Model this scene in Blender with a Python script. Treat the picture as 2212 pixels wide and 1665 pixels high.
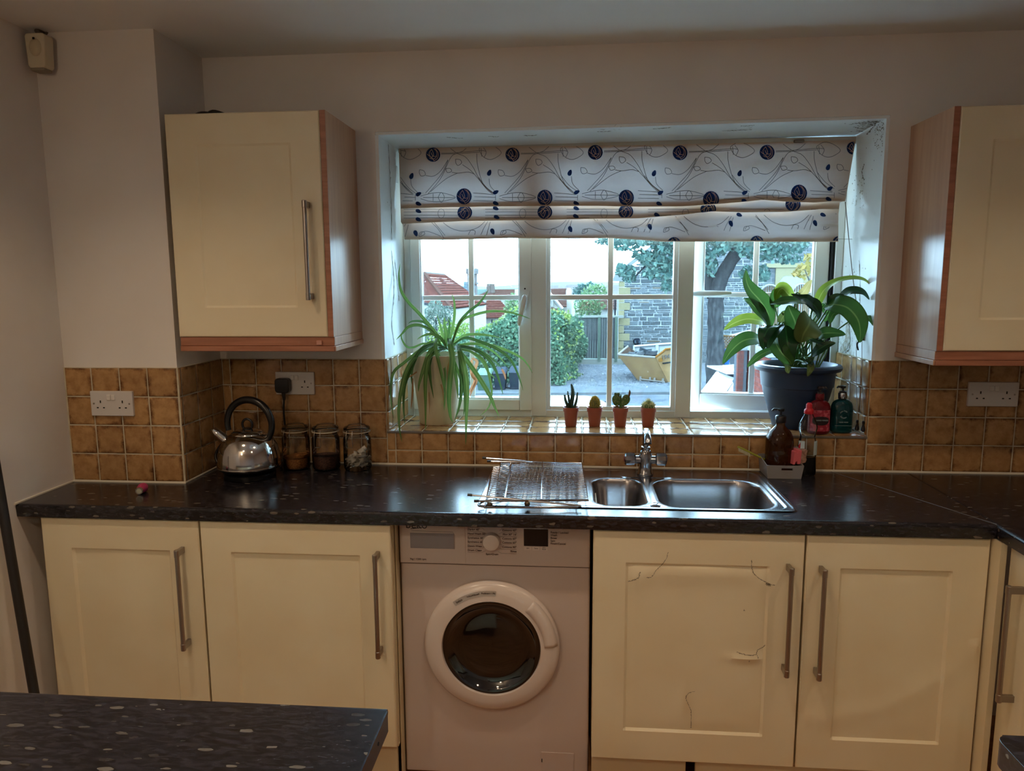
import bpy, bmesh, math, random
import numpy as np
from mathutils import Vector, Matrix, noise

for o in list(bpy.data.objects): bpy.data.objects.remove(o)
SC = bpy.context.scene
COL = SC.collection
PI = math.pi
random.seed(7)
rs = np.random.RandomState(11)

# ------------------------------------------------------------------ camera
CP = Vector((0.3883, -2.6115, 1.582)); FPX = 1566.2
YAW, PITCH, ROLL = 0.0866, 0.1399, -0.0061
def _axes():
    cy, sy, cp, sp = math.cos(YAW), math.sin(YAW), math.cos(PITCH), math.sin(PITCH)
    F = Vector((-sy*cp, cy*cp, -sp)); R = Vector((cy, sy, 0)); U = R.cross(F)
    c, s = math.cos(ROLL), math.sin(ROLL)
    return R*c+U*s, U*c-R*s, F
AR, AU, AF = _axes()
cam_d = bpy.data.cameras.new('camera'); cam = bpy.data.objects.new('camera', cam_d); COL.objects.link(cam)
cam_d.sensor_width = 36; cam_d.lens = FPX*36/2212; cam_d.clip_start = 0.02; cam_d.clip_end = 2000
cam.matrix_world = Matrix(((AR.x, AU.x, -AF.x, CP.x), (AR.y, AU.y, -AF.y, CP.y), (AR.z, AU.z, -AF.z, CP.z), (0, 0, 0, 1)))
SC.camera = cam

# ------------------------------------------------------------------ world and lamps
wd = bpy.data.worlds.new('overcast_sky'); SC.world = wd; wd.use_nodes = True
bg = wd.node_tree.nodes['Background']
bg.inputs[0].default_value = (0.52, 0.79, 1.0, 1); bg.inputs[1].default_value = 28
SC.view_settings.view_transform = 'Standard'; SC.view_settings.look = 'None'
SC.view_settings.gamma = 1; SC.view_settings.use_curve_mapping = False
SC.view_settings.exposure = 0.0
LAMP = (1.0, 0.74, 0.50)
def lamp(name, loc, power, size=0.04, col=LAMP, spot=None, aim=(0, 0, -1)):
    l = bpy.data.lights.new(name, 'SPOT' if spot else 'POINT'); l.energy = power; l.color = col; l.shadow_soft_size = size
    if spot: l.spot_size = math.radians(spot); l.spot_blend = 1.0
    o = bpy.data.objects.new(name, l); COL.objects.link(o); o.location = loc
    o.rotation_euler = Vector(aim).to_track_quat('-Z', 'Y').to_euler(); return o
for lx_ in (-0.80, 0.42, 1.62): lamp('ceiling_downlight', (lx_, -1.12, 2.35), 22, size=.03, spot=125)
lamp('ceiling_downlight', (-0.60, -2.5, 2.35), 15, spot=140, aim=(0, .3, -1))
lamp('ceiling_downlight', (0.95, -2.5, 2.35), 15, spot=140, aim=(0, .3, -1))
lamp('added_fill_light', (-0.9, -3.2, 2.10), 12)  # unseen fill light, added to lift the warm ambient
cy_ = SC.cycles
cy_.max_bounces = 7; cy_.diffuse_bounces = 4; cy_.glossy_bounces = 4; cy_.transmission_bounces = 6
cy_.transparent_max_bounces = 14; cy_.caustics_reflective = False; cy_.caustics_refractive = False
cy_.sample_clamp_indirect = 40.0; cy_.use_denoising = True

# ------------------------------------------------------------------ helpers
def at(u, v, x=None, y=None, z=None):
    D = AF + AR*((u-1106)/FPX) - AU*((v-832.5)/FPX)
    if y is not None: t = (y-CP.y)/D.y
    elif x is not None: t = (x-CP.x)/D.x
    else: t = (z-CP.z)/D.z
    return CP + D*t
def lin(h):
    h = h.lstrip('#'); r = [int(h[i:i+2], 16)/255 for i in (0, 2, 4)]
    return tuple(c/12.92 if c <= .04045 else ((c+.055)/1.055)**2.4 for c in r)+(1,)
def col(c): return lin(c) if isinstance(c, str) else tuple(c)+((1,) if len(c) == 3 else ())
class NT:
    def __init__(s, m): s.t = m.node_tree; s.n = s.t.nodes; s.l = s.t.links; s.b = s.n.get('Principled BSDF'); s.o = s.n.get('Material Output')
    def add(s, k, **kw):
        n = s.n.new(k)
        for a, b in kw.items():
            if a.startswith('i_'): n.inputs[a[2:].replace('_', ' ')].default_value = b
            else: setattr(n, a, b)
        return n
    def link(s, a, b): s.l.new(a, b)
def ramp(nt, fac, stops):
    r = nt.add('ShaderNodeValToRGB'); e = r.color_ramp.elements
    while len(e) < len(stops): e.new(.5)
    for k, (p, c) in enumerate(stops): e[k].position = p; e[k].color = col(c)
    nt.link(fac, r.inputs[0]); return r.outputs[0]
def texco(nt, out='Object', scale=(1, 1, 1)):
    tc = nt.add('ShaderNodeTexCoord'); mp = nt.add('ShaderNodeMapping'); mp.inputs['Scale'].default_value = scale
    nt.link(tc.outputs[out], mp.inputs[0]); return mp.outputs[0]
def nz(nt, vec, scale, detail=3, rough=.5, dist=0):
    n = nt.add('ShaderNodeTexNoise'); n.inputs['Scale'].default_value = scale; n.inputs['Detail'].default_value = detail
    n.inputs['Roughness'].default_value = rough; n.inputs['Distortion'].default_value = dist
    nt.link(vec, n.inputs['Vector']); return n
def bump(nt, h, strength=.1, dist=.002):
    b = nt.add('ShaderNodeBump'); b.inputs['Strength'].default_value = strength; b.inputs['Distance'].default_value = dist
    nt.link(h, b.inputs['Height']); nt.link(b.outputs[0], nt.b.inputs['Normal']); return b
MATS = {}
def mat(name, c, rough=.5, metal=0, c2=None, ns=20, nscale=(1, 1, 1), lo=.4, hi=.6, bmp=0, bs=60, coat=0, spec=None, ior=None, sheen=0, rnd=0):
    if name in MATS: return MATS[name]
    m = bpy.data.materials.new(name); m.use_nodes = True; nt = NT(m); b = nt.b
    b.inputs['Base Color'].default_value = col(c); b.inputs['Roughness'].default_value = rough; b.inputs['Metallic'].default_value = metal
    if coat: b.inputs['Coat Weight'].default_value = coat
    if spec is not None: b.inputs['Specular IOR Level'].default_value = spec
    if ior: b.inputs['IOR'].default_value = ior
    if c2 is not None or bmp:
        v = texco(nt, 'Object', nscale)
    src = None
    if c2 is not None:
        n = nz(nt, v, ns); src = ramp(nt, n.outputs[0], [(lo, c), (hi, c2)])
    if rnd:
        oi = nt.add('ShaderNodeObjectInfo'); h = nt.add('ShaderNodeHueSaturation')
        mr = nt.add('ShaderNodeMapRange'); mr.inputs[3].default_value = 1-rnd; mr.inputs[4].default_value = 1+rnd
        nt.link(oi.outputs['Random'], mr.inputs[0]); nt.link(mr.outputs[0], h.inputs['Value'])
        if src: nt.link(src, h.inputs['Color'])
        else: h.inputs['Color'].default_value = col(c)
        src = h.outputs[0]
    if src: nt.link(src, b.inputs['Base Color'])
    if bmp:
        n2 = nz(nt, v, bs, 4); bump(nt, n2.outputs[0], bmp, .002)
    MATS[name] = m; return m
def glassy(name, tint=(1, 1, 1), refl=1.0, ior=1.5, alpha=1.0, dark=None, rough=0.02):
    """thin glass: transparent + fresnel reflection, optional body colour"""
    m = bpy.data.materials.new(name); m.use_nodes = True; nt = NT(m); nt.n.remove(nt.b)
    tr = nt.add('ShaderNodeBsdfTransparent'); tr.inputs[0].default_value = col(tint)
    base = tr.outputs[0]
    if dark:
        df = nt.add('ShaderNodeBsdfPrincipled'); df.inputs['Base Color'].default_value = col(dark[0]); df.inputs['Roughness'].default_value = .25
        mx0 = nt.add('ShaderNodeMixShader'); mx0.inputs[0].default_value = dark[1]
        nt.link(tr.outputs[0], mx0.inputs[1]); nt.link(df.outputs[0], mx0.inputs[2]); base = mx0.outputs[0]
    gl = nt.add('ShaderNodeBsdfGlossy'); gl.inputs['Roughness'].default_value = rough
    fr = nt.add('ShaderNodeFresnel'); fr.inputs[0].default_value = ior
    mu = nt.add('ShaderNodeMath', operation='MULTIPLY'); mu.inputs[1].default_value = refl; nt.link(fr.outputs[0], mu.inputs[0])
    mx = nt.add('ShaderNodeMixShader'); nt.link(mu.outputs[0], mx.inputs[0]); nt.link(base, mx.inputs[1]); nt.link(gl.outputs[0], mx.inputs[2])
    nt.link(mx.outputs[0], nt.o.inputs[0]); MATS[name] = m; return m

class MB:
    def __init__(s): s.v = []; s.f = []; s.m = []
    def quad(s, *p, mi=0):
        k = len(s.v); s.v += [tuple(q) for q in p]; s.f.append(tuple(range(k, k+len(p)))); s.m.append(mi); return s
    def hexa(s, P, mi=0):
        """8 points: bottom ring 0-3, top ring 4-7"""
        k = len(s.v); s.v += [tuple(q) for q in P]
        for f in ((3, 2, 1, 0), (4, 5, 6, 7), (0, 1, 5, 4), (1, 2, 6, 5), (2, 3, 7, 6), (3, 0, 4, 7)):
            s.f.append(tuple(k+i for i in f)); s.m.append(mi)
        return s
    def box(s, x0, x1, y0, y1, z0, z1, mi=0):
        return s.hexa([(x0, y0, z0), (x1, y0, z0), (x1, y1, z0), (x0, y1, z0), (x0, y0, z1), (x1, y0, z1), (x1, y1, z1), (x0, y1, z1)], mi)
    def obox(s, c, ax, ay, az, mi=0):
        c, ax, ay, az = map(Vector, (c, ax, ay, az))
        return s.hexa([c-ax-ay-az, c+ax-ay-az, c+ax+ay-az, c-ax+ay-az, c-ax-ay+az, c+ax-ay+az, c+ax+ay+az, c-ax+ay+az], mi)
    def lathe(s, prof, c=(0, 0, 0), seg=32, sx=1, sy=1, mi=0, axis='z', cap=True):
        k = len(s.v); c = Vector(c); n = len(prof)
        for r, z in prof:
            for j in range(seg):
                a = 2*PI*j/seg; p = (r*math.cos(a)*sx, r*math.sin(a)*sy, z)
                if axis == 'y': p = (p[0], z, p[1])
                elif axis == 'x': p = (z, p[0], p[1])
                s.v.append(tuple(c+Vector(p)))
        fl = axis == 'y'
        for i in range(n-1):
            for j in range(seg):
                a, b = k+i*seg+j, k+i*seg+(j+1) % seg
                q = (a, b, b+seg, a+seg); s.f.append(q[::-1] if fl else q); s.m.append(mi)
        if cap:
            q = tuple(k+j for j in range(seg)); s.f.append(q if fl else q[::-1]); s.m.append(mi)
            q = tuple(k+(n-1)*seg+j for j in range(seg)); s.f.append(q[::-1] if fl else q); s.m.append(mi)
        return s
    def tube(s, pts, r, seg=8, mi=0, closed=False, flat=1.0, up=None):
        pts = [Vector(p) for p in pts]; n = len(pts); k = len(s.v)
        rr = r if isinstance(r, (list, tuple)) else [r]*n
        ref = Vector(up) if up else None; N = None
        for i in range(n):
            if closed: t = pts[(i+1) % n]-pts[i-1]
            else: t = pts[min(i+1, n-1)]-pts[max(i-1, 0)]
            if t.length < 1e-9: t = Vector((0, 0, 1))
            t.normalize()
            if ref is not None: N = (ref-t*ref.dot(t)).normalized()
            elif N is None:
                a = Vector((0, 0, 1)) if abs(t.z) < .9 else Vector((1, 0, 0)); N = (a-t*a.dot(t)).normalized()
            else: N = (N-t*N.dot(t)).normalized()
            B = t.cross(N)
            for j in range(seg):
                a = 2*PI*j/seg; s.v.append(tuple(pts[i]+N*(math.cos(a)*rr[i]*flat)+B*(math.sin(a)*rr[i])))
        for i in range(n if closed else n-1):
            i2 = (i+1) % n
            for j in range(seg):
                a, b = k+i*seg+j, k+i*seg+(j+1) % seg; c, d = k+i2*seg+(j+1) % seg, k+i2*seg+j
                s.f.append((a, b, c, d)); s.m.append(mi)
        if not closed:
            s.f.append(tuple(k+j for j in range(seg))[::-1]); s.f.append(tuple(k+(n-1)*seg+j for j in range(seg))); s.m += [mi, mi]
        return s
    def bar(s, a, b, r, seg=8, mi=0): return s.tube([a, b], r, seg, mi)
    def grid(s, P, nu, nv, mi=0, flip=False):
        """P(i,j) -> point"""
        k = len(s.v)
        for j in range(nv+1):
            for i in range(nu+1): s.v.append(tuple(P(i, j)))
        for j in range(nv):
            for i in range(nu):
                a = k+j*(nu+1)+i; q = (a, a+1, a+nu+2, a+nu+1); s.f.append(q[::-1] if flip else q); s.m.append(mi)
        return s
    def prism(s, poly, d, mi=0):
        """poly: list of 3D points, extruded by vector d"""
        k = len(s.v); n = len(poly); d = Vector(d)
        s.v += [tuple(p) for p in poly]+[tuple(Vector(p)+d) for p in poly]
        s.f.append(tuple(range(k, k+n))); s.f.append(tuple(range(k+2*n-1, k+n-1, -1))); s.m += [mi, mi]
        for i in range(n):
            j = (i+1) % n; s.f.append((k+j, k+i, k+n+i, k+n+j)); s.m.append(mi)
        return s
    def sphere(s, c, r, seg=16, rings=10, sc=(1, 1, 1), mi=0):
        return s.lathe_s([(r*math.sin(PI*i/rings), -r*math.cos(PI*i/rings)) for i in range(rings+1)], c, seg, sc, mi)
    def lathe_s(s, prof, c, seg, sc, mi):
        k = len(s.v); s.lathe([(max(a, 1e-5), b) for a, b in prof], (0, 0, 0), seg, mi=mi)
        c = Vector(c)
        for i in range(k, len(s.v)):
            p = s.v[i]; s.v[i] = (c.x+p[0]*sc[0], c.y+p[1]*sc[1], c.z+p[2]*sc[2])
        return s
    def build(s, name, m, parent=None, smooth=False, bevel=0, bseg=2, kind=None, fix=True, solid=0, angle=40, uv=None):
        me = bpy.data.meshes.new(name)
        off = wloc(parent) if parent else Vector((0, 0, 0))
        vs = [(p[0]-off.x, p[1]-off.y, p[2]-off.z) for p in s.v]
        me.from_pydata(vs, [], s.f)
        ms = m if isinstance(m, (list, tuple)) else [m]
        for q in ms: me.materials.append(q)
        if len(ms) > 1: me.polygons.foreach_set('material_index', s.m)
        if fix:
            b = bmesh.new(); b.from_mesh(me); bmesh.ops.recalc_face_normals(b, faces=b.faces); b.to_mesh(me); b.free()
        if smooth:
            me.polygons.foreach_set('use_smooth', [True]*len(me.polygons))
            if angle: me.set_sharp_from_angle(angle=math.radians(angle))
        me.update()
        o = bpy.data.objects.new(name, me); COL.objects.link(o)
        if parent: o.parent = parent
        if bevel:
            w = o.modifiers.new('bevel', 'BEVEL'); w.width = bevel; w.segments = bseg; w.limit_method = 'ANGLE'; w.angle_limit = .6
            me.polygons.foreach_set('use_smooth', [True]*len(me.polygons)); w.harden_normals = True
        if solid:
            w = o.modifiers.new('solid', 'SOLIDIFY'); w.thickness = solid; w.offset = 0
        if kind: o['kind'] = kind
        return o
def wloc(o):
    p = Vector(o.location)
    while o.parent: o = o.parent; p += Vector(o.location)
    return p
def tag(o, label, cat, group=None):
    o['label'] = label; o['category'] = cat
    if group: o['group'] = group
    return o
def thing(name, label, cat, loc=(0, 0, 0), group=None):
    o = bpy.data.objects.new(name, None); COL.objects.link(o); o.location = loc; o.empty_display_size = .05
    return tag(o, label, cat, group)
def struct(o): o['kind'] = 'structure'; return o
def copy_tree(o, parent=None):
    c = o.copy(); COL.objects.link(c); c.parent = parent
    for ch in list(o.children): copy_tree(ch, c)
    return c
def crom(P, n=8, closed=False):
    P = [Vector(p) for p in P]; out = []; N = len(P)
    for i in range(N if closed else N-1):
        if closed: a, b, c, d = P[i-1], P[i], P[(i+1) % N], P[(i+2) % N]
        else: a, b, c, d = P[max(i-1, 0)], P[i], P[i+1], P[min(i+2, N-1)]
        for k in range(n):
            t = k/n; out.append(.5*((2*b)+(c-a)*t+(2*a-5*b+4*c-d)*t*t+(3*b-a-3*c+d)*t**3))
    if not closed: out.append(P[-1])
    return out
def text(name, body, size, loc, rot, m, parent, align='CENTER', ext=.0004, sx=1.0):
    c = bpy.data.curves.new(name, 'FONT'); c.body = body; c.size = size; c.extrude = ext; c.align_x = align; c.align_y = 'CENTER'
    o = bpy.data.objects.new(name, c); COL.objects.link(o); o.select_set(False)
    me = bpy.data.meshes.new_from_object(o); bpy.data.objects.remove(o); bpy.data.curves.remove(c); me.materials.clear(); me.materials.append(m)
    o = bpy.data.objects.new(name, me); COL.objects.link(o)
    o.parent = parent; o.location = Vector(loc)-wloc(parent) if parent else loc; o.rotation_euler = rot; o.scale = (sx, 1, 1); return o
RF = (PI/2, 0, 0)
# ------------------------------------------------------------------ materials for the room
def paint(name, c, c2, bmp=.05):
    return mat(name, c, .6, c2=c2, ns=3, lo=.35, hi=.65, bmp=bmp, bs=90, spec=.3)
M_wall = paint('wall_paint', '#e6e0d9', '#dfd8d0')
M_ceil = paint('ceiling_paint', '#f0f0ee', '#ebebe8')
M_upvc = mat('white_upvc', '#dfe3e2', .25, coat=.3)
M_cream = mat('cream_vinyl', '#e9dcbc', .38, c2='#e5d6b4', ns=4, spec=.45, bmp=.02, bs=200)
M_carc = mat('cream_carcass', '#d6c6a4', .5)
M_beech = mat('beech_veneer', '#c39676', .28, c2='#b4876a', ns=6, nscale=(8, 8, .6), lo=.35, hi=.7, spec=.35)
M_edge = mat('salmon_wood_edge', '#ac7358', .4, c2='#9c664c', ns=10, nscale=(.6, 8, 8))
M_white = mat('white_plastic', '#dedbd6', .35)
M_wm = mat('white_enamel', '#c9b9b0', .3, spec=.4)
M_wm2 = mat('white_door_plastic', '#d8cbc2', .22)
M_black = mat('black_plastic', '#0b0c10', .3)
M_dark = mat('dark_gap', '#050506', .8)
M_chrome = mat('chrome', '#9da0a5', .13, 1)
M_steel = mat('brushed_steel', '#a6a09a', .3, 1)
M_mirror = mat('polished_steel', '#c9c6c2', .1, 1)
M_sink = mat('sink_steel', '#9c9b9d', .24, 1, bmp=.03, bs=300)
M_grout = mat('grout', '#c9bfa6', .75, c2='#b9ad92', ns=30)
M_caulk = mat('white_sealant', '#d8d2c2', .4)
M_glass = glassy('window_glass', (.94, .97, .98), .9)
def dust_and_haze(m):  # dust specks, plus a faint even film that puts haze into the pane
    nt = NT(m); out = nt.o.inputs[0].links[0].from_socket; df = nt.add('ShaderNodeBsdfDiffuse'); df.inputs[0].default_value = (.8, .8, .8, 1)
    tl = nt.add('ShaderNodeBsdfTranslucent'); tl.inputs[0].default_value = (.8, .8, .8, 1); a = nt.add('ShaderNodeAddShader'); nt.link(df.outputs[0], a.inputs[0]); nt.link(tl.outputs[0], a.inputs[1])
    v = nt.add('ShaderNodeTexCoord').outputs['Object']; n = nz(nt, v, 150, 2); r = ramp(nt, n.outputs[0], [(.0, (.002, .002, .002)), (.72, (.002, .002, .002)), (.78, (.10, .10, .10))])
    mx = nt.add('ShaderNodeMixShader'); nt.link(r, mx.inputs[0]); nt.link(out, mx.inputs[1]); nt.link(tl.outputs[0], mx.inputs[2]); nt.link(mx.outputs[0], nt.o.inputs[0])
dust_and_haze(M_glass)
M_jar = glassy('jar_glass', (.97, .98, .98), 1.2, 1.4)
# reveal: white gloss with mould specks and flaking patches
def reveal_mat():
    m = mat('reveal_paint', '#e3e8e8', .4); nt = NT(m); v = texco(nt, 'Object')
    n1 = nz(nt, v, 2.6, 2); n2 = nz(nt, v, 34, 8, .72, 1.2)
    a = nt.add('ShaderNodeMath', operation='MULTIPLY_ADD'); nt.link(n1.outputs[0], a.inputs[0]); a.inputs[1].default_value = .9; nt.link(n2.outputs[0], a.inputs[2])
    mrr = nt.add('ShaderNodeMapRange'); nt.link(a.outputs[0], mrr.inputs[0]); mrr.inputs[1].default_value = 1.16; mrr.inputs[2].default_value = 1.24
    mxx = nt.add('ShaderNodeMix', data_type='RGBA'); nt.link(mrr.outputs[0], mxx.inputs[0]); mxx.inputs[6].default_value = lin('#e6ebeb'); mxx.inputs[7].default_value = lin('#8d8470')
    nt.link(mxx.outputs[2], nt.b.inputs['Base Color']); bump(nt, n1.outputs[0], .3, .01); return m
M_reveal = reveal_mat()
# rustic glazed tile, mottled ochre, browner at its own edges
def tile_mat(name, ca, cb, ce, rough):
    m = mat(name, ca, rough, coat=.0, spec=.28); nt = NT(m)
    v = texco(nt, 'Object'); oi = nt.add('ShaderNodeObjectInfo')
    ad = nt.add('ShaderNodeVectorMath', operation='ADD'); nt.link(v, ad.inputs[0])
    sc = nt.add('ShaderNodeMath', operation='MULTIPLY'); sc.inputs[1].default_value = 37.; nt.link(oi.outputs['Random'], sc.inputs[0]); nt.link(sc.outputs[0], ad.inputs[1])
    n1 = nz(nt, ad.outputs[0], 30, 5, .65); c1 = ramp(nt, n1.outputs[0], [(.32, cb), (.62, ca)])
    # distance to the edge in the tile's own plane (tiles are centred on their origin)
    sp = nt.add('ShaderNodeSeparateXYZ'); nt.link(texco(nt, 'Object'), sp.inputs[0])
    mx = None
    for k in range(3):
        ab = nt.add('ShaderNodeMath', operation='ABSOLUTE'); nt.link(sp.outputs[k], ab.inputs[0])
        if mx is None: mx = ab.outputs[0]
        else:
            q = nt.add('ShaderNodeMath', operation='MAXIMUM'); nt.link(mx, q.inputs[0]); nt.link(ab.outputs[0], q.inputs[1]); mx = q.outputs[0]
    n2 = nz(nt, ad.outputs[0], 22, 4, .7)
    q = nt.add('ShaderNodeMath', operation='MULTIPLY_ADD'); nt.link(n2.outputs[0], q.inputs[0]); q.inputs[1].default_value = .055; nt.link(mx, q.inputs[2])
    mr = nt.add('ShaderNodeMapRange'); nt.link(q.outputs[0], mr.inputs[0]); mr.inputs[1].default_value = .066; mr.inputs[2].default_value = .082
    mix = nt.add('ShaderNodeMix', data_type='RGBA'); nt.link(mr.outputs[0], mix.inputs[0]); nt.link(c1, mix.inputs[6]); mix.inputs[7].default_value = col(ce)
    h = nt.add('ShaderNodeHueSaturation'); r2 = nt.add('ShaderNodeMapRange'); r2.inputs[3].default_value = .88; r2.inputs[4].default_value = 1.1
    nt.link(oi.outputs['Random'], r2.inputs[0]); nt.link(r2.outputs[0], h.inputs['Value']); nt.link(mix.outputs[2], h.inputs['Color'])
    nt.link(h.outputs[0], nt.b.inputs['Base Color']); n3 = nz(nt, ad.outputs[0], 12, 2); bump(nt, n3.outputs[0], .35, .004); return m
M_tile = tile_mat('ochre_tile', '#b68e5d', '#987048', '#55351f', .16)
# dark laminate with pale flecks
def laminate(name, s=1.0):
    m = mat(name, '#17151b', .24, spec=.6); nt = NT(m); v = texco(nt, 'Object', (1, 2.9, 2.9))
    rot = nt.n[-1]; rot.inputs['Rotation'].default_value = (0, 0, .5)
    n1 = nz(nt, v, 45*s, 4, .65, .6); c1 = ramp(nt, n1.outputs[0], [(.44, '#0d0d12'), (.66, '#302e35')])
    vo = nt.add('ShaderNodeTexVoronoi'); vo.inputs['Scale'].default_value = 30*s; nt.link(v, vo.inputs['Vector'])
    n2 = nz(nt, v, 60*s, 2); s1 = nt.add('ShaderNodeMath', operation='MULTIPLY_ADD'); nt.link(n2.outputs[0], s1.inputs[0]); s1.inputs[1].default_value = .5; nt.link(vo.outputs['Distance'], s1.inputs[2])
    sepc = nt.add('ShaderNodeSeparateColor'); nt.link(vo.outputs['Color'], sepc.inputs[0])
    th = nt.add('ShaderNodeMath', operation='MULTIPLY'); nt.link(sepc.outputs[0], th.inputs[0]); th.inputs[1].default_value = .63
    lt = nt.add('ShaderNodeMath', operation='LESS_THAN'); nt.link(s1.outputs[0], lt.inputs[0]); nt.link(th.outputs[0], lt.inputs[1])
    fc = ramp(nt, sepc.outputs[1], [(.2, '#2c292a'), (.95, '#6e685f')])
    mix = nt.add('ShaderNodeMix', data_type='RGBA'); nt.link(lt.outputs[0], mix.inputs[0]); nt.link(c1, mix.inputs[6]); nt.link(fc, mix.inputs[7])
    nt.link(mix.outputs[2], nt.b.inputs['Base Color']); n4 = nz(nt, v, 160, 2); bump(nt, n4.outputs[0], .04, .001); return m
M_lam = laminate('dark_laminate')
M_floor = mat('orange_wood_floor', '#b98458', .35, c2='#9c6b42', ns=4, nscale=(1, 8, 1))

# ------------------------------------------------------------------ setting
X0, X1 = -1.34, 3.0            # left wall face, right wall face
ZC = 2.382; ZW = .912; TP = .0992
OX0, OX1 = -.307, 1.418        # window opening
OZB = 1.034
XP, YP = -.9387, -.3017        # corner of the boxed-out pier at the left
YB = -4.6
REV = .37
struct(MB().box(X0-.1, X1+.1, YB-.1, REV, -.05, 0).build('floor', M_floor))
struct(MB().box(X0-.1, X1+.1, YB-.1, REV, ZC, ZC+.05).build('ceiling', M_ceil))
struct(MB().box(X0-.1, X0, YB, REV, 0, ZC).build('wall_left', M_wall))
struct(MB().box(X1, X1+.1, YB, REV, 0, ZC).build('wall_right', M_wall))
struct(MB().box(X0-.1, X1+.1, YB-.1, YB, 0, ZC).build('wall_rear', M_wall))
pier = struct(MB().box(X0, XP, YP, -.0001, 0, ZC).build('wall_pier', M_wall))
w = MB()
w.box(X0, OX0-.012, 0, REV, 0, ZC); w.box(OX1+.012, X1, 0, REV, 0, ZC)
w.box(OX0-.012, OX1+.012, 0, REV, 0, OZB-.012)
zl, zr = 2.103, 2.117
w.hexa([(OX0-.012, 0, zl+.012), (OX1+.012, 0, zr+.012), (OX1+.012, REV, zr+.012), (OX0-.012, REV, zl+.012), (OX0-.012, 0, ZC), (OX1+.012, 0, ZC), (OX1+.012, REV, ZC), (OX0-.012, REV, ZC)])
wallb = struct(w.build('wall_back', M_wall))
r = MB()
r.hexa([(OX0-.012, -.0015, zl), (OX1+.012, -.0015, zr), (OX1+.012, REV, zr), (OX0-.012, REV, zl), (OX0-.012, -.0015, zl+.012), (OX1+.012, -.0015, zr+.012), (OX1+.012, REV, zr+.012), (OX0-.012, REV, zl+.012)])
soff = r.build('soffit', M_reveal, wallb, bevel=.003)
rl_ = MB().box(OX0-.012, OX0, -.0015, REV, OZB, zl).build('reveal', M_reveal, wallb)
rr_ = MB().box(OX1, OX1+.012, -.0015, REV, OZB, zr).build('reveal', M_reveal, wallb)
# damp cracks and flaking on the reveals: raised curls of paint with a dark split
M_crack = mat('dark_crack', '#5b5344', .9, c2='#8a8170', ns=80)
M_flake = mat('flaking_paint', '#c9ccc8', .7, c2='#a49c88', ns=60, bmp=.6, bs=120)
def crack(parent, name, pts, wd, n, seed=0):
    R = random.Random(seed); m = MB(); n = Vector(n)
    P = crom(pts, 10); L = []; Rr = []
    for i, p in enumerate(P):
        t = (P[min(i+1, len(P)-1)]-P[max(i-1, 0)]).normalized(); s = t.cross(n).normalized()
        k = wd*(.25+R.random()*1.1)*(1 if 0 < i < len(P)-1 else .1)
        j = s*(R.random()-.5)*wd*2.2
        L.append(p+j+s*k+n*.0008); Rr.append(p+j-s*k+n*.0008)
    m.grid(lambda i, j: (L if j else Rr)[i], len(P)-1, 1); return m.build(name, M_crack, parent, fix=False)
def rp(u, v, x): return at(u, v, x=x)
for k, pl in enumerate([[(845, 540), (851, 600), (850, 650), (846, 700), (852, 745)], [(838, 310), (842, 380), (845, 450), (846, 520)], [(852, 560), (858, 610), (862, 650)]]):
    crack(rl_, 'crack', [rp(u, v, OX0+.0005) for u, v in pl], .003, (1, 0, 0), k)
for k, pl in enumerate([[(1868, 355), (1862, 372), (1868, 388)], [(1838, 690), (1832, 720), (1836, 750), (1826, 762)], [(1892, 268), (1880, 282), (1872, 290)], [(1856, 560), (1858, 620), (1857, 660)]]):
    crack(rr_, 'crack', [rp(u, v, OX1-.0005) for u, v in pl], .003, (-1, 0, 0), k+5)
for k, (a, b) in enumerate([((965, 290), (1000, 293)), ((1055, 289), (1078, 290)), ((1130, 288), (1160, 287)), ((1410, 276), (1450, 273)), ((1560, 281), (1625, 279)), ((1600, 271), (1630, 270)), ((1840, 268), (1900, 264)), ((1850, 284), (1884, 286)), ((1846, 276), (1872, 280)), ((1290, 281), (1320, 280))]):
    pa, pb = at(a[0], a[1], z=zr-.004), at(b[0], b[1], z=zr-.004)
    pa.z = zl+(zr-zl)*(pa.x-OX0)/(OX1-OX0)-.0008; pb.z = zl+(zr-zl)*(pb.x-OX0)/(OX1-OX0)-.0008
    crack(soff, 'crack', [pa, (pa+pb)/2+Vector((0, .006, 0)), pb], .0035, (0, 0, -1), k+20)
R_ = random.Random(31); sm_ = MB()
for k in range(150):
    x = OX1-.004-abs(R_.gauss(0, .035)); y = .02+abs(R_.gauss(0, .07)); z = zl+(zr-zl)*(x-OX0)/(OX1-OX0)-.0007; s = R_.uniform(.0008, .0035)
    sm_.quad((x-s, y-s*.6, z), (x+s*.8, y-s, z), (x+s, y+s*.9, z), (x-s*.7, y+s, z))
sm_.build('mould_specks', M_crack, soff, fix=False)['kind'] = 'stuff'
sm_ = MB()
for k in range(170):
    if k < 90: y = .015+abs(R_.gauss(0, .05)); z = zr-.004-abs(R_.gauss(0, .05))
    else: y = .20+R_.gauss(0, .035); z = R_.choice([1.95, 1.9, 1.6, 1.42])+R_.gauss(0, .03)
    s = R_.uniform(.0008, .003); sm_.quad((OX1-.0006, y-s, z-s), (OX1-.0006, y+s*.8, z-s*.7), (OX1-.0006, y+s, z+s), (OX1-.0006, y-s*.6, z+s*.9))
sm_.build('mould_specks', M_crack, rr_, fix=False)['kind'] = 'stuff'
m = MB(); P = [rp(u, v, OX1-.001) for u, v in [(1831, 688), (1834, 700), (1837, 735), (1830, 752), (1817, 764), (1816, 750), (1826, 735), (1828, 705)]]
m.prism(P, (-.0012, 0, 0)); m.build('flake', M_flake, rr_)

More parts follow.
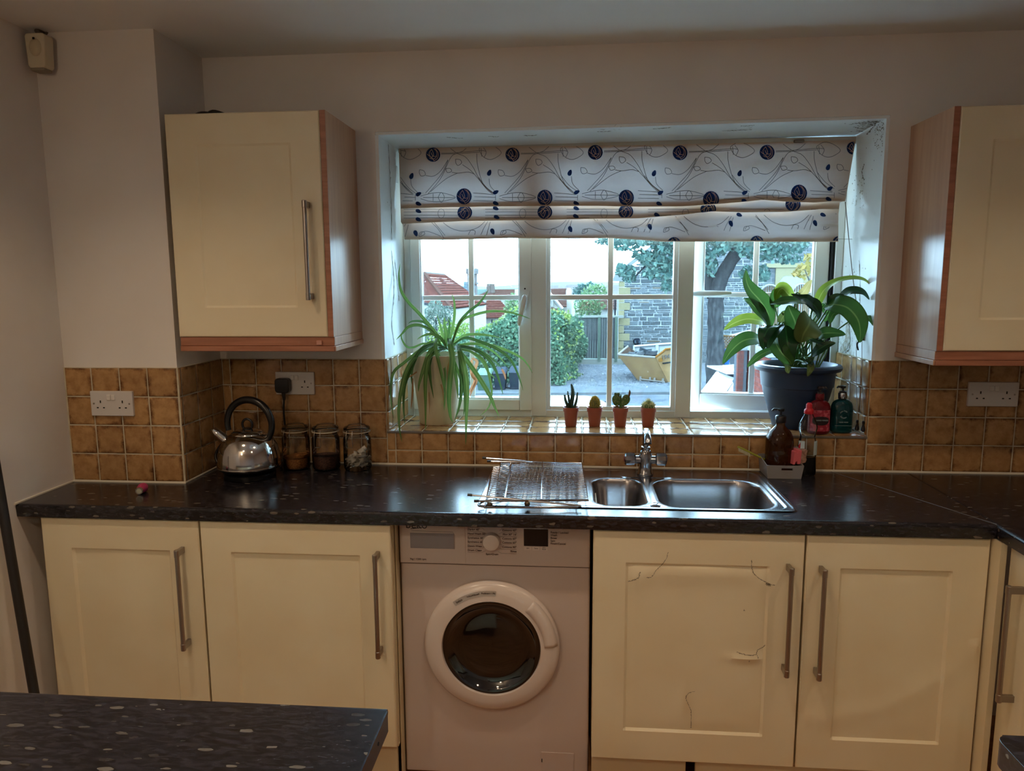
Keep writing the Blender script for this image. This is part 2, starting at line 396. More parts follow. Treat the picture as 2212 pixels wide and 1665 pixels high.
# ------------------------------------------------------------------ tiles (every tile a part of its wall)
TT = .007
_tc = {}
def tile_mesh(w, h, ax):
    key = (round(w, 4), round(h, 4), ax)
    if key in _tc: return _tc[key]
    b = MB(); t = TT/2; a, c = w/2, h/2; e = .0035
    rings = [(0, 0, -t), (0, 0, t*.4), (e*.5, e*.5, t*.85), (e*1.6, e*1.6, t)]
    for r0 in rings:
        q = [(-a+r0[0], -c+r0[1]), (a-r0[0], -c+r0[1]), (a-r0[0], c-r0[1]), (-a+r0[0], c-r0[1])]
        for x, z in q:
            if ax == 'y': b.v.append((x, -r0[2], z))
            elif ax == '+x': b.v.append((r0[2], x, z))
            elif ax == '-x': b.v.append((-r0[2], x, z))
            else: b.v.append((x, z, r0[2]))
    for i in range(3):
        for j in range(4):
            k = i*4; b.f.append((k+j, k+(j+1) % 4, k+4+(j+1) % 4, k+4+j)); b.m.append(0)
    b.f.append((12, 13, 14, 15)); b.m.append(0); b.f.append((3, 2, 1, 0)); b.m.append(0)
    o = b.build('tile', M_tile, smooth=True, angle=60); me = o.data; bpy.data.objects.remove(o); _tc[key] = me; return me
def tiles(parent, ax, plane, ua, ub, g0, za, zb, zg, pz=TP, gap=.0035):
    """grid lines at g0+k*TP clipped to [ua,ub]; rows at zg list of boundaries"""
    R = random.Random(int(abs(ua*1000)+abs(plane*77)))
    us = [ua]+[g0+k*TP for k in range(-40, 60) if ua+.008 < g0+k*TP < ub-.008]+[ub]
    for i in range(len(us)-1):
        for j in range(len(zg)-1):
            a, b, c, d = us[i]+gap/2, us[i+1]-gap/2, zg[j]+gap/2, zg[j+1]-gap/2
            me = tile_mesh(b-a, d-c, ax); o = bpy.data.objects.new('tile', me); COL.objects.link(o); o.parent = parent
            jj = lambda: (R.random()-.5)*.0010
            if ax == 'y': o.location = ((a+b)/2, plane-TT/2+.0005+jj(), (c+d)/2)
            elif ax == '+x': o.location = (plane+TT/2-.0005+jj(), (a+b)/2, (c+d)/2)
            elif ax == '-x': o.location = (plane-TT/2+.0005+jj(), (a+b)/2, (c+d)/2)
            else: o.location = ((a+b)/2, (c+d)/2, plane+TT/2-.0005+jj())
            o.rotation_euler = ((R.random()-.5)*.012, (R.random()-.5)*.012, (R.random()-.5)*.012)
rows4 = [ZW+.004]+[ZW+k*TP for k in range(1, 5)]
ZT = ZW+4*TP
gt = .0045
tiles(pier, 'y', YP, X0+.003, XP, XP-.006, 0, 0, rows4)
MB().box(X0, XP, YP-gt, YP, ZW, ZT).build('grout', M_grout, pier)
tiles(pier, '+x', XP, YP-.004, -.002, YP+.012, 0, 0, rows4)
MB().box(XP, XP+gt, YP-gt, 0, ZW, ZT).build('grout', M_grout, pier)
tiles(wallb, 'y', 0, XP+.006, OX0, -.8025, 0, 0, rows4)
MB().box(XP, OX0, -gt, 0, ZW, ZT).build('grout', M_grout, wallb)
tiles(wallb, 'y', 0, OX1, X1, 1.4132, 0, 0, rows4)
MB().box(OX1, X1, -gt, 0, ZW, ZT).build('grout', M_grout, wallb)
tiles(wallb, 'y', 0, OX0, OX1, .518, 0, 0, [ZW+.004, .9665, OZB+.004])
MB().box(OX0, OX1, -gt, 0, ZW, OZB+.003).build('grout', M_grout, wallb)
# sill and the tiled returns
tiles(wallb, 'z', OZB, OX0, OX1, .518, 0, 0, [-.004, .100, .205, .325])
MB().box(OX0, OX1, -.003, .33, OZB-.012, OZB+gt).build('grout', M_grout, wallb)
SILL = OZB+TT
rows_r = [SILL+.001]+[ZW+k*TP for k in range(2, 5)]
tiles(wallb, '+x', OX0, -.002, .325, .06, 0, 0, rows_r)
tiles(wallb, '-x', OX1, -.002, .325, .06, 0, 0, rows_r)
MB().box(OX0, OX0+gt, 0, .33, SILL, ZT).build('grout', M_grout, wallb)
MB().box(OX1-gt, OX1, 0, .33, SILL, ZT).build('grout', M_grout, wallb)
# trims: sealant bead along the worktop and the sill nosing
M_trim = mat('grey_tile_trim', '#6f675a', .35)
struct(MB().box(OX0, OX1, -.0095, -.0035, SILL-.009, SILL-.001).build('trim_sill', M_trim, bevel=.001))
b = MB(); b.tube([(X0+.002, -.578, ZW+.002), (X0+.004, YP-.009, ZW+.002), (XP+.006, YP-.009, ZW+.002), (XP+.010, -.010, ZW+.002), (1.05, -.010, ZW+.002), (X1, -.010, ZW+.002)], .0042, 6)
struct(b.build('trim_sealant', M_caulk, smooth=True))
# ------------------------------------------------------------------ window
FY = .335                       # room-side face of the frames
def wx(u, v=700, y=FY): return at(u, v, y=y).x
def wz(v, u=1240, y=FY): return at(u, v, y=y).z
win = bpy.data.objects.new('window_1', None); COL.objects.link(win); win.location = (.5, FY, 1.5); win['kind'] = 'structure'
WZ0, WZ1 = OZB+.005, 2.1
GLY = FY+.045                   # glass plane
xm1a, xm1b = wx(1147), wx(1180.5)       # mullions
xm2a, xm2b = wx(1462), wx(1496)
gz0c = wz(859, 1010, GLY); gz0m = wz(884, 1250, GLY)
zbar = wz(642, 1240, GLY)
f = MB()
def frame_rect(m, x0, x1, z0, z1, y0, y1, wl, wr, wb, wt, lip=.006):
    m.box(x0, x0+wl, y0, y1, z0, z1); m.box(x1-wr, x1, y0, y1, z0, z1)
    m.box(x0+wl, x1-wr, y0, y1, z0, z0+wb); m.box(x0+wl, x1-wr, y0, y1, z1-wt, z1)
FX0, FX1 = OX0, OX1
frame_rect(f, FX0, FX1, WZ0-.01, WZ1, FY, FY+.065, .03, .03, .035, .03)
f.box(xm1a, xm1b, FY-.006, FY+.065, WZ0, WZ1); f.box(xm2a, xm2b, FY-.006, FY+.065, WZ0, WZ1)
f.build('frame', M_upvc, win, bevel=.003)
# stepped beads of the middle light
b = MB(); frame_rect(b, xm1b-.002, xm2a+.002, WZ0+.02, WZ1-.02, FY+.012, FY+.04, .018, .018, .02, .02)
b.build('glazing_bead', M_upvc, win, bevel=.004)
b = MB().box(xm1b, xm2a, GLY, GLY+.006, WZ0+.02, WZ1-.02); b.build('pane', M_glass, win)
gx = wx(1317.5, 700, GLY-.01)
b = MB(); b.box(gx-.011, gx+.011, GLY-.014, GLY-.001, WZ0+.02, WZ1-.02); b.build('glazing_bar', M_upvc, win, bevel=.004)
b = MB(); b.box(xm1b, xm2a, GLY-.0142, GLY-.0012, zbar-.010, zbar+.010); b.build('glazing_bar', M_upvc, win, bevel=.004)
# left casement (closed)
cas = MB(); cx0, cx1, cz0, cz1 = FX0+.028, xm1a+.003, wz(884, 1010)-.001, WZ1-.03
swr = xm1a+.003-wx(1122); swl = wx(911)-cx0; swb = wz(861, 1010)-cz0
frame_rect(cas, cx0, cx1, cz0, cz1, FY-.012, FY+.05, swl, swr, swb, .05)
cas = cas.build('casement', M_upvc, win, bevel=.004)
b = MB(); frame_rect(b, cx0+swl-.004, cx1-swr+.004, cz0+swb-.004, cz1-.05, FY-.004, FY+.04, .008, .008, .010, .01)
b.build('glazing_bead', M_upvc, cas, bevel=.003)
MB().box(cx0+swl-.01, cx1-swr+.01, GLY, GLY+.006, cz0+swb-.01, cz1-.04).build('pane', M_glass, cas)
gx = wx(1018.5, 640, GLY-.01)
MB().box(gx-.011, gx+.011, GLY-.014, GLY-.001, cz0+swb, cz1-.04).build('glazing_bar', M_upvc, cas, bevel=.004)
MB().box(cx0+swl, cx1-swr, GLY-.0142, GLY-.0012, zbar-.010, zbar+.010).build('glazing_bar', M_upvc, cas, bevel=.004)
def handle_bits(hb, base, L, out, dn):
    """espagnolette handle: rose, neck, tapered lever. out = towards room, dn = lever direction"""
    base = Vector(base); out = Vector(out); dn = Vector(dn); sd = out.cross(dn)
    hb.obox(base+out*.006, sd*.013, dn*.034, out*.006)
    hb.tube([base+out*.01, base+out*.034], [.011, .009], 12)
    P = crom([base+out*.034-dn*.014, base+out*.042+dn*.0, base+out*.044+dn*L*.35, base+out*.040+dn*L*.7, base+out*.030+dn*L], 6)
    n = len(P); hb.tube(P, [.008+.005*math.sin(min(1, i/n*2.2)*PI*.5)-.007*(i/n)**2 for i in range(n)], 12, flat=.55, up=out)
h = MB(); hp = at(1134, 645, y=FY-.012); d = (at(1123, 704, y=FY-.04)-at(1135, 650, y=FY-.04)); d.y = 0; Lh = d.length; d.normalize()
handle_bits(h, hp, Lh*1.05, (0, -1, 0), d); h.build('handle', M_upvc, cas, smooth=True)
MB().lathe([(.0035, 0), (.0035, .004)], (hp.x, FY-.0135, hp.z+.040), 10, axis='y').build('keyhole', M_dark, cas)
# right casement: hinged at the right, pushed a little outwards at its handle side
ca = MB(); rx0, rx1 = xm2b-.004, wx(1787, 700); rz0, rz1 = cz0-.004, WZ1-.03
W = rx1-rx0; T0, T1 = -.01, .05
sl = .050; sb = .064
frame_rect(ca, -W, 0, rz0, rz1, T0, T1, sl, .052, sb, .05)
piv = Vector((rx1, FY+.02, 0))
ANG = -math.radians(9.5)
def swing(mb):
    c, s = math.cos(ANG), math.sin(ANG); mb.v = [(piv.x+x*c-y*s, piv.y+x*s+y*c, z) for x, y, z in mb.v]; return mb
rc = swing(ca).build('casement', M_upvc, win, bevel=.004)
b = MB(); frame_rect(b, -W+sl-.004, -.048, rz0+sb-.004, rz1-.05, -.002, .04, .010, .010, .010, .01); swing(b).build('glazing_bead', M_upvc, rc, bevel=.003)
swing(MB().box(-W+sl-.01, -.045, .032, .038, rz0+sb-.01, rz1-.04)).build('pane', M_glass, rc)
swing(MB().box(-W*.5-.018, -.5*W+.004, .016, .031, rz0+sb, rz1-.04)).build('glazing_bar', M_upvc, rc, bevel=.004)
swing(MB().box(-W+sl, -.05, .0158, .0308, zbar-.004, zbar+.016)).build('glazing_bar', M_upvc, rc, bevel=.004)
h = MB(); handle_bits(h, (-W+.026, -.01, zbar+.012), .135, (0, -1, 0), Vector((1, 0, .02)).normalized()); swing(h).build('handle', M_upvc, rc, smooth=True)
MB().box(rx1+.004, rx1+.014, FY-.002, FY+.03, rz0, rz1).build('gap_shade', M_dark, win)  # black strip standing in for the shade in the open sash's side gap
MB().box(xm2b, rx1, FY+.004, FY+.05, rz0-.018, rz0-.006).build('gap_shade', M_dark, win)  # same black stand-in for the shaded gap under the sash
# white upvc end strips beside the frame
MB().box(rx1+.014, OX1, FY-.012, FY+.06, WZ0, WZ1).build('frame_strip', M_upvc, win, bevel=.003)

# ------------------------------------------------------------------ roman blind with printed roses
BY = .262
blind = thing('roman_blind', 'gathered cream roman blind printed with dark blue roses and thin stems', 'blind', (.55, BY, 2.0))
def cloth_mat():
    m = mat('blind_cloth', '#c9ae94', .8, spec=.2); nt = NT(m)
    v = texco(nt, 'Object'); w1 = nz(nt, v, 500, 2); bump(nt, w1.outputs[0], .15, .001)
    tl = nt.add('ShaderNodeBsdfTranslucent'); tl.inputs[0].default_value = col('#a8a6a8')
    mx = nt.add('ShaderNodeMixShader'); mx.inputs[0].default_value = .13
    nt.link(nt.b.outputs[0], mx.inputs[1]); nt.link(tl.outputs[0], mx.inputs[2]); nt.link(mx.outputs[0], nt.o.inputs[0]); return m
def print_mat(name, c, t):
    m = mat(name, c, .7, spec=.2); nt = NT(m); tl = nt.add('ShaderNodeBsdfTranslucent'); tl.inputs[0].default_value = col(t)
    mx = nt.add('ShaderNodeMixShader'); mx.inputs[0].default_value = .3
    nt.link(nt.b.outputs[0], mx.inputs[1]); nt.link(tl.outputs[0], mx.inputs[2]); nt.link(mx.outputs[0], nt.o.inputs[0]); return m
M_cloth = cloth_mat(); M_navy = print_mat('navy_print', '#15233f', '#23529a'); M_line = mat('taupe_print', '#6f665e', .8)
BTOP = [(862, 321), (1100, 316), (1400, 313), (1660, 307), (1849, 302)]
L1B = [(866, 449), (970, 446), (1100, 444), (1300, 443), (1400, 445), (1500, 444), (1590, 438), (1665, 430), (1720, 434), (1790, 436), (1822, 433)]
L2B = [(867, 482), (1000, 476), (1170, 474), (1300, 471), (1400, 470), (1500, 462), (1560, 455), (1640, 457), (1730, 456), (1812, 450), (1818, 450)]
L3B = [(874, 516), (950, 517), (1100, 513), (1250, 514), (1330, 513), (1400, 517), (1450, 521), (1600, 520), (1700, 521), (1812, 521)]
def curve_at(C, u):
    us = [c[0] for c in C]; return float(np.interp(u, us, [c[1] for c in C]))
ULT, URT = (862, 1849), None
def edge_l(v): return float(np.interp(v, [300, 480, 486, 520], [861, 866, 871, 874]))
def edge_r(v): return float(np.interp(v, [300, 434, 437, 456, 460, 521], [1849, 1826, 1814, 1812, 1811, 1811]))
def ripple(u, v, k):
    n = noise.noise(Vector((u*.008+k*7, v*.02, k*3.1)))*.010+noise.noise(Vector((u*.022+k*5, v*.045, 9.)))*.004
    if k == 3 and u > 1300: n += noise.noise(Vector((u*.012, v*.07, 4.)))*.014
    return n
def by(u, v):
    """depth of the visible cloth at a point of the blind"""
    a, b2, c3, tp = curve_at(L1B, u), curve_at(L2B, u), curve_at(L3B, u), curve_at(BTOP, u)
    if v <= a:
        t = max(0, (v-tp)/(a-tp)); return BY-.004-.024*t**1.5-.010*math.exp(-((1-t)*9)**2)+ripple(u, v, 1)*min(1, t*3)
    if v <= b2:
        t = (v-a)/(b2-a); return BY-.012-.016*math.sin(t*PI*.5)+ripple(u, v, 2)*.5
    t = min(1, (v-b2)/max(1, c3-b2)); return BY-.004-.012*math.sin(t*PI*.75)+ripple(u, v, 3)*.8
def sheet(top, bot, k, nu=170, nv=22, curl=True):
    m = MB(); ntot = nv+(4 if curl else 0)
    def P(i, j):
        s = i/nu; u0 = 862+(1849-862)*s
        a = curve_at(top, u0); b = curve_at(bot, u0); t = min(j, nv)/nv
        v = a+(b-a)*t
        eps = .01 if k > 1 else 0
        u = edge_l(v)+(edge_r(v)-edge_l(v))*s
        y = by(u0, min(v, b-.05) if k else v) if v > a+.01 else by(u0, a+.3)
        p = at(u, v, y=y)
        if j > nv:
            q = (j-nv)/4; p = p+Vector((0, .012*math.sin(q*PI/2), -.003*math.sin(q*PI)+.028*max(0, q-.4)))
        return p
    return m.grid(P, nu, ntot)
up1 = [(u, v-16) for u, v in L1B]; up2 = [(u, v-14) for u, v in L2B]
s1 = sheet(BTOP, L1B, 1, nv=26).build('cloth', M_cloth, blind, smooth=True, angle=0, fix=False)
sheet(L1B, L2B, 2, nv=12).build('cloth_fold', M_cloth, blind, smooth=True, angle=0, fix=False)
sheet(L2B, L3B, 3, nv=12).build('cloth_hem', M_cloth, blind, smooth=True, angle=0, fix=False)
hp0, hp1 = at(862, 318, y=BY+.012), at(1849, 298, y=BY+.012)
MB().hexa([hp0+Vector((0, -.012, -.022)), hp1+Vector((0, -.012, -.022)), hp1+Vector((0, .022, -.022)), hp0+Vector((0, .022, -.022)), hp0+Vector((0, -.012, .004)), hp1+Vector((0, -.012, .004)), hp1+Vector((0, .022, .004)), hp0+Vector((0, .022, .004))]).build('headrail', mat('pale_batten', '#b8b4a8', .6), blind)
p = at(854, 375, y=BY-.01); MB().box(p.x-.004, p.x+.006, BY-.02, BY+.01, p.z-.035, p.z+.03).build('bracket', M_upvc, blind, bevel=.002)
p = at(1726, 305, y=BY-.02); MB().box(p.x-.018, p.x+.018, BY-.026, BY-.010, p.z-.004, p.z+.006).build('bracket', mat('old_bracket', '#6e6458', .7), blind, bevel=.003)
def bp(u, v, off=.0022):
    return at(u, v, y=by(u, v)-off)
def inside(u, v):
    return edge_l(v)+1 < u < edge_r(v)-1 and curve_at(BTOP, u)+1 < v < curve_at(L3B, u)-.5
def blob(m, poly, cx, cy, clip=None, off=.0046):
    """filled outline around a centre, made of rings so that it follows the cloth"""
    n = len(poly); k = len(m.v)
    def cl(u, v):
        if clip: u, v = clip(u, v)
        return u, v
    RN = 4
    for r in range(RN+1):
        for (x, y) in poly:
            u, v = cl(cx+(x-cx)*r/RN, cy+(y-cy)*r/RN); m.v.append(tuple(bp(u, v, off)))
    for r in range(RN):
        for j in range(n): m.f.append((k+r*n+j, k+r*n+(j+1) % n, k+(r+1)*n+(j+1) % n, k+(r+1)*n+j)); m.m.append(0)
def ribbon(m, pts, w, off=.0030, clipf=inside):
    P = crom([(x, y, 0) for x, y in pts], 6); seg = []
    for i, p in enumerate(P):
        t = P[min(i+1, len(P)-1)]-P[max(i-1, 0)]
        if t.length < 1e-6: continue
        t.normalize(); n = Vector((-t.y, t.x, 0))*w/2
        ok = clipf is None or clipf(p.x, p.y)
        if ok: seg.append((p+n, p-n))
        if (not ok or i == len(P)-1):
            if len(seg) > 1: m.grid(lambda i, j: bp(seg[i][j].x, seg[i][j].y, off), len(seg)-1, 1)
            seg = []
def ell(cx, cy, a, b, rot=0, n=20, e=0):
    c, s = math.cos(rot), math.sin(rot); out = []
    for i in range(n):
        q = 2*PI*i/n; x, y = a*math.cos(q), b*math.sin(q)*(1-e*math.cos(q)); out.append((cx+x*c-y*s, cy+x*s+y*c))
    return out
def rose(cx, cy, r, sy=1, clip=None, flip=1):
    m = MB(); blob(m, ell(cx, cy, r, r*sy), cx, cy, clip); o = m.build('rose_print', M_navy, blind, smooth=True, angle=0, fix=False)
    g = MB(); ck = lambda u, v: inside(u, v) and (clip is None or abs(clip(u, v)[1]-v) < .01)
    for pl in ([(-.2, -.75), (-.55, -.2), (-.3, .35), (.05, .1), (-.02, -.35), (-.2, -.75)], [(.05, -.9), (.5, -.4), (.45, .3), (0, .6), (-.5, .45)], [(.3, -.85), (.72, -.2), (.6, .5), (.1, .85)], [(-.85, -.1), (-.5, .2), (-.1, .5), (.15, .9)], [(-.3, -.3), (0, .2), (.5, .2)]):
        ribbon(g, [(cx+x*r, cy+y*r*sy*flip) for x, y in pl], 1.0, .0062, ck)
    if g.f: g.build('petal_lines', M_cloth, o, fix=False)
for cx, cy, r in [(935.5, 334, 15.5), (1107, 334, 15.2), (1286, 329, 16), (1469, 330, 16), (1657, 329, 16.2)]: rose(cx, cy, r)
rose(1843, 320, 14, clip=lambda u, v: (min(u, edge_r(v)-1.5), v))
def below(C): return lambda u, v: (u, max(v, curve_at(C, u)+1))
def above(C): return lambda u, v: (u, min(v, curve_at(C, u)-1.2))
def both(C, D): return lambda u, v: (u, min(max(v, curve_at(C, u)+1), curve_at(D, u)-1.2))
for cx, cy, r in [(1002.5, 424, 16.5), (1177, 427, 16.5), (1353, 427, 16.5), (1536, 431, 17.5), (1726, 417, 17.5)]: rose(cx, cy, r, 1.05, above(L1B), 1)
for cx, cy, r in [(1004, 459, 16), (1177, 458, 16), (1352, 457, 16), (1530, 452, 17), (1713, 441, 16.5)]: rose(cx, cy, r, .95, both(L1B, L2B), -1)
for cx, cy, r in [(1456, 527, 15), (1635, 524, 15), (1812, 524, 14)]: rose(cx, cy, r, 1, lambda u, v: (min(u, edge_r(min(v, 520))-1.2), min(v, curve_at(L3B, u)-1)))
g = MB()
LF = [(889, 380, 1), (1057, 373, 1), (1231, 373, 1), (1413, 374, 1), (1598, 374, 1), (1789, 361, 1), (904, 419, 2), (1071, 415, 2), (1246, 415, 2), (1427, 416, 2), (1609, 416, 2), (1793, 407, 2),
      (904, 440, 3), (1071, 439, 3), (1245, 439, 3), (1424, 440, 3), (1608, 434, 3), (1790, 430, 3), (904, 456, 3), (1071, 450, 3), (1245, 450, 3), (904, 474, 4), (1073, 469, 4), (1244, 467, 4), (1419, 464, 4), (1597, 464, 4), (1778, 464, 4),
      (898, 504, 5), (1064, 500, 5), (1232, 495, 5), (1404, 490, 5), (1579, 483, 5), (1761, 482, 5)]
for x, y, k in LF:
    rot = {1: -1.2, 2: -.5, 3: .4, 4: .4, 5: 1.2}[k]; a, b_ = (7, 4.4) if k in (1, 5) else (6.6, 4)
    cl = above(L1B) if y < curve_at(L1B, x) else both(L1B, L2B) if y < curve_at(L2B, x) else None
    mm = MB(); blob(mm, ell(x, y, a, b_, rot, 16, .25), x, y, cl); mm.build('leaf_print', M_navy, blind, smooth=True, angle=0, fix=False)
S = 1/3.687
MOT = [[(565, 338), (690, 334), (870, 318), (920, 322)], [(565, 346), (690, 342), (870, 330)], [(620, 285), (690, 338), (760, 370), (820, 450), (880, 560), (975, 655)],
       [(785, 280), (740, 320), (690, 340), (640, 375), (560, 540), (460, 660)], [(620, 395), (570, 500), (480, 610), (440, 655)], [(850, 340), (855, 430), (900, 580), (985, 662)], [(735, 430), (800, 475), (860, 540), (930, 625), (975, 662)],
       [(440, 515), (500, 522), (560, 480), (620, 390)], [(650, 490), (700, 497), (780, 488), (830, 505)], [(480, 645), (600, 545), (700, 495)], [(320, 540), (330, 600), (375, 650)], [(240, 530), (300, 610), (370, 665)],
       [(870, 300), (930, 268), (1000, 290), (1045, 335), (1000, 375), (950, 388), (900, 365), (872, 320), (870, 300)], [(900, 290), (925, 330), (910, 370)], [(885, 300), (890, 365)],
       [(680, 385), (715, 390), (728, 415), (700, 436), (682, 415), (680, 385)], [(392, 470), (425, 478), (438, 510), (405, 520), (390, 495), (392, 470)], [(600, 462), (635, 460), (648, 482), (615, 492), (600, 462)],
       [(820, 655), (900, 660), (985, 668)], [(830, 685), (1000, 690)], [(820, 715), (980, 718)], [(400, 680), (500, 655), (580, 655), (680, 690), (580, 720), (480, 722), (400, 700)], [(420, 690), (680, 692)], [(540, 690), (565, 650), (590, 690), (565, 730), (540, 690)], [(500, 660), (500, 720)], [(1000, 670), (1000, 715)]]
tops = [(759, 334), (935.5, 334), (1107, 334), (1286, 329), (1469, 330), (1657, 329), (1840, 322)]
for (rx, ry), nx in zip(tops, [176, 172, 179, 183, 188, 185, 185]):
    k = nx/172.8
    for pl in MOT: ribbon(g, [(rx+(x-500)*S*k, ry+(y-350)*S) for x, y in pl], 1.15, clipf=lambda u, v: inside(u, v) and v < curve_at(L1B, u)-1)
for y in (452, 458, 465, 471):
    for k in range(6):
        x = 872+k*176; ribbon(g, [(x, y), (x+60, y-.5), (x+118, y)], 1, clipf=lambda u, v: inside(u, v) and curve_at(L1B, u)+1 < v < curve_at(L2B, u)-1)
for k in range(6):
    x = 953+k*176; ribbon(g, ell(x, 461, 7, 10)+[(x+7, 461)], 1, clipf=lambda u, v: inside(u, v) and curve_at(L1B, u)+1 < v < curve_at(L2B, u)-1)
BM = [[(495, 870), (545, 930), (595, 990)], [(560, 870), (640, 930), (740, 955), (850, 930), (920, 870)], [(940, 870), (905, 930), (880, 985)], [(955, 880), (925, 990)], [(1050, 975), (1060, 955), (1095, 945), (1150, 960), (1210, 985)],
      [(1130, 870), (1190, 930), (1240, 1010)], [(1035, 985), (1045, 955), (1075, 950), (1080, 970), (1050, 985), (1035, 985)], [(780, 985), (800, 950), (835, 955), (830, 985)]]
for k in range(-1, 6):
    dx = k*176-(k > 2)*3*(k-2); dy = -k*3
    for pl in BM: ribbon(g, [(800+(x)*S+dx-0, 240+y*S+dy) for x, y in pl], 1.15, clipf=lambda u, v: inside(u, v) and v > curve_at(L2B, u)+1)
g.build('stem_print', M_line, blind, fix=False)
# cords
cord = MB(); P = [at(1826, 436, x=OX1-.09), at(1834, 520, x=OX1-.05), at(1845, 620, x=OX1-.025), at(1858, 700, x=OX1-.012), at(1864, 722, x=OX1-.008)]
cord.tube(crom(P, 6), .0016, 6)
cord.tube([at(1811, 516, y=BY-.02), at(1846, 516.5, y=BY-.02)], .0009, 5)
M_cord = mat('grey_cord', '#8d8a84', .7)
cl_ = cord.build('pull_cord', M_cord, blind, smooth=True)
c1 = thing('cord_cleat', 'small dark cord cleat screwed to the right window reveal', 'cleat', tuple(at(1866, 726, x=OX1)))
p = at(1866, 726, x=OX1); MB().box(OX1-.012, OX1, p.y-.008, p.y+.008, p.z-.016, p.z+.016).build('body', mat('dark_bronze', '#3a3128', .5), c1, bevel=.004)
MB().tube(crom([(OX1-.010, p.y, p.z-.01), (OX1-.022, p.y-.002, p.z-.028), (OX1-.018, p.y-.004, p.z-.05)], 4), .003, 6).build('hook', M_black, c1, smooth=True)
for k, (u0, v0, u1, v1) in enumerate([(1850, 735, 1852, 910), (1862, 735, 1865, 912)]):
    t = thing('cord_weight', ['black cord weight hanging left of the pair at the right reveal', 'black cord weight hanging right of the pair at the right reveal'][k], 'cord weight', tuple(at(u1, v1, x=OX1-.02+.006*k)), 'blind cord weights')
    a = at(u0, v0, x=OX1-.014); q = at(u1, v1, x=OX1-.022+.010*k)
    MB().tube(crom([a, a*.6+q*.4+Vector((0, .004, 0)), q], 8), .0011, 5).build('cord', M_cord, t, smooth=True)
    MB().lathe([(.001, .006), (.004, .004), (.0045, -.002), (.0025, -.008), (.007, -.022), (.0075, -.03), (.003, -.034)], q, 14).build('weight', M_black, t, smooth=True)
# ------------------------------------------------------------------ worktops
def nose_profile(yf, z0, z1, r=.010):
    pts = [(yf+.002, z0)]
    for k in range(5): a = PI/2*k/4; pts.append((yf+r-r*math.cos(a), z1-r+r*math.sin(a)))
    return pts
WF = -.573
SX0, SX1, SY0, SY1 = .094, 1.046, -.497, -.034      # sink outline
wt = thing('worktop', 'long dark speckled worktop along the window wall', 'worktop', (0, -.3, ZW-.038))
m = MB(); XR = 1.556
pr = [(p[0], p[1]) for p in nose_profile(WF, ZW-.040, ZW)]+[(SY0+.012, ZW), (SY0+.012, ZW-.040)]
m.prism([(X0, y, z) for y, z in pr], (XR-X0, 0, 0))
m.box(X0, XR, SY1-.012, 0-.0002, ZW-.040, ZW); m.box(X0, SX0+.014, SY0+.012, SY1-.012, ZW-.040, ZW); m.box(SX1-.014, XR, SY0+.012, SY1-.012, ZW-.040, ZW)
m.build('slab', M_lam, wt)
MB().hexa([(XR-.001, WF+.006, ZW-.03), (XR+.002, WF+.006, ZW-.03), (1.30, -.01, ZW-.03), (1.297, -.01, ZW-.03), (XR-.001, WF+.006, ZW+.0008), (XR+.002, WF+.006, ZW+.0008), (1.30, -.01, ZW+.0008), (1.297, -.01, ZW+.0008)]).build('joint_strip', mat('joint_grey', '#6c6a6a', .5), wt)
w2 = thing('worktop', 'dark speckled worktop running towards the viewer at the right edge', 'worktop', (2, -1, ZW-.038))
m = MB(); pr = nose_profile(XR, ZW-.040, ZW)
m.prism([(x, -1.2, z) for x, z in pr]+[(2.2, -1.2, ZW), (2.2, -1.2, ZW-.04)], (0, 1.1996, 0))
m.build('slab', M_lam, w2)
# peninsulas near the viewer
def near_top(name, label, x0, x1, y1, y0, side):
    t = thing(name, label, 'worktop', ((x0+x1)/2, (y0+y1)/2, ZW-.038))
    m = MB(); pr = []
    for k in range(6): a = PI/2*k/5; pr.append((y1-.009+.009*math.sin(a), ZW-.009+.009*math.cos(a)))
    poly = [(x0, y0, ZW), ]+[(x0, y, z) for y, z in pr]+[(x0, y1-.012, ZW-.04), (x0, y0, ZW-.04)]
    m.prism(poly, (x1-x0, 0, 0)); m.build('slab', M_lam, t)
    return t
xi = at(836, 1531, z=ZW).x
isl = near_top('peninsula_worktop', 'dark speckled worktop end in the near left corner', -1.3, xi, -1.555, -2.15, 1)
MB().box(xi, xi+.0012, -2.15, -1.562, ZW-.038, ZW-.003).build('end_strip', mat('dark_laminate_edge', '#1a181c', .35), isl)
MB().lathe([(.003, 0), (.003, .001)], (xi+.0013, -1.62, ZW-.02), 10, axis='x').build('screw_hole', M_dark, isl)
u_i = thing('base_cabinet', 'cream cabinet under the near left worktop end', 'cabinet', (-.65, -1.9, 0))
MB().box(-1.28, xi-.03, -2.13, -1.62, .1, ZW-.0405).build('carcass', M_carc, u_i)
xr = at(2153, 1593, z=ZW).x
m = MB(); t = thing('peninsula_worktop', 'dark speckled worktop corner at the near right edge of the view', 'worktop', (1.4, -1.9, ZW-.038))
R = .02; poly = [(xr+.012, -1.556, 0), (1.9, -1.556, 0), (1.9, -2.2, 0), (xr, -2.2, 0)]+[(xr+R-R*math.cos(a), -1.556-R+R*math.sin(a), 0) for a in (0, .4, .8, 1.2)]
m.prism([(x, y, ZW-.04) for x, y, z in poly], (0, 0, .04)); m.build('slab', M_lam, t, bevel=.004)
u_i = thing('base_cabinet', 'cream cabinet under the near right worktop corner', 'cabinet', (1.45, -1.9, 0))
MB().box(xr+.06, 1.88, -2.18, -1.62, .1, ZW-.0405).build('carcass', M_carc, u_i)

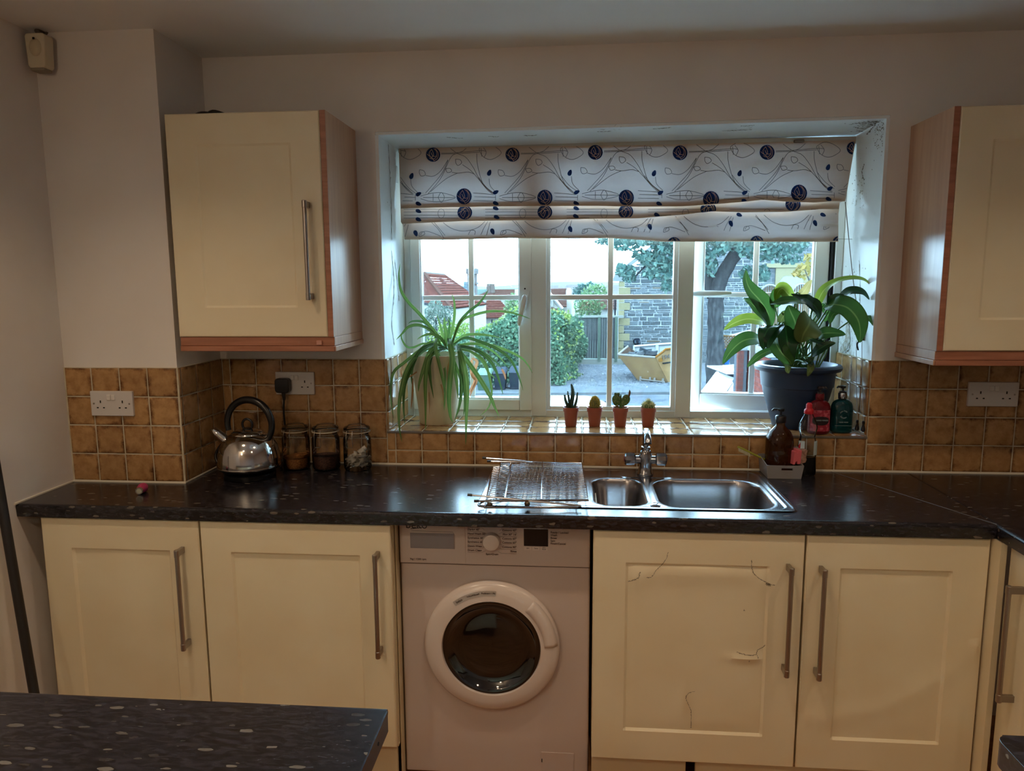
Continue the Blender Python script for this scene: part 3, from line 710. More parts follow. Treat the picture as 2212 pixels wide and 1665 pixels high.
# ------------------------------------------------------------------ cabinets
def door_grid(w, h, th=.020, mg=.095, depth=.0075, slope=.007, extra=None, dense=False):
    """front surface of a recessed-panel door as a height field; local x 0..w, z 0..h, front at y=0 facing -y"""
    def lines(L, pm):
        s = {0, .003, L-.003, L, pm, pm+slope, L-pm-slope, L-pm}
        n = 70 if dense else 10
        for k in range(1, n): s.add(L*k/n)
        s = sorted(s); out = [s[0]]
        for q in s[1:]:
            if q-out[-1] > .0008: out.append(q)
        return out
    xs, zs = lines(w, mg), lines(h, mg)
    def f(x, z):
        d = min(x-mg, w-mg-x, z-mg, h-mg-z); r = depth*min(1, max(0, d/slope)) if d > 0 else 0
        e = min(x, w-x, z, h-z); r += .003*max(0, 1-e/.003)
        if extra and e > .01: r -= extra(x, z, d)
        return r
    m = MB(); m.grid(lambda i, j: (xs[i], f(xs[i], zs[j]), zs[j]), len(xs)-1, len(zs)-1)
    m.quad((0, .003, 0), (0, .003, h), (0, th, h), (0, th, 0)); m.quad((w, .003, 0), (w, th, 0), (w, th, h), (w, .003, h))
    m.quad((0, .003, h), (w, .003, h), (w, th, h), (0, th, h)); m.quad((0, .003, 0), (0, th, 0), (w, th, 0), (w, .003, 0)); m.quad((0, th, 0), (0, th, h), (w, th, h), (w, th, 0))
    return m
def place(m, x, y, z, rot=0):
    c, s = math.cos(rot), math.sin(rot); m.v = [(x+a*c-b*s, y+a*s+b*c, z+q) for a, b, q in m.v]; return m
def bar_handle(parent, p0, p1, out, name='handle'):
    """p0,p1: ends of the bar axis (top, bottom) standing off the door; out = direction off the door"""
    p0, p1, out = map(Vector, (p0, p1, out)); d = (p1-p0).normalized()
    m = MB(); m.tube([p0, p1], .0068, 14)
    for q, s in ((p0+d*.001, 1), (p1-d*.001, -1)):
        m.tube([q, q+d*s*.022], .0078, 14)
        c = q+d*s*.011-out*.0185; m.obox(c, out.cross(d)*.0055, d*.0095, out*.019)
    return m.build(name, M_steel, parent, smooth=True, bevel=.001)
DY = -.561
def base_unit(label, x0, x1, extra=None, dense=False, hx=None, hz=None, ztop=.866, zbot=.144, carc=True, side=None):
    t = thing('base_cabinet', label, 'cabinet', ((x0+x1)/2, -.3, 0))
    m = place(door_grid(x1-x0-.003, ztop-zbot, extra=extra, dense=dense), x0, DY, zbot)
    dr = m.build('door', M_cream, t, smooth=True, angle=22)
    c = MB(); zc = ZW-.0405; y0 = DY+.022
    yb_ = -.31 if x0 < -1 else -.02
    c.box(x0+.001, x0+.017, y0, yb_, .135, zc); c.box(x1-.018, x1-.002, y0, yb_, .135, zc); c.box(x0+.017, x1-.018, y0, yb_, .135, .15); c.box(x0+.017, x1-.018, y0, y0+.1, zc-.016, zc)
    c.build('carcass', M_carc, t)
    if hx is not None: bar_handle(dr, (hx, DY-.037, hz[0]), (hx, DY-.037, hz[1]), (0, -1, 0))
    return t, dr
bulge1 = lambda x, z, d: .006*math.exp(-(((x-.25)/.10)**2+((z-.40)/.22)**2)) if d > 0 else 0
base_unit('narrow cream base cabinet at the left end, under the pink cap', -1.272, -.7565, bulge1, True, -.812, (.787, .462))
base_unit('wide cream base cabinet just left of the washing machine', -.7535, -.156, None, False, -.198, (.789, .461))
def bulge3(x, z, d):
    if d <= 0: return -0.0008*0
    w, h = .603, .722; b = 0
    sm = min(1, d/.03)
    b += .0035*sm*(1-math.exp(-((z-.627)/.05)**2)*0)
    b += .006*math.exp(-(((x-.30)/.16)**2+((z-.60)/.035)**2)) *min(1, d/.01)
    b += .006*math.exp(-(((x-.50)/.03)**2+((z-.57)/.05)**2))+.005*math.exp(-(((x-.13)/.03)**2+((z-.575)/.035)**2))
    b += .007*math.exp(-(((x-.45)/.06)**2+((z-.34)/.012)**2))+.0045*math.exp(-(((x-.27)/.018)**2+((z-.19)/.05)**2))
    return b
t3, d3 = base_unit('cream sink cabinet with cracked peeling door vinyl', .447, 1.0505, bulge3, True, 1.003, (.783, .452))
def dcrack(pts, w, s):
    P = [at(u, v, y=DY-.004) for u, v in pts]; return crack(d3, 'crack', P, w, (0, -1, 0), s)
Z3 = lambda x, y: (1250+x/2.947, 1100+y/2.947)
for s, (pl, w_) in enumerate([([(312, 458), (350, 450), (382, 432), (385, 410), (395, 398)], .0012), ([(430, 432), (462, 430), (490, 390), (512, 368), (550, 325), (572, 270)], .0009), ([(1100, 320), (1102, 375), (1125, 420), (1160, 445), (1195, 465), (1225, 478), (1250, 482)], .0010),
                              ([(1192, 468), (1210, 480), (1222, 480)], .0035), ([(1005, 908), (1050, 922), (1090, 928), (1130, 922), (1138, 895), (1165, 880), (1188, 862)], .0012), ([(742, 1155), (700, 1170), (683, 1200), (700, 1245), (716, 1290), (714, 1388)], .0009), ([(1135, 925), (1145, 950)], .0007), ([(1051, 636), (1055, 646)], .0018), ([(1082, 966), (1090, 969)], .0018), ([(712, 1384), (716, 1390)], .002)]):
    dcrack([Z3(*q) for q in pl], w_, s+40)
def bulge4(x, z, d):
    q = math.hypot(x-.02, z-.72)-.56; b = .003*math.exp(-(q/.03)**2)*(1 if z < .42 else 0) if d > -.09 else 0
    return b+(.002*min(1, max(0, d/.05)))
base_unit('cream base cabinet in the right corner with a creased door', 1.0535, 1.553, bulge4, True, 1.094, (.780, .446))
# corner filler and the return unit, facing left
tc = thing('base_cabinet', 'cream base cabinet turned to face left at the right edge', 'cabinet', (1.8, -.9, 0))
MB().box(1.5555, 1.572, -.60, -.55, .10, ZW-.041).build('filler', M_cream, tc)
m = door_grid(.50, .722); m = place(m, 1.5735, -.612, .144, -PI/2); drr = m.build('door', M_cream, tc, smooth=True, angle=50)
MB().box(1.596, 2.15, -1.14, -.605, .135, ZW-.041).build('carcass', M_carc, tc)
hx = 1.5735-.037
hA = at(2178, 1224, x=hx); hB = at(2167, 1467, x=hx); yh = (hA.y+hB.y)/2
bar_handle(drr, (hx, yh, .783), (hx, yh, .452), (-1, 0, 0))
# plinths
def plinth(label, x0, x1, h=.130):
    t = tag(MB().box(x0, x1, -.535, -.519, .004, h).build('plinth', M_carc), label, 'plinth'); return t
plinth('cream plinth under the two left base cabinets', X0+.002, -.165)
plinth('cream plinth piece under the left half of the sink cabinet', .448, .735)
plinth('cream plinth piece under the right corner cabinet', .765, 1.55)
# filler post between left cabinets and the washer
tf = tag(MB().box(-.1555, -.1535+.0, -.52, -.03, .004, ZW-.042).build('end_panel', M_carc), 'thin cream end panel beside the washing machine', 'panel')

# ------------------------------------------------------------------ washing machine
wm = thing('washing_machine', 'white front-loading washing machine with round black glass door', 'washing machine', (.14, -.25, 0))
WX0, WX1, WY = -.1495, .4395, -.484
m = MB(); m.box(WX0, WX1, WY, -.03, .012, .848); m.build('body', M_wm, wm, bevel=.006)
M_seam = mat('seam_grey', '#6f655e', .7)
zp0 = .722
MB().box(WX0+.001, WX1-.001, WY-.008, WY+.002, zp0+.0015, .846).build('control_panel', M_wm, wm, bevel=.003)
MB().box(WX0+.0015, WX1-.0015, WY-.003, WY+.001, zp0-.0015, zp0+.0015).build('panel_seam', M_seam, wm)
PY = WY-.0083
def wp(u, v, y=PY): return at(u, v, y=y)
# drawer with recessed grip
a, b_ = wp(886, 1150), wp(981, 1186)
dw = MB().box(WX0+.002, wp(1006, 1200).x, PY-.0008, PY+.002, zp0+.003, .845).build('drawer', M_wm, wm, bevel=.001)
g = MB(); gx0, gx1, gz0, gz1 = a.x, b_.x, b_.z+.001, a.z
g.quad((gx0, PY-.001, gz1), (gx1, PY-.001, gz1), (gx1, PY-.0004, gz0), (gx0, PY-.0004, gz0))
g = MB(); g.box(gx0, gx1, PY-.0022, PY-.0006, gz0, gz1); g.build('grip_recess', mat('grey_plastic', '#8f8a8e', .45), dw, bevel=.001)
g = MB(); g.tube([wp(888, 1146, PY-.001), wp(978, 1149, PY-.001), wp(982, 1156, PY-.001), wp(982, 1186, PY-.001)], .0006, 4); g.build('grip_line', M_seam, dw)
M_ink = mat('dark_print', '#3a3030', .6)
t_ = text('lettering', 'beko', .034, wp(899.5, 1134, PY-.0022), RF, mat('logo_print', '#2a2126', .5), wm)
MB().tube([wp(887, 1142, PY-.0015), wp(911, 1139.5, PY-.0015)], .0011, 4).build('logo_underline', M_ink, wm)
text('lettering', '7kg | 1200 rpm', .0085, wp(903, 1207.5, PY-.0015), RF, M_ink, wm)
kc = wp(1062, 1168)
m = MB(); m.lathe([(.0275, 0), (.027, -.012), (.0245, -.020), (.020, -.0225), (.001, -.023)], (kc.x, PY, kc.z), 32, axis='y'); m.build('programme_knob', M_wm2, wm, smooth=True)
LN = [('Daily 30°', 1135), ('Dark+ 40°', 1143.5), ('Hand Wash 20°', 1152.5), ('Synthetics 40°', 1161.5), ('Synthetics 60°', 1170), ('Down Wear 40°', 1179), ('Drum Clean', 1188)]
RN_ = [('Cottons 20°', 1138), ('Cottons 40°', 1146), ('Mini 30° 14’', 1155), ('Cottons 60°', 1164), ('Cottons 60°', 1172.5), ('Cottons 90°', 1182), ('Rinse', 1191)]
lm = MB()
for k, (s_, v) in enumerate(LN):
    text('lettering', s_, .0088, wp(1010, v, PY-.0012), RF, M_ink, wm, 'LEFT')
    lm.tube([wp(1010, v+4.5, PY-.0006), wp(1041, v+5, PY-.0006), wp(1050-abs(k-3)*1.3+(3 if k == 6 else 0), v+5-(k-3)*1.3, PY-.0006)], .00035, 4)
for k, (s_, v) in enumerate(RN_):
    text('lettering', s_, .0088, wp(1116, v, PY-.0012), RF, M_ink, wm, 'RIGHT')
    lm.tube([wp(1116, v+4.5, PY-.0006), wp(1084, v+4, PY-.0006), wp(1075+abs(k-3)*1.3-(3 if k == 6 else 0), v+4-(k-3)*1.3, PY-.0006)], .00035, 4)
lm.build('dial_lines', M_seam, wm)
text('lettering', 'Spin+Drain', .0085, wp(1063, 1197, PY-.0012), RF, M_ink, wm)
text('lettering', 'On/Off', .0085, wp(1063, 1136, PY-.0012), RF, M_ink, wm)
a, b_ = wp(1131.5, 1142), wp(1184, 1180)
MB().box(a.x, b_.x, PY-.0016, PY, b_.z, a.z).build('display', mat('navy_display', '#060b18', .12), wm, bevel=.0008)
sx_ = (b_.x-a.x)/3
for k, s_ in enumerate(['Spin', 'Temp', 'Start\nPause']):
    x = a.x+sx_*k; q = MB().box(x+.0004, x+sx_-.0004, PY-.0014, PY, b_.z-.014, b_.z-.0008).build('button', M_wm2, wm, bevel=.0006)
    text('lettering', s_, .005, (x+sx_/2, PY-.0018, b_.z-.0065), RF, M_ink, q)
text('lettering', 'Ready / Locked\nWash\nRinse\nSpin\nFinish/Cancel', .0088, wp(1189, 1162, PY-.0012), RF, M_ink, wm, 'LEFT')
MB().box(wp(1246, 1142).x, wp(1264, 1142).x, PY-.0010, PY, wp(1250, 1143).z, wp(1250, 1141.5).z).build('model_mark', M_seam, wm)
# door
dc = Vector((.1365, WY, .4635)); RO = .2125
dm = MB(); prof = [(RO-.004, .002), (RO, -.008), (RO-.002, -.020), (RO-.012, -.030), (RO-.035, -.037), (RO-.058, -.037), (RO-.060, -.030), (RO-.0615, -.012)]
dm.lathe(prof, dc, 80, axis='y', cap=False); door = dm.build('door_ring', M_wm2, wm, smooth=True, angle=50)
gm = MB(); gm.lathe([(RO-.0605, -.030), (RO-.066, -.031), (RO-.075, -.024), (RO-.088, -.012), (RO-.104, -.006), (RO-.120, -.010), (.06, -.013), (.001, -.014)], dc, 80, axis='y', cap=False)
M_wg = mat('black_door_glass', '#06070a', .06, spec=.7, coat=.6)
gl = gm.build('door_glass', M_wg, door, smooth=True, angle=50)
sl_ = MB(); pts = []
for k in range(15):
    a = math.radians(128-k*3.1); pts.append((dc.x+math.cos(a)*.190, dc.z+math.sin(a)*.190))
inn = [(dc.x+math.cos(math.radians(128-k*3.1))*.174, dc.z+math.sin(math.radians(128-k*3.1))*.174) for k in range(15)]
sl_.grid(lambda i, j: ((inn if j else pts)[i][0], WY-.0375-.0006*0-(.0006), (inn if j else pts)[i][1]), 14, 1)
sl_.build('door_sticker', mat('grey_sticker', '#b9b4ae', .5), door, fix=False)
a = math.radians(122); text('lettering', 'beko', .011, (dc.x+math.cos(a)*.182, WY-.0388, dc.z+math.sin(a)*.182), (PI/2, -math.radians(32), 0), M_ink, door)
a = math.radians(107); text('lettering', 'VOLUMEwash', .007, (dc.x+math.cos(a)*.182, WY-.0388, dc.z+math.sin(a)*.182), (PI/2, -math.radians(17), 0), M_ink, door)
a = math.radians(92); text('lettering', 'ProSmart • 10y', .007, (dc.x+math.cos(a)*.182, WY-.0388, dc.z+math.sin(a)*.182), (PI/2, -math.radians(2), 0), M_ink, door)
hg = MB(); A = [math.radians(q) for q in np.linspace(50, 4, 16)]
hg.grid(lambda i, j: (dc.x+math.cos(A[i])*(.206-.040*j/3), WY-(.026, .0375, .0388, .0382)[j], dc.z+math.sin(A[i])*(.206-.040*j/3)), 15, 3)
hg.build('door_grip', M_wm2, door, smooth=True, solid=.002)
a, b_ = at(1169, 1623, y=WY), at(1240, 1665, y=WY)
MB().box(a.x, b_.x, WY-.002, WY+.001, .014, a.z).build('filter_flap', M_wm, wm, bevel=.0015)
MB().box(a.x+.001, a.x+.004, WY-.003, WY, a.z-.035, a.z-.023).build('flap_slot', M_dark, wm)
for sx in (WX0+.05, WX1-.05):
    for yy in (WY+.05, -.08): MB().lathe([(.02, 0), (.02, .008), (.008, .012), (.008, .014)], (sx, yy, 0), 12).build('foot', M_black, wm)

# ------------------------------------------------------------------ wall cabinets
def wall_unit(label, xd0, xd1, yf, zt, zb, zpel, side, hx=None, hz=None, dense=False):
    t = thing('wall_cabinet', label, 'wall cabinet', ((xd0+xd1)/2, yf/2, zb))
    dr = place(door_grid(xd1-xd0, zt-zb, depth=.003), xd0, yf, zb).build('door', M_cream, t, smooth=True, angle=15)
    sx0, sx1 = (xd1+.0015, xd1+.0195) if side > 0 else (xd0-.0195, xd0-.0015)
    MB().box(sx0, sx1, yf+.004, -.001, zb, zt+.001).build('end_panel', M_beech, t)
    MB().box(sx0+.0002, sx1-.0002, yf+.002, yf+.0045, zb, zt+.0008).build('panel_edging', M_edge, t)
    MB().box(min(xd0, xd1), max(xd0, xd1), yf+.023, -.001, zb+.002, zt).build('carcass', M_carc, t)
    xa, xb = (xd0, sx1) if side > 0 else (sx0, xd1)
    p = MB(); zm = zb-(zb-zpel)*.62
    for (q0, q1, o_) in ((zm, zb-.001, .0), (zpel, zm-.0008, .003)): p.box(xa, xb, yf+.006-o_, yf+.024, q0, q1)
    p.build('pelmet', M_edge, t, bevel=.0015)
    p = MB()
    for (q0, q1, o_) in ((zm, zb-.001, .0), (zpel, zm-.0008, .003)):
        if side > 0: p.box(sx1-.016, sx1+.001+o_, yf+.007, -.001, q0, q1)
        else: p.box(sx0-.001-o_, sx0+.016, yf+.007, -.001, q0, q1)
    p.build('side_pelmet', M_beech, t, bevel=.0015)
    if hx: bar_handle(dr, (hx, yf-.037, hz[0]), (hx, yf-.037, hz[1]), (0, -1, 0))
    return t
lc = wall_unit('cream wall cabinet left of the window with a steel bar handle', -.9125, -.4095, -.3206, 2.119, 1.4136, 1.366, 1, -.4545, (1.843, 1.533))
q = at(690, 740, y=-.318); MB().box(q.x-.009, q.x+.009, -.3215, -.312, q.z-.007, q.z+.007).build('cam_cover', mat('pink_plastic', '#c08c7c', .5), lc, bevel=.001)
wall_unit('cream wall cabinet at the right edge, its pale wood side to the window', 1.5175, 2.10, -.2847, 2.089, 1.368, 1.322, -1)
ob = thing('folded_strap', 'black item lying on top of the left wall cabinet', 'strap', (-.81, -.16, 2.12))
m = MB(); m.sphere((-.835, -.20, 2.137), .017, 16, 8, (2.0, 2.2, .85)); m.build('bundle', M_black, ob, smooth=True)
m = MB(); m.tube(crom([(-.84, -.2, 2.134), (-.80, -.22, 2.147), (-.76, -.2, 2.137), (-.73, -.17, 2.126)], 5), .006, 8); m.build('loop', M_black, ob, smooth=True)

# ------------------------------------------------------------------ sink
sk = thing('sink', 'stainless steel inset sink with a small and a large bowl', 'sink', (.57, -.27, ZW))
def rbox(x, y, x0, x1, y0, y1, r):
    """signed distance to a rounded box, negative inside"""
    cx, cy, hx, hy = (x0+x1)/2, (y0+y1)/2, (x1-x0)/2-r, (y1-y0)/2-r
    dx, dy = np.abs(x-cx)-hx, np.abs(y-cy)-hy
    return np.hypot(np.maximum(dx, 0), np.maximum(dy, 0))+np.minimum(np.maximum(dx, dy), 0)-r
nx, ny = 330, 170
gx_ = np.linspace(SX0, SX1, nx+1); gy_ = np.linspace(SY0, SY1, ny+1); X, Y = np.meshgrid(gx_, gy_)
ss = lambda t: np.clip(t, 0, 1)**2*(3-2*np.clip(t, 0, 1))
Z = np.full(X.shape, ZW+.0035)
Z += .0015*np.exp(-((rbox(X, Y, SX0+.006, SX1-.006, SY0+.006, SY1-.006, .03))/.004)**2)
Z -= .0030*ss(-rbox(X, Y, SX0+.020, SX1-.020, SY0+.018, SY1-.012, .035)/.010)
dr_ = rbox(X, Y, .13, .415, -.45, -.10, .03)
Z -= ss(-dr_/.02)*(.003+.0016*np.cos(X*2*PI/.030))
Z += .003*ss(-rbox(X, Y, .54, .74, -.150, -.05, .04)/.012)
for (x0, x1, y0, y1, r, dep) in ((.450, .617, -.462, -.150, .06, .105), (.652, 1.000, -.478, -.148, .085, .150)):
    s = -rbox(X, Y, x0, x1, y0, y1, r); Z -= .0015*ss((s+.012)/.012); Z -= dep*ss(s/.030)**.8
    cxx, cyy = (x0+x1)/2, (y0+y1)/2
    Z -= .004*np.clip(1-np.hypot(X-cxx, Y-cyy)/.05, 0, 1)
m = MB(); m.grid(lambda i, j: (gx_[i], gy_[j], Z[j, i]), nx, ny)
corner = rbox(X, Y, SX0, SX1, SY0, SY1, .03)
keep = []
for k, f_ in enumerate(m.f):
    j, i = divmod(k, nx)
    if max(corner[j, i], corner[j+1, i+1], corner[j+1, i], corner[j, i+1]) <= .0022: keep.append(f_)
m.f = keep; m.m = [0]*len(keep)
sko = m.build('basin', M_sink, sk, smooth=True, angle=0)
for cxx, cyy, dp in ((.5335, -.306, .105), (.826, -.313, .150)):
    d_ = MB(); d_.lathe([(.038, 0), (.036, .003), (.028, .001), (.026, -.002), (.001, -.002)], (cxx, cyy, ZW-dp-.006), 28); d_.build('waste', M_chrome, sk, smooth=True)
    dd = MB()
    for k in range(6): a = k*PI/3; dd.lathe([(.003, .0), (.003, .001)], (cxx+.014*math.cos(a), cyy+.014*math.sin(a), ZW-dp-.0075), 8)
    dd.build('waste_holes', M_dark, sk)
p = at(1416, 1091, z=ZW+.004); d_ = MB(); d_.lathe([(.017, 0), (.0165, .003), (.010, .006), (.001, .0065)], p, 24); d_.build('pop_up_knob', M_chrome, sk, smooth=True)
# mixer tap
tp = thing('mixer_tap', 'chrome mixer tap with two lever knobs behind the sink', 'tap', (.638, -.100, ZW))
tx, ty, tz = .638, -.100, ZW+.004
m = MB(); m.lathe([(.029, 0), (.029, .004), (.0245, .010), (.0225, .03), (.0225, .072), (.019, .084), (.0155, .088)], (tx, ty, tz), 28); m.build('body', M_chrome, tp, smooth=True)
m = MB(); m.tube([(tx-.045, ty, tz+.052), (tx+.045, ty, tz+.052)], .0145, 20); m.build('cross_arm', M_chrome, tp, smooth=True)
for s_ in (-1, 1):
    m = MB(); m.lathe([(.015, 0), (.021, .004), (.0225, .010), (.0225, .034), (.019, .038), (.001, .0385)], (0, 0, 0), 10, axis='x')
    m.v = [(tx+s_*(.034+x), ty+y, tz+.054+z) for x, y, z in m.v]; k_ = m.build('knob', M_chrome, tp, smooth=True, angle=25)
    MB().lathe([(.010, 0), (.010, .002)], (tx+.0725 if s_ > 0 else tx-.0745, ty, tz+.054), 16, axis='x').build('knob_cap', mat('red_blue_cap', '#7a1d22', .3) if s_ < 0 else mat('blue_cap', '#223a6a', .3), k_)
m = MB(); m.lathe([(.0165, 0), (.0165, .012), (.013, .014)], (tx, ty, tz+.086), 24); m.build('collar', M_chrome, tp, smooth=True)
m = MB(); P = crom([(tx, ty, tz+.095), (tx, ty, tz+.12), (tx, ty-.003, tz+.142), (tx-.001, ty-.022, tz+.158), (tx-.002, ty-.055, tz+.159), (tx-.003, ty-.085, tz+.150), (tx-.003, ty-.098, tz+.130)], 7)
m.tube(P, [.0112]*(len(P)-8)+[.0112+.0003*k for k in range(8)], 20); m.build('spout', M_chrome, tp, smooth=True)

# ------------------------------------------------------------------ folded dish rack lying on the drainer
rk = thing('dish_rack', 'folded chrome wire dish rack lying on the sink drainer', 'dish rack', (.28, -.30, ZW))
zr_ = ZW+.034
A, B, C_, D_ = at(1082, 997, z=zr_), at(1257, 1000, z=zr_), at(1068, 1082, z=zr_), at(1271, 1081, z=zr_)
def bl(s, t): return (A*(1-s)+B*s)*(1-t)+(C_*(1-s)+D_*s)*t
def wire(name, pts, r, mm=None, closed=False): return MB().tube(pts, r, 8, closed=closed).build(name, mm or M_chrome, rk, smooth=True)
wire('frame', [bl(0, 0), bl(1, 0), bl(1, 1), bl(0, 1)], .0024, closed=True)
for k in range(27):
    t = (k+.6)/27.3; wire('wire', [bl(0, t), bl(1, t)], .00135)
for s_ in (.13, .52): wire('cross_bar', [bl(s_, 0)+Vector((0, 0, .004)), bl(s_-.02, 1)+Vector((0, 0, .004))], .0026)
lo = Vector((-.018, 0, -.018))
wire('lower_frame', [bl(-.04, .02)+lo, bl(.92, .02)+lo, bl(.95, 1.02)+lo, bl(-.04, 1.02)+lo], .0024, closed=True)
for k in range(20):
    t = (k+.7)/20.5; wire('wire', [bl(-.03, t)+lo, bl(.2, t)+lo*.1], .0013)
for (q0, q1) in (((1047, 989), (1200, 1001)), ((1057, 996), (1165, 999)), ((1016, 1069), (1255, 1092)), ((1030, 1082), (1262, 1079))):
    a, b_ = at(q0[0], q0[1], z=zr_+.012), at(q1[0], q1[1], z=zr_+.001); wire('folding_leg', [a, b_], .0028)
    wire('rubber_cap', [a-(b_-a).normalized()*.008, a+(b_-a).normalized()*.006], .0042, M_black)
for u, v in ((1058, 1090), (1139, 1088)):
    a = at(u, v, z=ZW+.0155); MB().sphere(a, .009, 14, 10).build('ball_foot', mat('dark_bronze_ball', '#6a5a48', .3, .9), rk, smooth=True)
fr = [at(1046, 1083, z=ZW+.014), at(1035, 1088, z=ZW+.012), at(1042, 1094, z=ZW+.011), at(1110, 1096, z=ZW+.011), at(1256, 1093, z=ZW+.012)]
wire('base_wire', crom(fr, 6), .0032)
# ------------------------------------------------------------------ sockets
M_sock = mat('socket_white', '#cfcac6', .3)
def socket(label, x0, x1, zc_, ywall, tilt=0, plug=False, rock='both'):
    y = ywall-TT-.0005; xc = (x0+x1)/2; w, h = (x1-x0)/2, .0425
    t = thing('double_socket', label, 'socket', (xc, y, zc_), 'double wall sockets')
    MB().box(x0, x1, y-.009, y+.003, zc_-h, zc_+h).build('plate', M_sock, t, bevel=.0025)
    for s_ in (-1, 1):
        m = MB(); cx = xc+s_*w*.52
        m.box(cx-.002, cx+.002, y-.0096, y-.0088, zc_+.002, zc_+.011)
        for q in (-1, 1): m.box(cx+q*.011-.0032, cx+q*.011+.0032, y-.0096, y-.0088, zc_-.016, zc_-.012)
        if not (plug and s_ < 0): m.build('pin_holes', M_dark, t)
        s = MB().box(xc+s_*.008-.0065, xc+s_*.008+.0065, y-.0125, y-.008, zc_+.012, zc_+.030); s.build('rocker_switch', M_white, t, bevel=.0015)
        if not (plug and s_ < 0): MB().lathe([(.0032, 0), (.003, -.0008), (.001, -.0009)], (xc+s_*w*.84, y-.009, zc_), 10, axis='y').build('screw', M_steel, t)
    return t
socket('white double socket on the box pier tiles', -1.245, -1.095, 1.1875, YP)
socket('white double socket behind the kettle with a black plug in it', -.723, -.575, 1.2185, 0, plug=True)
socket('white double socket under the right wall cabinet', 1.742, 1.906, 1.194, 0)
# kettle plug and flex
pl = thing('plug', 'black plug in the socket behind the kettle, flex hanging down', 'plug', tuple(at(612, 832, y=-.02)))
pc = at(612, 832, y=-.03); m = MB()
def rr(w, h, r, n=5):
    o = []
    for cx, cy, a0 in ((w-r, h-r, 0), (-w+r, h-r, 90), (-w+r, -h+r, 180), (w-r, -h+r, 270)):
        for k in range(n+1): a = math.radians(a0+90*k/n); o.append((cx+r*math.cos(a), cy+r*math.sin(a)))
    return o
o_ = rr(.027, .027, .012)
m.prism([(pc.x+a, -.018, pc.z+b) for a, b in o_], (0, -.030, 0)); m.build('body', M_black, pl, bevel=.004)
m = MB(); m.tube([(pc.x+.001, -.034, pc.z-.024), (pc.x+.002, -.034, pc.z-.055)], [.008, .0055], 10)
m.tube(crom([(pc.x+.002, -.034, pc.z-.05), at(613, 890, y=-.034), at(617, 940, y=-.030), at(613, 975, y=-.035), at(609, 1000, y=-.06), at(607, 1010, z=ZW+.006)], 7), .0038, 10); m.build('flex', M_black, pl, smooth=True)

# ------------------------------------------------------------------ kettle
kx, ky = -.752, -.205
kt = thing('kettle', 'polished steel kettle with black hoop handle in the left corner', 'kettle', (kx, ky, ZW))
k0 = ZW
m = MB(); m.lathe([(.085, 0), (.088, .004), (.088, .018), (.080, .024), (.070, .026)], (kx, ky, k0), 40); m.build('power_base', M_black, kt, smooth=True)
m = MB(); m.lathe([(.088, .028), (.096, .030), (.1035, .036), (.1055, .040), (.1055, .044)], (kx, ky, k0), 48); m.build('foot_ring', M_black, kt, smooth=True)
m = MB(); m.lathe([(.106, .042), (.1065, .047), (.1055, .06), (.103, .085), (.097, .110), (.086, .132), (.070, .147), (.052, .156), (.046, .158)], (kx, ky, k0), 64, cap=False); m.build('body', M_mirror, kt, smooth=True, angle=60)
m = MB(); m.lathe([(.1075, .041), (.1085, .044), (.1075, .047)], (kx, ky, k0), 48, cap=False); m.build('base_trim', M_mirror, kt, smooth=True)
m = MB(); m.lathe([(.055, .152), (.057, .155), (.055, .159), (.045, .165), (.030, .169), (.015, .171), (.001, .172)], (kx, ky, k0), 40); lid = m.build('lid', M_mirror, kt, smooth=True)
m = MB(); c0 = Vector((kx, ky, k0+.186)); m.tube([c0+Vector((math.cos(a)*.018, 0, math.sin(a)*.020)) for a in np.linspace(-.9, PI+.9, 20)], .0042, 10); m.lathe([(.016, .170), (.016, .174), (.010, .176)], (kx, ky, k0), 18); m.build('lid_loop', M_black, lid, smooth=True)
# hoop handle: from rear right shoulder over the top to the front left
def hp_(a): return Vector((kx+.008+math.cos(a)*.086, ky-.012*math.cos(a), k0+.188+math.sin(a)*.086))
P = [hp_(a) for a in np.linspace(-.62, PI+.30, 34)]
m = MB(); m.tube(P, [.0095+.0035*math.sin(PI*i/33) for i in range(34)], 12, flat=1.0); m.build('hoop_handle', M_black, kt, smooth=True)
m = MB(); q = P[0]; m.tube([q+Vector((.000, 0, .004)), (kx+.074, ky, k0+.142)], [.010, .008], 10); m.lathe([(.006, 0), (.006, -.004)], (kx+.078, ky-.01, k0+.142), 10, axis='y'); m.build('handle_lug', M_mirror, kt, smooth=True)
m = MB(); m.tube([Vector((kx-.068, ky, k0+.118)), Vector((kx-.088, ky-.006, k0+.137)), Vector((kx-.108, ky-.010, k0+.157))], [.022, .0175, .0155], 20)
m.tube([Vector((kx-.106, ky-.010, k0+.155)), Vector((kx-.118, ky-.012, k0+.164)), Vector((kx-.130, ky-.013, k0+.165))], [.0165, .015, .006], 20); m.build('spout', M_mirror, kt, smooth=True)
m = MB(); m.tube(crom([at(510, 955, y=ky), at(498, 951, y=ky), at(484, 955, y=ky), at(470, 972, y=ky), at(466, 988, y=ky-.005), at(474, 1003, y=ky-.01), at(488, 1010, y=ky-.01)], 7), .0050, 10); m.build('side_handle', M_black, kt, smooth=True)

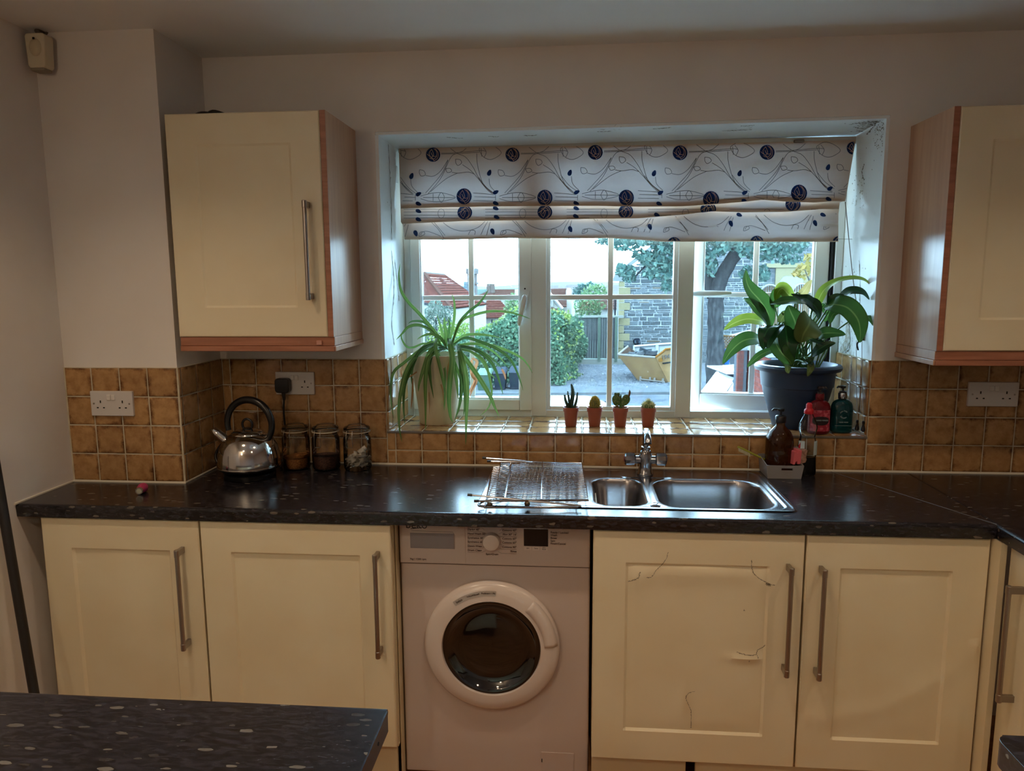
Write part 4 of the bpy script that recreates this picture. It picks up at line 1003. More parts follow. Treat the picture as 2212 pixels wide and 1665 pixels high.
# ------------------------------------------------------------------ clip-top jars
M_wire = mat('wire_steel', '#b5b1aa', .25, 1)
M_seal = mat('rubber_seal', '#a08e76', .6)
def jar(label, x, y, seal=None):
    t = thing('glass_jar', label, 'jar', (x, y, ZW), 'clip-top jars')
    m = MB(); m.lathe([(.040, .001), (.046, .003), (.0495, .010), (.0505, .03), (.0505, .10), (.0490, .118), (.0440, .127), (.0420, .131), (.0425, .140)], (x, y, ZW), 36, cap=False)
    k = len(m.v); m.lathe([(.001, .001), (.040, .001)], (x, y, ZW), 36, cap=False); m.build('glass', M_jar, t, smooth=True)
    m = MB(); m.lathe([(.0455, .143), (.0475, .147), (.0475, .155), (.044, .160), (.034, .163), (.030, .167), (.001, .168)], (x, y, ZW), 36, cap=False); m.build('lid', M_jar, t, smooth=True)
    m = MB(); m.lathe([(.0430, .1405), (.0495, .141), (.0495, .1445), (.0430, .145)], (x, y, ZW), 36, cap=False); m.build('seal', seal or M_seal, t, smooth=True)
    m = MB()
    for zz in (.134, .150): m.tube([(x+math.cos(a)*.0475, y+math.sin(a)*.0475, ZW+zz) for a in np.linspace(0, 2*PI, 40)[:-1]], .0011, 6, closed=True)
    fx = x-.012; fy = y-.0475
    m.tube([(fx-.010, fy, ZW+.152), (fx-.011, fy-.008, ZW+.135), (fx-.011, fy-.006, ZW+.118)], .0011, 6); m.tube([(fx+.010, fy, ZW+.152), (fx+.011, fy-.008, ZW+.135), (fx+.011, fy-.006, ZW+.118)], .0011, 6)
    m.tube([(fx-.011, fy-.008, ZW+.125), (fx-.012, fy-.006, ZW+.100), (fx-.010, fy-.006, ZW+.092), (fx+.010, fy-.006, ZW+.092), (fx+.012, fy-.006, ZW+.100), (fx+.011, fy-.008, ZW+.125)], .0011, 6); m.build('wire_clip', M_wire, t, smooth=True); return t
def fill(t, x, y, h, m_, seed, slope=.004):
    m = MB(); R = .0465; n = 24
    m.lathe([(.036, .004), (.044, .008), (R, .016), (R, h-.004)], (x, y, ZW), 30)
    m.grid(lambda i, j: (x+R*j/6*math.cos(2*PI*i/n), y+R*j/6*math.sin(2*PI*i/n), ZW+h+slope*math.sin(2*PI*i/n+seed)*j/6+.002*noise.noise(Vector((i*.7, j*1.3, seed)))*(j > 0)), n, 6)
    m.build('contents', m_, t, smooth=True, angle=60)
ja = jar('clip-top glass jar of orange lentils beside the kettle', -.628, -.085)
fill(ja, -.628, -.085, .047, mat('lentils', '#b87a3c', .8, c2='#8f5a28', ns=220, bmp=.5, bs=400), 1)
jb = jar('middle clip-top glass jar of brown grain with pale rubber seal', -.515, -.085, mat('pale_seal', '#b9ad98', .6))
fill(jb, -.515, -.085, .056, mat('brown_grain', '#5f3a2c', .9, c2='#3c241a', ns=220, bmp=.5, bs=400), 3, .005)
jc = jar('clip-top glass jar of white shells or pasta nearest the window', -.398, -.085)
R_ = random.Random(5)
M_shell = mat('shell_pasta', '#c3bdb0', .6, rnd=.12)
sm = MB(); sm.grid(lambda i, j: (.011*(math.cos(j*.5-1.2))*(1-.25*abs(i-3)/3), (i-3)*.0055, .011*math.sin(j*.5-1.2)), 6, 5)
so = sm.build('shell', M_shell, solid=.002, smooth=True); sme = so.data; bpy.data.objects.remove(so)
for k in range(34):
    a = R_.random()*2*PI; r = .035*math.sqrt(R_.random()); zz = .012+.036*R_.random()+(.022*R_.random() if math.cos(a) > .1 else 0)
    o = bpy.data.objects.new('shell', sme); COL.objects.link(o); o.parent = jc; o.location = (r*math.cos(a), r*math.sin(a), zz); o.rotation_euler = (R_.random()*6, R_.random()*6, R_.random()*6)
    s = o.modifiers.new('s', 'SOLIDIFY'); s.thickness = .002

# pink cap on the worktop
cpn = thing('bottle_stopper', 'pink bottle stopper lying on the worktop at the left', 'stopper', (-1.0, -.44, ZW))
q = at(302, 1059, z=ZW+.014); d = Vector((-.25, 1, .02)).normalized()
m = MB(); m.tube([q+d*.0, q+d*.012, q+d*.028, q+d*.040], [.0115, .014, .0165, .0135], 20); m.build('cap', mat('pink_rubber', '#a8305a', .45), cpn, smooth=True)
m = MB(); m.tube([q-d*.008, q+d*.004], [.0112, .0112], 20); rg = m.build('metal_end', M_mirror, cpn, smooth=True)
m = MB(); m.tube([q-d*.0085, q-d*.0082], [.008, .008], 20); m.build('end_face', mat('pale_end', '#a8a894', .4), rg)

# ------------------------------------------------------------------ bottles on the sill
def pump(m, x, y, z, s=1.0, ang=0.0, L=.024):
    m.lathe([(.0035, 0), (.0035, .012)], (x, y, z), 10)
    m.lathe([(.009, .012), (.010, .014), (.010, .020), (.006, .022)], (x, y, z), 14)
    c, s_ = math.cos(ang), math.sin(ang); m.tube([(x, y, z+.017), (x+c*L, y+s_*L, z+.017), (x+c*(L+.004), y+s_*(L+.004), z+.012)], [.0048, .0036, .0028], 10)
def liquid_mat(name, c, rough=.06, c2=None):
    m = mat(name, c, rough, spec=.6, coat=.5); nt = NT(m); nt.b.inputs['Transmission Weight'].default_value = .55; nt.b.inputs['IOR'].default_value = 1.2; return m
def oval_bottle(label, x, y, lm, capm, metal, name_lines, zf):
    t = thing('hand_wash_bottle', label, 'bottle', (x, y, SILL)); z0 = SILL+.0005
    pr = [(.030, 0), (.0365, .003), (.0385, .010), (.0385, .085), (.0375, .098), (.033, .110), (.024, .118), (.013, .122), (.0125, .128)]
    m = MB(); m.lathe(pr, (x, y, z0), 36, sy=.66); m.build('body', lm, t, smooth=True, angle=50)
    m = MB(); m.lathe([(.0145, .124), (.0150, .126), (.0150, .142), (.0135, .145)], (x, y, z0), 24); m.build('collar', metal, t, smooth=True)
    m = MB(); m.lathe([(.0125, .1445), (.0125, .150), (.004, .153)], (x, y, z0), 20); pump(m, x, y, z0+.150, 1, PI if zf else 0, .018); m.build('pump', capm, t, smooth=True)
    return t, z0
M_ltxt = mat('pale_label_print', '#a9b7b5', .5)
M_teal = liquid_mat('teal_soap', '#0a4a52'); M_red = liquid_mat('red_soap', '#8e1626')
tb, z0 = oval_bottle('teal hand wash bottle with black and chrome pump on the sill', 1.348, .052, M_teal, M_black, M_chrome, [], 1)
for k in range(7):
    a = math.radians(150-k*20); text('lettering', 'MOLTON'[k-0] if k < 6 else '', .0062, (1.347+math.cos(a)*.013, .052-.0262, z0+.070+math.sin(a)*.013), (PI/2, -(a-PI/2), 0), M_ltxt, tb)
for k in range(6):
    a = math.radians(215+k*22); text('lettering', 'BROWN '[k], .0062, (1.347+math.cos(a)*.013, .052-.0262, z0+.070+math.sin(a)*.013), (PI/2, -(a+PI/2), 0), M_ltxt, tb)
text('lettering', 'HAND WASH', .0052, (1.347, .0255, z0+.042), RF, M_ltxt, tb)
MB().box(1.318, 1.377, .0262, .0266, z0+.0290, z0+.0296).build('label_line', M_ltxt, tb)
rx_, ry_ = 1.262, .030
rb, z0 = oval_bottle('red hand wash bottle half hidden behind the washing-up liquid', rx_, ry_, M_red, glassy('clear_pump', (.85, .8, .8), 1.5), M_red, [], 0)
m = MB(); m.grid(lambda i, j: (rx_+.0392*math.cos(math.radians(-150+i*8)), ry_+.0262*math.sin(math.radians(-150+i*8)), z0+.012+.076*j), 15, 1); lb = m.build('label', mat('red_label', '#a02034', .45, c2='#c9606a', ns=70, lo=.5, hi=.62), rb, smooth=True, fix=False)
m = MB(); m.grid(lambda i, j: (rx_+.0396*math.cos(math.radians(-135+i*9)), ry_+.0266*math.sin(math.radians(-135+i*9)), z0+.050+(-.016 if j == 0 else .016)*(1-((i-5)/5.6)**2)**.5), 10, 1); m.build('label_band', mat('dark_label', '#1c0c12', .45), lb, smooth=True, fix=False)
text('lettering', 'HAND WASH', .0072, (rx_+.002, ry_-.0272, z0+.052), RF, M_ltxt, rb); pass
# ------------------------------------------------------------------ sink tidy and its contents
td = thing('sink_tidy', 'grey plastic tray with a slot handle holding bottle and sponge', 'tray', (1.11, -.075, ZW))
tx0, tx1, ty0, ty1, th = 1.052, 1.164, -.122, -.010, .060
M_tray = mat('grey_tray', '#8f8d8c', .4)
m = MB(); fl = .006; wv = .0025
def ring(x0, x1, y0, y1, z): return [(x0, y0, z), (x1, y0, z), (x1, y1, z), (x0, y1, z)]
def ltray(x0, x1, y0, y1, h0, h1):
    """tapered tray, back higher; with an oval slot cut in the front wall"""
    out0, out1 = ring(x0, x1, y0, y1, ZW+.0005), ring(x0-fl, x1+fl, y0-fl, y1+fl*.3, 0)
    hs = [h0, h0, h1, h1]; out1 = [(p[0], p[1], ZW+hs[k]) for k, p in enumerate(out1)]
    in0, in1 = ring(x0+wv, x1-wv, y0+wv, y1-wv, ZW+.003), [(p[0]+(wv if p[0] < (x0+x1)/2 else -wv), p[1]+(wv if p[1] < (y0+y1)/2 else -wv), p[2]) for p in out1]
    for a, b, s in ((out0, out1, 0), (in0, in1, 0)):
        for k in range(1, 4): m.quad(a[k], a[(k+1) % 4], b[(k+1) % 4], b[k])
    for k in range(4): m.quad(out1[k], out1[(k+1) % 4], in1[(k+1) % 4], in1[k])
    m.quad(*out0[::-1]); m.quad(*in0)
    # front wall with slot
    for a, b in ((out0, out1), (in0, in1)):
        def P(s, t): return (Vector(a[0])*(1-s)+Vector(a[1])*s)*(1-t)+(Vector(b[0])*(1-s)+Vector(b[1])*s)*t
        sl0, sl1, t0, t1 = .40, .72, .62, .80
        m.grid(lambda i, j: P([0, sl0, sl1, 1][i], [0, t0][j]), 3, 1); m.grid(lambda i, j: P([0, sl0, sl1, 1][i], [t1, 1][j]), 3, 1)
        m.grid(lambda i, j: P([0, sl0][i], [t0, t1][j]), 1, 1); m.grid(lambda i, j: P([sl1, 1][i], [t0, t1][j]), 1, 1)
    for s in (.40, .72): m.quad(*[((Vector(a[0])*(1-s)+Vector(a[1])*s)*(1-t)+(Vector(b[0])*(1-s)+Vector(b[1])*s)*t) for a, b, t in ((out0, out1, .62), (out0, out1, .80), (in0, in1, .80), (in0, in1, .62))])
ltray(tx0, tx1, ty0, ty1, .048, .062); m.build('tray', M_tray, td)
ax_, ay_ = 1.104, -.060; az = ZW+.0035
am = thing('soap_bottle', 'brown amber glass bottle with a black pump in the tray', 'bottle', (ax_, ay_, az))
M_amber = liquid_mat('amber_glass', '#4a2408')
m = MB(); m.lathe([(.034, 0), (.0385, .004), (.0395, .012), (.0395, .108), (.037, .124), (.030, .140), (.020, .152), (.014, .159), (.0125, .166), (.0125, .176)], (ax_, ay_, az), 40); m.build('bottle', M_amber, am, smooth=True, angle=50)
m = MB(); m.lathe([(.036, .003), (.0382, .012), (.0382, .066), (.001, .066)], (ax_, ay_, az), 32); m.build('soap', mat('dark_soap', '#1c0d06', .3), am, smooth=True)
m = MB(); m.lathe([(.0145, .170), (.0150, .172), (.0150, .190), (.0125, .193), (.006, .195)], (ax_, ay_, az), 24); pump(m, ax_, ay_, az+.195, 1, math.radians(155), .020); m.build('pump', M_black, am, smooth=True)
am.scale = (1.2, 1.15, 1.07)
sp = thing('sponge', 'pink sponge with a rough beige scouring side standing in the tray', 'sponge', (1.150, -.095, ZW+.04))
def spl(m, x0, x1, y0, y1, z0, z1, n=8, am=.0018):
    pass
q0 = Vector((1.138, -.112, ZW+.048)); exx = Vector((.90, .25, .02)); ezz = Vector((.06, 0, 1)); eyy = Vector((-.25, .9, 0))
prof = [(0, 0), (.008, 0), (.010, .009), (.016, .010), (.018, 0), (.030, 0), (.030, .048), (.018, .049), (.014, .040), (.010, .042), (.007, .047), (0, .045)]
m = MB(); m.prism([q0+exx*a+ezz*b for a, b in prof], eyy*.062); m.build('foam', mat('pink_foam', '#e06a72', .9, bmp=.6, bs=500), sp, bevel=.0015)
prof = [(.0305, 0), (.050, .004), (.054, .014), (.050, .022), (.053, .046), (.048, .050), (.0305, .049)]
m = MB(); m.prism([q0+exx*a+ezz*b for a, b in prof], eyy*.060); m.build('scourer', mat('beige_scourer', '#b08a76', .95, c2='#8d6754', ns=90, bmp=.9, bs=350), sp, bevel=.0015)
br = thing('washing_up_brush', 'lime green dish brush leaning out of the tray', 'brush', tuple(at(1620, 975, y=-.06)))
a, b_ = at(1594, 965, y=-.05), at(1668, 1000, y=-.045); d = (b_-a).normalized()
MB().tube([a, a+d*.05, a+d*.09, b_], [.0042, .0042, .0032, .0032], 10).build('handle', mat('lime_plastic', '#9a9c2e', .4), br, smooth=True)
m = MB(); dn = Vector((.12, -.25, -1)).normalized()
for k in range(14):
    for j in range(3): p = a+d*(.002+k*.0033)+Vector((0, (j-1)*.0028, 0)); m.bar(p, p+dn*.015, .00085, 5)
o = m.build('bristles', mat('pale_bristles', '#cfc9a8', .7), br); o['kind'] = 'stuff'
sc_ = MB(); R_ = random.Random(3)
for k in range(26):
    c = Vector((1.092+R_.random()*.03, -.096+R_.random()*.010, ZW+.040+R_.random()*.012)); r = .006+.007*R_.random(); u_ = Vector((R_.gauss(0, 1), R_.gauss(0, 1), R_.gauss(0, 1))).normalized(); v_ = u_.orthogonal().normalized(); w_ = u_.cross(v_)
    sc_.tube([c+v_*r*math.cos(a)+w_*r*math.sin(a) for a in np.linspace(0, 2*PI, 12)[:-1]], .0006, 4, closed=True)
ss_ = sc_.build('steel_wool', M_steel, smooth=True); tag(ss_, 'shiny steel wool scourer in the tray before the amber bottle', 'scourer')
# clear washing-up bottle
wbx, wby = 1.196, -.066
wb = thing('washing_up_bottle', 'clear nearly empty washing-up liquid bottle with a red cap', 'bottle', (wbx, wby, ZW)); z0 = ZW+.0005
pr = [(.028, 0), (.031, .004), (.032, .02), (.030, .06), (.031, .085), (.029, .105), (.024, .120), (.027, .135), (.031, .148), (.029, .160), (.022, .176), (.014, .190), (.0125, .195)]
m = MB(); m.lathe(pr, (wbx, wby, z0), 30, sy=.62, cap=False); m.build('bottle', glassy('clear_plastic', (.93, .96, .97), 1.1, 1.45), wb, smooth=True, angle=0)
m = MB(); m.lathe([(.027, .002), (.0298, .006), (.0303, .020), (.0285, .058), (.001, .058)], (wbx, wby, z0), 28, sy=.6); m.build('liquid', mat('dark_liquid', '#0b1014', .15), wb, smooth=True)
m = MB(); m.lathe([(.0145, .193), (.0150, .194), (.0150, .204), (.0130, .207), (.0100, .210), (.0095, .222), (.0055, .226), (.001, .227)], (wbx, wby, z0), 20); m.build('cap', mat('red_cap', '#c01e2c', .3), wb, smooth=True)
m = MB(); m.grid(lambda i, j: (wbx+.0318*math.cos(math.radians(-160+i*9)), wby+.0202*math.sin(math.radians(-160+i*9)), z0+.070+.040*j), 5, 1); lb = m.build('label', mat('pale_label', '#b8cdd0', .4), wb, smooth=True, fix=False)
m = MB(); m.grid(lambda i, j: (wbx+.0320*math.cos(math.radians(-160+i*6)), wby+.0204*math.sin(math.radians(-160+i*6)), z0+.076+.018*j+i*.004), 3, 1); m.build('label_stripe', mat('red_stripe', '#b0202c', .4), lb, smooth=True, fix=False)
m = MB(); m.grid(lambda i, j: (wbx+.0318*math.cos(math.radians(-60+i*9)), wby+.0202*math.sin(math.radians(-60+i*9)), z0+.066+.044*j), 5, 1); m.build('label', MATS['pale_label'], wb, smooth=True, fix=False)

wb.scale = (1.05, 1.05, 1.13)
# ------------------------------------------------------------------ motion sensor and pole
ps = thing('motion_sensor', 'white alarm motion sensor high on the pier at top left', 'sensor', tuple(at(85, 110, y=YP-.03)))
q = at(87, 113, y=YP-.040); M_sens = mat('cream_sensor', '#d6cdb4', .4)
m = MB(); o_ = rr(.033, .052, .012)
m.prism([(q.x+a*(1-.12*(b < 0)), q.y+.022, q.z+b) for a, b in o_], (0, -.045, 0)); m.build('housing', M_sens, ps, bevel=.006)
m = MB(); m.sphere((q.x+.002, q.y-.020, q.z+.008), .025, 16, 10, (.85, .55, 1.1)); m.build('lens', mat('sensor_lens', '#c9bfa2', .5), ps, smooth=True)
m = MB(); m.tube([(q.x-.010, YP, q.z+.078), (q.x-.010, q.y+.01, q.z+.066), (q.x, q.y+.01, q.z+.045)], .009, 10); m.lathe([(.016, 0), (.016, -.008)], (q.x-.010, YP, q.z+.078), 16, axis='y'); m.build('bracket', mat('dark_bracket', '#5a5248', .6), ps, smooth=True)
MB().box(q.x+.000, q.x+.006, q.y-.0425+.012, q.y-.028, q.z+.030, q.z+.036).build('led', M_dark, ps)
m = MB(); m.box(q.x-.024, q.x+.022, q.y-.020, q.y+.020, q.z-.060, q.z-.050); m.build('foot_lip', mat('sensor_lip_grey', '#8f8876', .5), ps, bevel=.004)  # lip under the housing, in a darker grey
pq = thing('broom_pole', 'dark pole leaning on the left wall at the frame edge', 'pole', (-1.2, -.9, 0))
a, b_ = at(2, 1075, x=-1.300), at(73, 1492, x=-1.205); d = (b_-a).normalized(); p0 = a-d*.14; p1 = a+d*((a.z-.06)/-d.z)
MB().tube([p0, p1], .0135, 16).build('pole', mat('dark_pole', '#1b1716', .5), pq, smooth=True)
m = MB(); m.obox(p1+Vector((0, 0, -.012)), Vector((.02, .13, 0)), Vector((.025, -.004, 0)), Vector((0, 0, .018))); m.build('broom_head', mat('dark_head', '#221d1a', .6), pq, bevel=.004)
m = MB(); m.obox(p1+Vector((0, 0, -.042)), Vector((.02, .12, 0)), Vector((.020, -.004, 0)), Vector((0, 0, .014))); m.build('bristles', mat('dark_bristle', '#2b2522', .9), pq)
# ------------------------------------------------------------------ houseplants
def leaf_mat(name, ca, cb, mid, trans=.4, wid=.25, tc=None):
    """blade: colour across the blade from its UV; light passes through"""
    m = mat(name, ca, .35, spec=.45); nt = NT(m)
    at_ = nt.add('ShaderNodeAttribute'); at_.attribute_name = 'across'
    c = ramp(nt, at_.outputs['Fac'], [(0, mid), (wid*.35, mid), (wid, ca), (.80, ca), (1, cb)])
    v = texco(nt, 'Object'); n = nz(nt, v, 14, 3)
    h = nt.add('ShaderNodeHueSaturation'); mr = nt.add('ShaderNodeMapRange'); mr.inputs[3].default_value = .75; mr.inputs[4].default_value = 1.25
    nt.link(n.outputs[0], mr.inputs[0]); nt.link(mr.outputs[0], h.inputs['Value']); nt.link(c, h.inputs['Color']); nt.link(h.outputs[0], nt.b.inputs['Base Color'])
    tl = nt.add('ShaderNodeBsdfTranslucent'); 
    h2 = nt.add('ShaderNodeHueSaturation'); h2.inputs['Value'].default_value = .85; h2.inputs['Saturation'].default_value = .95; h2.inputs['Hue'].default_value = .475
    nt.link(h.outputs[0], h2.inputs['Color']); nt.link(h2.outputs[0], tl.inputs[0])
    mx = nt.add('ShaderNodeMixShader'); mx.inputs[0].default_value = trans
    nt.link(nt.b.outputs[0], mx.inputs[1]); nt.link(tl.outputs[0], mx.inputs[2]); nt.link(mx.outputs[0], nt.o.inputs[0]); return m
def blade(name, P, wfun, n0, m_, parent, fold=.25, roll=0, nw=4, wave=0, seed=0):
    """ribbon leaf along P; n0 = approximate face normal; fold = V depth; roll twists along the leaf"""
    n = len(P); L = MB(); ac = []; N0 = Vector(n0); R = random.Random(seed)
    ph = R.random()*6
    for i, p in enumerate(P):
        t = (P[min(i+1, n-1)]-P[max(i-1, 0)]).normalized(); s = i/(n-1)
        nn = N0-t*N0.dot(t)
        if nn.length < .15: nn = Vector((0, -1, .3))-t*Vector((0, -1, .3)).dot(t)
        nn.normalize(); sd = t.cross(nn).normalized()
        if roll:
            q = Matrix.Rotation(roll*s, 3, t); sd = q @ sd; nn = q @ nn
        w = wfun(s)
        for j in range(nw+1):
            k = j/nw*2-1; z = fold*w*(abs(k)**1.3)+wave*w*math.sin(s*16+ph+k*2)*abs(k)
            L.v.append(tuple(p+sd*(k*w)+nn*z)); ac.append(abs(k))
    for i in range(n-1):
        for j in range(nw): a = i*(nw+1)+j; L.f.append((a, a+1, a+nw+2, a+nw+1)); L.m.append(0)
    o = L.build(name, m_, parent, smooth=True, angle=0, fix=False)
    me = o.data; A = me.attributes.new('across', 'FLOAT', 'POINT'); A.data.foreach_set('value', ac); return o
M_sp = leaf_mat('spider_leaf', '#4a7c36', '#9ab070', '#6a9448', .36, .5)
M_sp2 = leaf_mat('spider_leaf_dark', '#305f2c', '#84a062', '#4c7c3a', .32, .5)
M_dry = leaf_mat('dry_leaf', '#b98a52', '#9a6a38', '#c79c66', .4)
# -- spider plant
sx_, sy_ = -.148, .168
sp_ = thing('spider_plant', 'spider plant with long arching leaves in a cream pot', 'houseplant', (sx_, sy_, SILL))
M_pot = mat('cream_pot', '#cfc3a8', .5, c2='#bfb294', ns=8)
m = MB(); m.lathe([(.068, 0), (.070, .004), (.074, .05), (.090, .17), (.099, .245), (.103, .262), (.104, .270), (.100, .272), (.094, .262), (.088, .240)], (sx_, sy_, SILL), 48); m.build('pot', M_pot, sp_, smooth=True, angle=50)
m = MB(); m.lathe([(.090, .243), (.05, .252), (.001, .255)], (sx_, sy_, SILL), 30); m.build('soil', mat('potting_soil', '#2b2019', .95, bmp=.8, bs=120), sp_)
def Zm(x, y): return (820+x/3.469, 500+y/3.469)
def sleaf(pl, ys, w, m_=None, seed=0, roll=0):
    """polyline in the crop's pixels with a depth (metres from the wall face) at each point"""
    P = [at(*Zm(x, y), y=d) for (x, y), d in zip(pl, ys)]; P = crom(P, 9)
    wf = lambda s: w*(.55+.45*min(1, s*5))*(1-max(0, (s-.45)/.55)**1.6)+.0004
    blade('leaf', P, wf, (0.05, -.85, .55), m_ or (M_sp if seed % 3 else M_sp2), sp_, .35, roll, 2, 0, seed)
C0 = (500, 880)
SL = [([(500, 860), (420, 760), (300, 620), (215, 530), (160, 440), (145, 330), (155, 240)], [.17, .15, .13, .14, .15, .17, .18], .0062),
 ([(520, 850), (548, 720), (562, 620), (560, 530), (542, 470)], [.17, .17, .19, .21, .22], .0052),
 ([(540, 860), (590, 700), (660, 610), (740, 545), (790, 480), (815, 435)], [.17, .18, .2, .22, .23, .24], .0055),
 ([(530, 870), (610, 680), (700, 630), (830, 600), (960, 605), (1060, 630), (1130, 655)], [.17, .18, .2, .21, .22, .2, .19], .0058),
 ([(470, 870), (400, 760), (300, 705), (220, 715), (170, 765), (125, 810)], [.17, .14, .10, .08, .06, .05], .0065),
 ([(460, 850), (400, 740), (330, 680), (250, 672), (215, 690)], [.17, .16, .16, .17, .17], .005),
 ([(480, 880), (390, 830), (290, 900), (190, 980), (110, 1050), (85, 1150), (85, 1260), (105, 1400)], [.17, .13, .09, .06, .04, .03, .02, .01], .0062),
 ([(470, 880), (380, 860), (270, 940), (200, 1050), (165, 1180), (145, 1330), (150, 1480), (168, 1575)], [.17, .12, .06, .03, .01, 0, -.015, -.02], .0078),
 ([(480, 880), (400, 850), (300, 900), (240, 1020), (190, 1150), (180, 1300), (190, 1450)], [.17, .12, .07, .05, .04, .03, .02], .0078),
 ([(490, 870), (440, 860), (380, 900), (340, 1000), (300, 1130), (290, 1200)], [.16, .11, .07, .06, .05, .05], .0085),
 ([(500, 880), (440, 900), (370, 950), (345, 1100), (345, 1300), (345, 1500)], [.16, .1, .055, .045, .035, .02], .0085),
 ([(510, 880), (420, 870), (375, 980), (380, 1100), (405, 1250)], [.15, .10, .055, .05, .05], .0075),
 ([(430, 800), (420, 840), (425, 900), (460, 1050), (490, 1200), (485, 1340)], [.13, .09, .07, .055, .05, .04], .0065),
 ([(520, 800), (530, 850), (545, 960), (530, 1100), (520, 1250), (530, 1380), (550, 1430)], [.16, .10, .07, .05, .045, .05, .04], .0105),
 ([(585, 845), (600, 900), (610, 1000), (615, 1150), (600, 1300), (560, 1420)], [.13, .09, .07, .055, .045, .035], .0085),
 ([(560, 860), (600, 900), (640, 1050), (655, 1200), (650, 1400), (645, 1600)], [.15, .08, .04, .02, .0, -.02], .0095),
 ([(570, 870), (640, 950), (740, 1090), (820, 1220), (860, 1310), (895, 1385)], [.15, .08, .03, .0, -.01, -.02], .0085),
 ([(540, 860), (640, 800), (760, 830), (880, 880), (980, 960), (1040, 1080), (1075, 1190)], [.17, .13, .1, .09, .09, .1, .11], .0062),
 ([(540, 850), (640, 780), (780, 775), (900, 795)], [.17, .15, .13, .12], .0060),
 ([(540, 860), (650, 845), (790, 845), (920, 880), (1050, 940), (1110, 1000), (1145, 1060)], [.17, .14, .13, .14, .15, .17, .17], .0055),
 ([(540, 870), (650, 870), (760, 910), (850, 1000), (900, 1130), (925, 1225)], [.17, .12, .08, .07, .07, .08], .0062),
 ([(540, 870), (660, 890), (760, 960), (820, 1060), (870, 1100)], [.17, .13, .11, .10, .10], .0055),
 ([(550, 880), (680, 900), (780, 970), (820, 1080), (840, 1200), (820, 1310), (750, 1385)], [.16, .1, .07, .05, .04, .03, .03], .0045),
 ([(530, 880), (620, 860), (740, 890), (850, 960), (920, 1030)], [.16, .13, .11, .10, .10], .0050),
 ([(500, 870), (450, 790), (380, 770), (320, 785), (280, 810)], [.17, .14, .12, .11, .11], .0055),
 ([(490, 860), (500, 780), (488, 700), (485, 640)], [.17, .16, .15, .15], .0070),
 ([(510, 860), (515, 780), (525, 700), (515, 640)], [.18, .18, .18, .18], .0050),
 ([(400, 830), (440, 920), (490, 1050), (480, 1330)], [.14, .1, .08, .05], .0045),
 ([(560, 900), (560, 1000), (580, 1150), (590, 1260)], [.14, .09, .07, .06], .006),
 ([(590, 920), (625, 1080), (640, 1250), (630, 1380)], [.12, .06, .03, .02], .006),
 ([(430, 880), (340, 840), (250, 870), (200, 860), (165, 800), (170, 750)], [.16, .14, .13, .15, .16, .16], .0042),
 ([(500, 870), (450, 700), (380, 580), (330, 480)][:1]+[(470, 760), (450, 690), (430, 620)], [.17, .17, .18, .18], .0040),
 ([(470, 870), (360, 880), (270, 960), (240, 1080), (255, 1200)], [.16, .13, .11, .11, .1], .0050),
 ([(520, 880), (570, 1000), (610, 1130), (600, 1240)], [.13, .09, .08, .07], .0050),
 ([(560, 870), (700, 840), (850, 900), (960, 1010)], [.17, .15, .15, .15], .0048)]
for k, (pl, ys, w_) in enumerate(SL): sleaf(pl, ys, w_, seed=k+1)
for k, (pl, ys, w_) in enumerate([([(690, 950), (730, 980), (700, 1080), (725, 1120), (690, 1200), (670, 1250)], [.2]*6, .006), ([(690, 960), (690, 1060), (715, 1120), (680, 1190), (665, 1230)], [.21]*5, .006), ([(915, 1030), (935, 1070), (945, 1110)], [.1]*3, .004), ([(520, 960), (510, 1060), (505, 1180)], [.09]*3, .0025), ([(330, 1010), (240, 1080), (180, 1100), (160, 1040), (200, 980)], [.10, .1, .12, .14, .15], .0028), ([(250, 1100), (245, 1230), (235, 1330)], [.09]*3, .003), ([(420, 1050), (470, 1180), (480, 1300)], [.085]*3, .0015), ([(380, 1060), (370, 1200), (375, 1370)], [.085]*3, .0012)]):
    sleaf(pl, ys, w_, M_dry, k+60)

# -- peace lily
lx, ly = 1.222, .172
lp = thing('peace_lily', 'peace lily with broad glossy leaves in a dark blue tub', 'houseplant', (lx, ly, SILL))
M_tub = mat('slate_blue_plastic', '#203350', .45)
m = MB(); m.lathe([(.080, 0), (.083, .004), (.090, .03), (.118, .12), (.1245, .150), (.1245, .153), (.1285, .155), (.134, .205), (.136, .212), (.150, .214), (.1545, .220), (.1555, .228), (.150, .236), (.138, .238), (.130, .230), (.124, .205)], (lx, ly, SILL), 64); m.build('pot', M_tub, lp, smooth=True, angle=40)
m = MB(); m.lathe([(.126, .212), (.07, .218), (.001, .222)], (lx, ly, SILL), 30); m.build('soil', MATS['potting_soil'], lp)
M_l1 = leaf_mat('lily_leaf', '#35682a', '#28541f', '#6c924c', .40, .10)
M_l2 = leaf_mat('lily_leaf_dark', '#153c1e', '#113418', '#2f6432', .22, .10)
M_l3 = leaf_mat('lily_leaf_lime', '#78982e', '#8a9a30', '#a8b860', .45, .10)
M_l4 = leaf_mat('lily_leaf_yellow', '#c8bc6c', '#beb060', '#d6cc88', .45, .10)
M_l5 = leaf_mat('lily_leaf_olive', '#5c6e34', '#4c6230', '#7c8c48', .3, .10)
M_stem = mat('green_stem', '#4a7a30', .4)
def Zl(x, y): return (1480+x*480/1598, 560+y*500/1665)
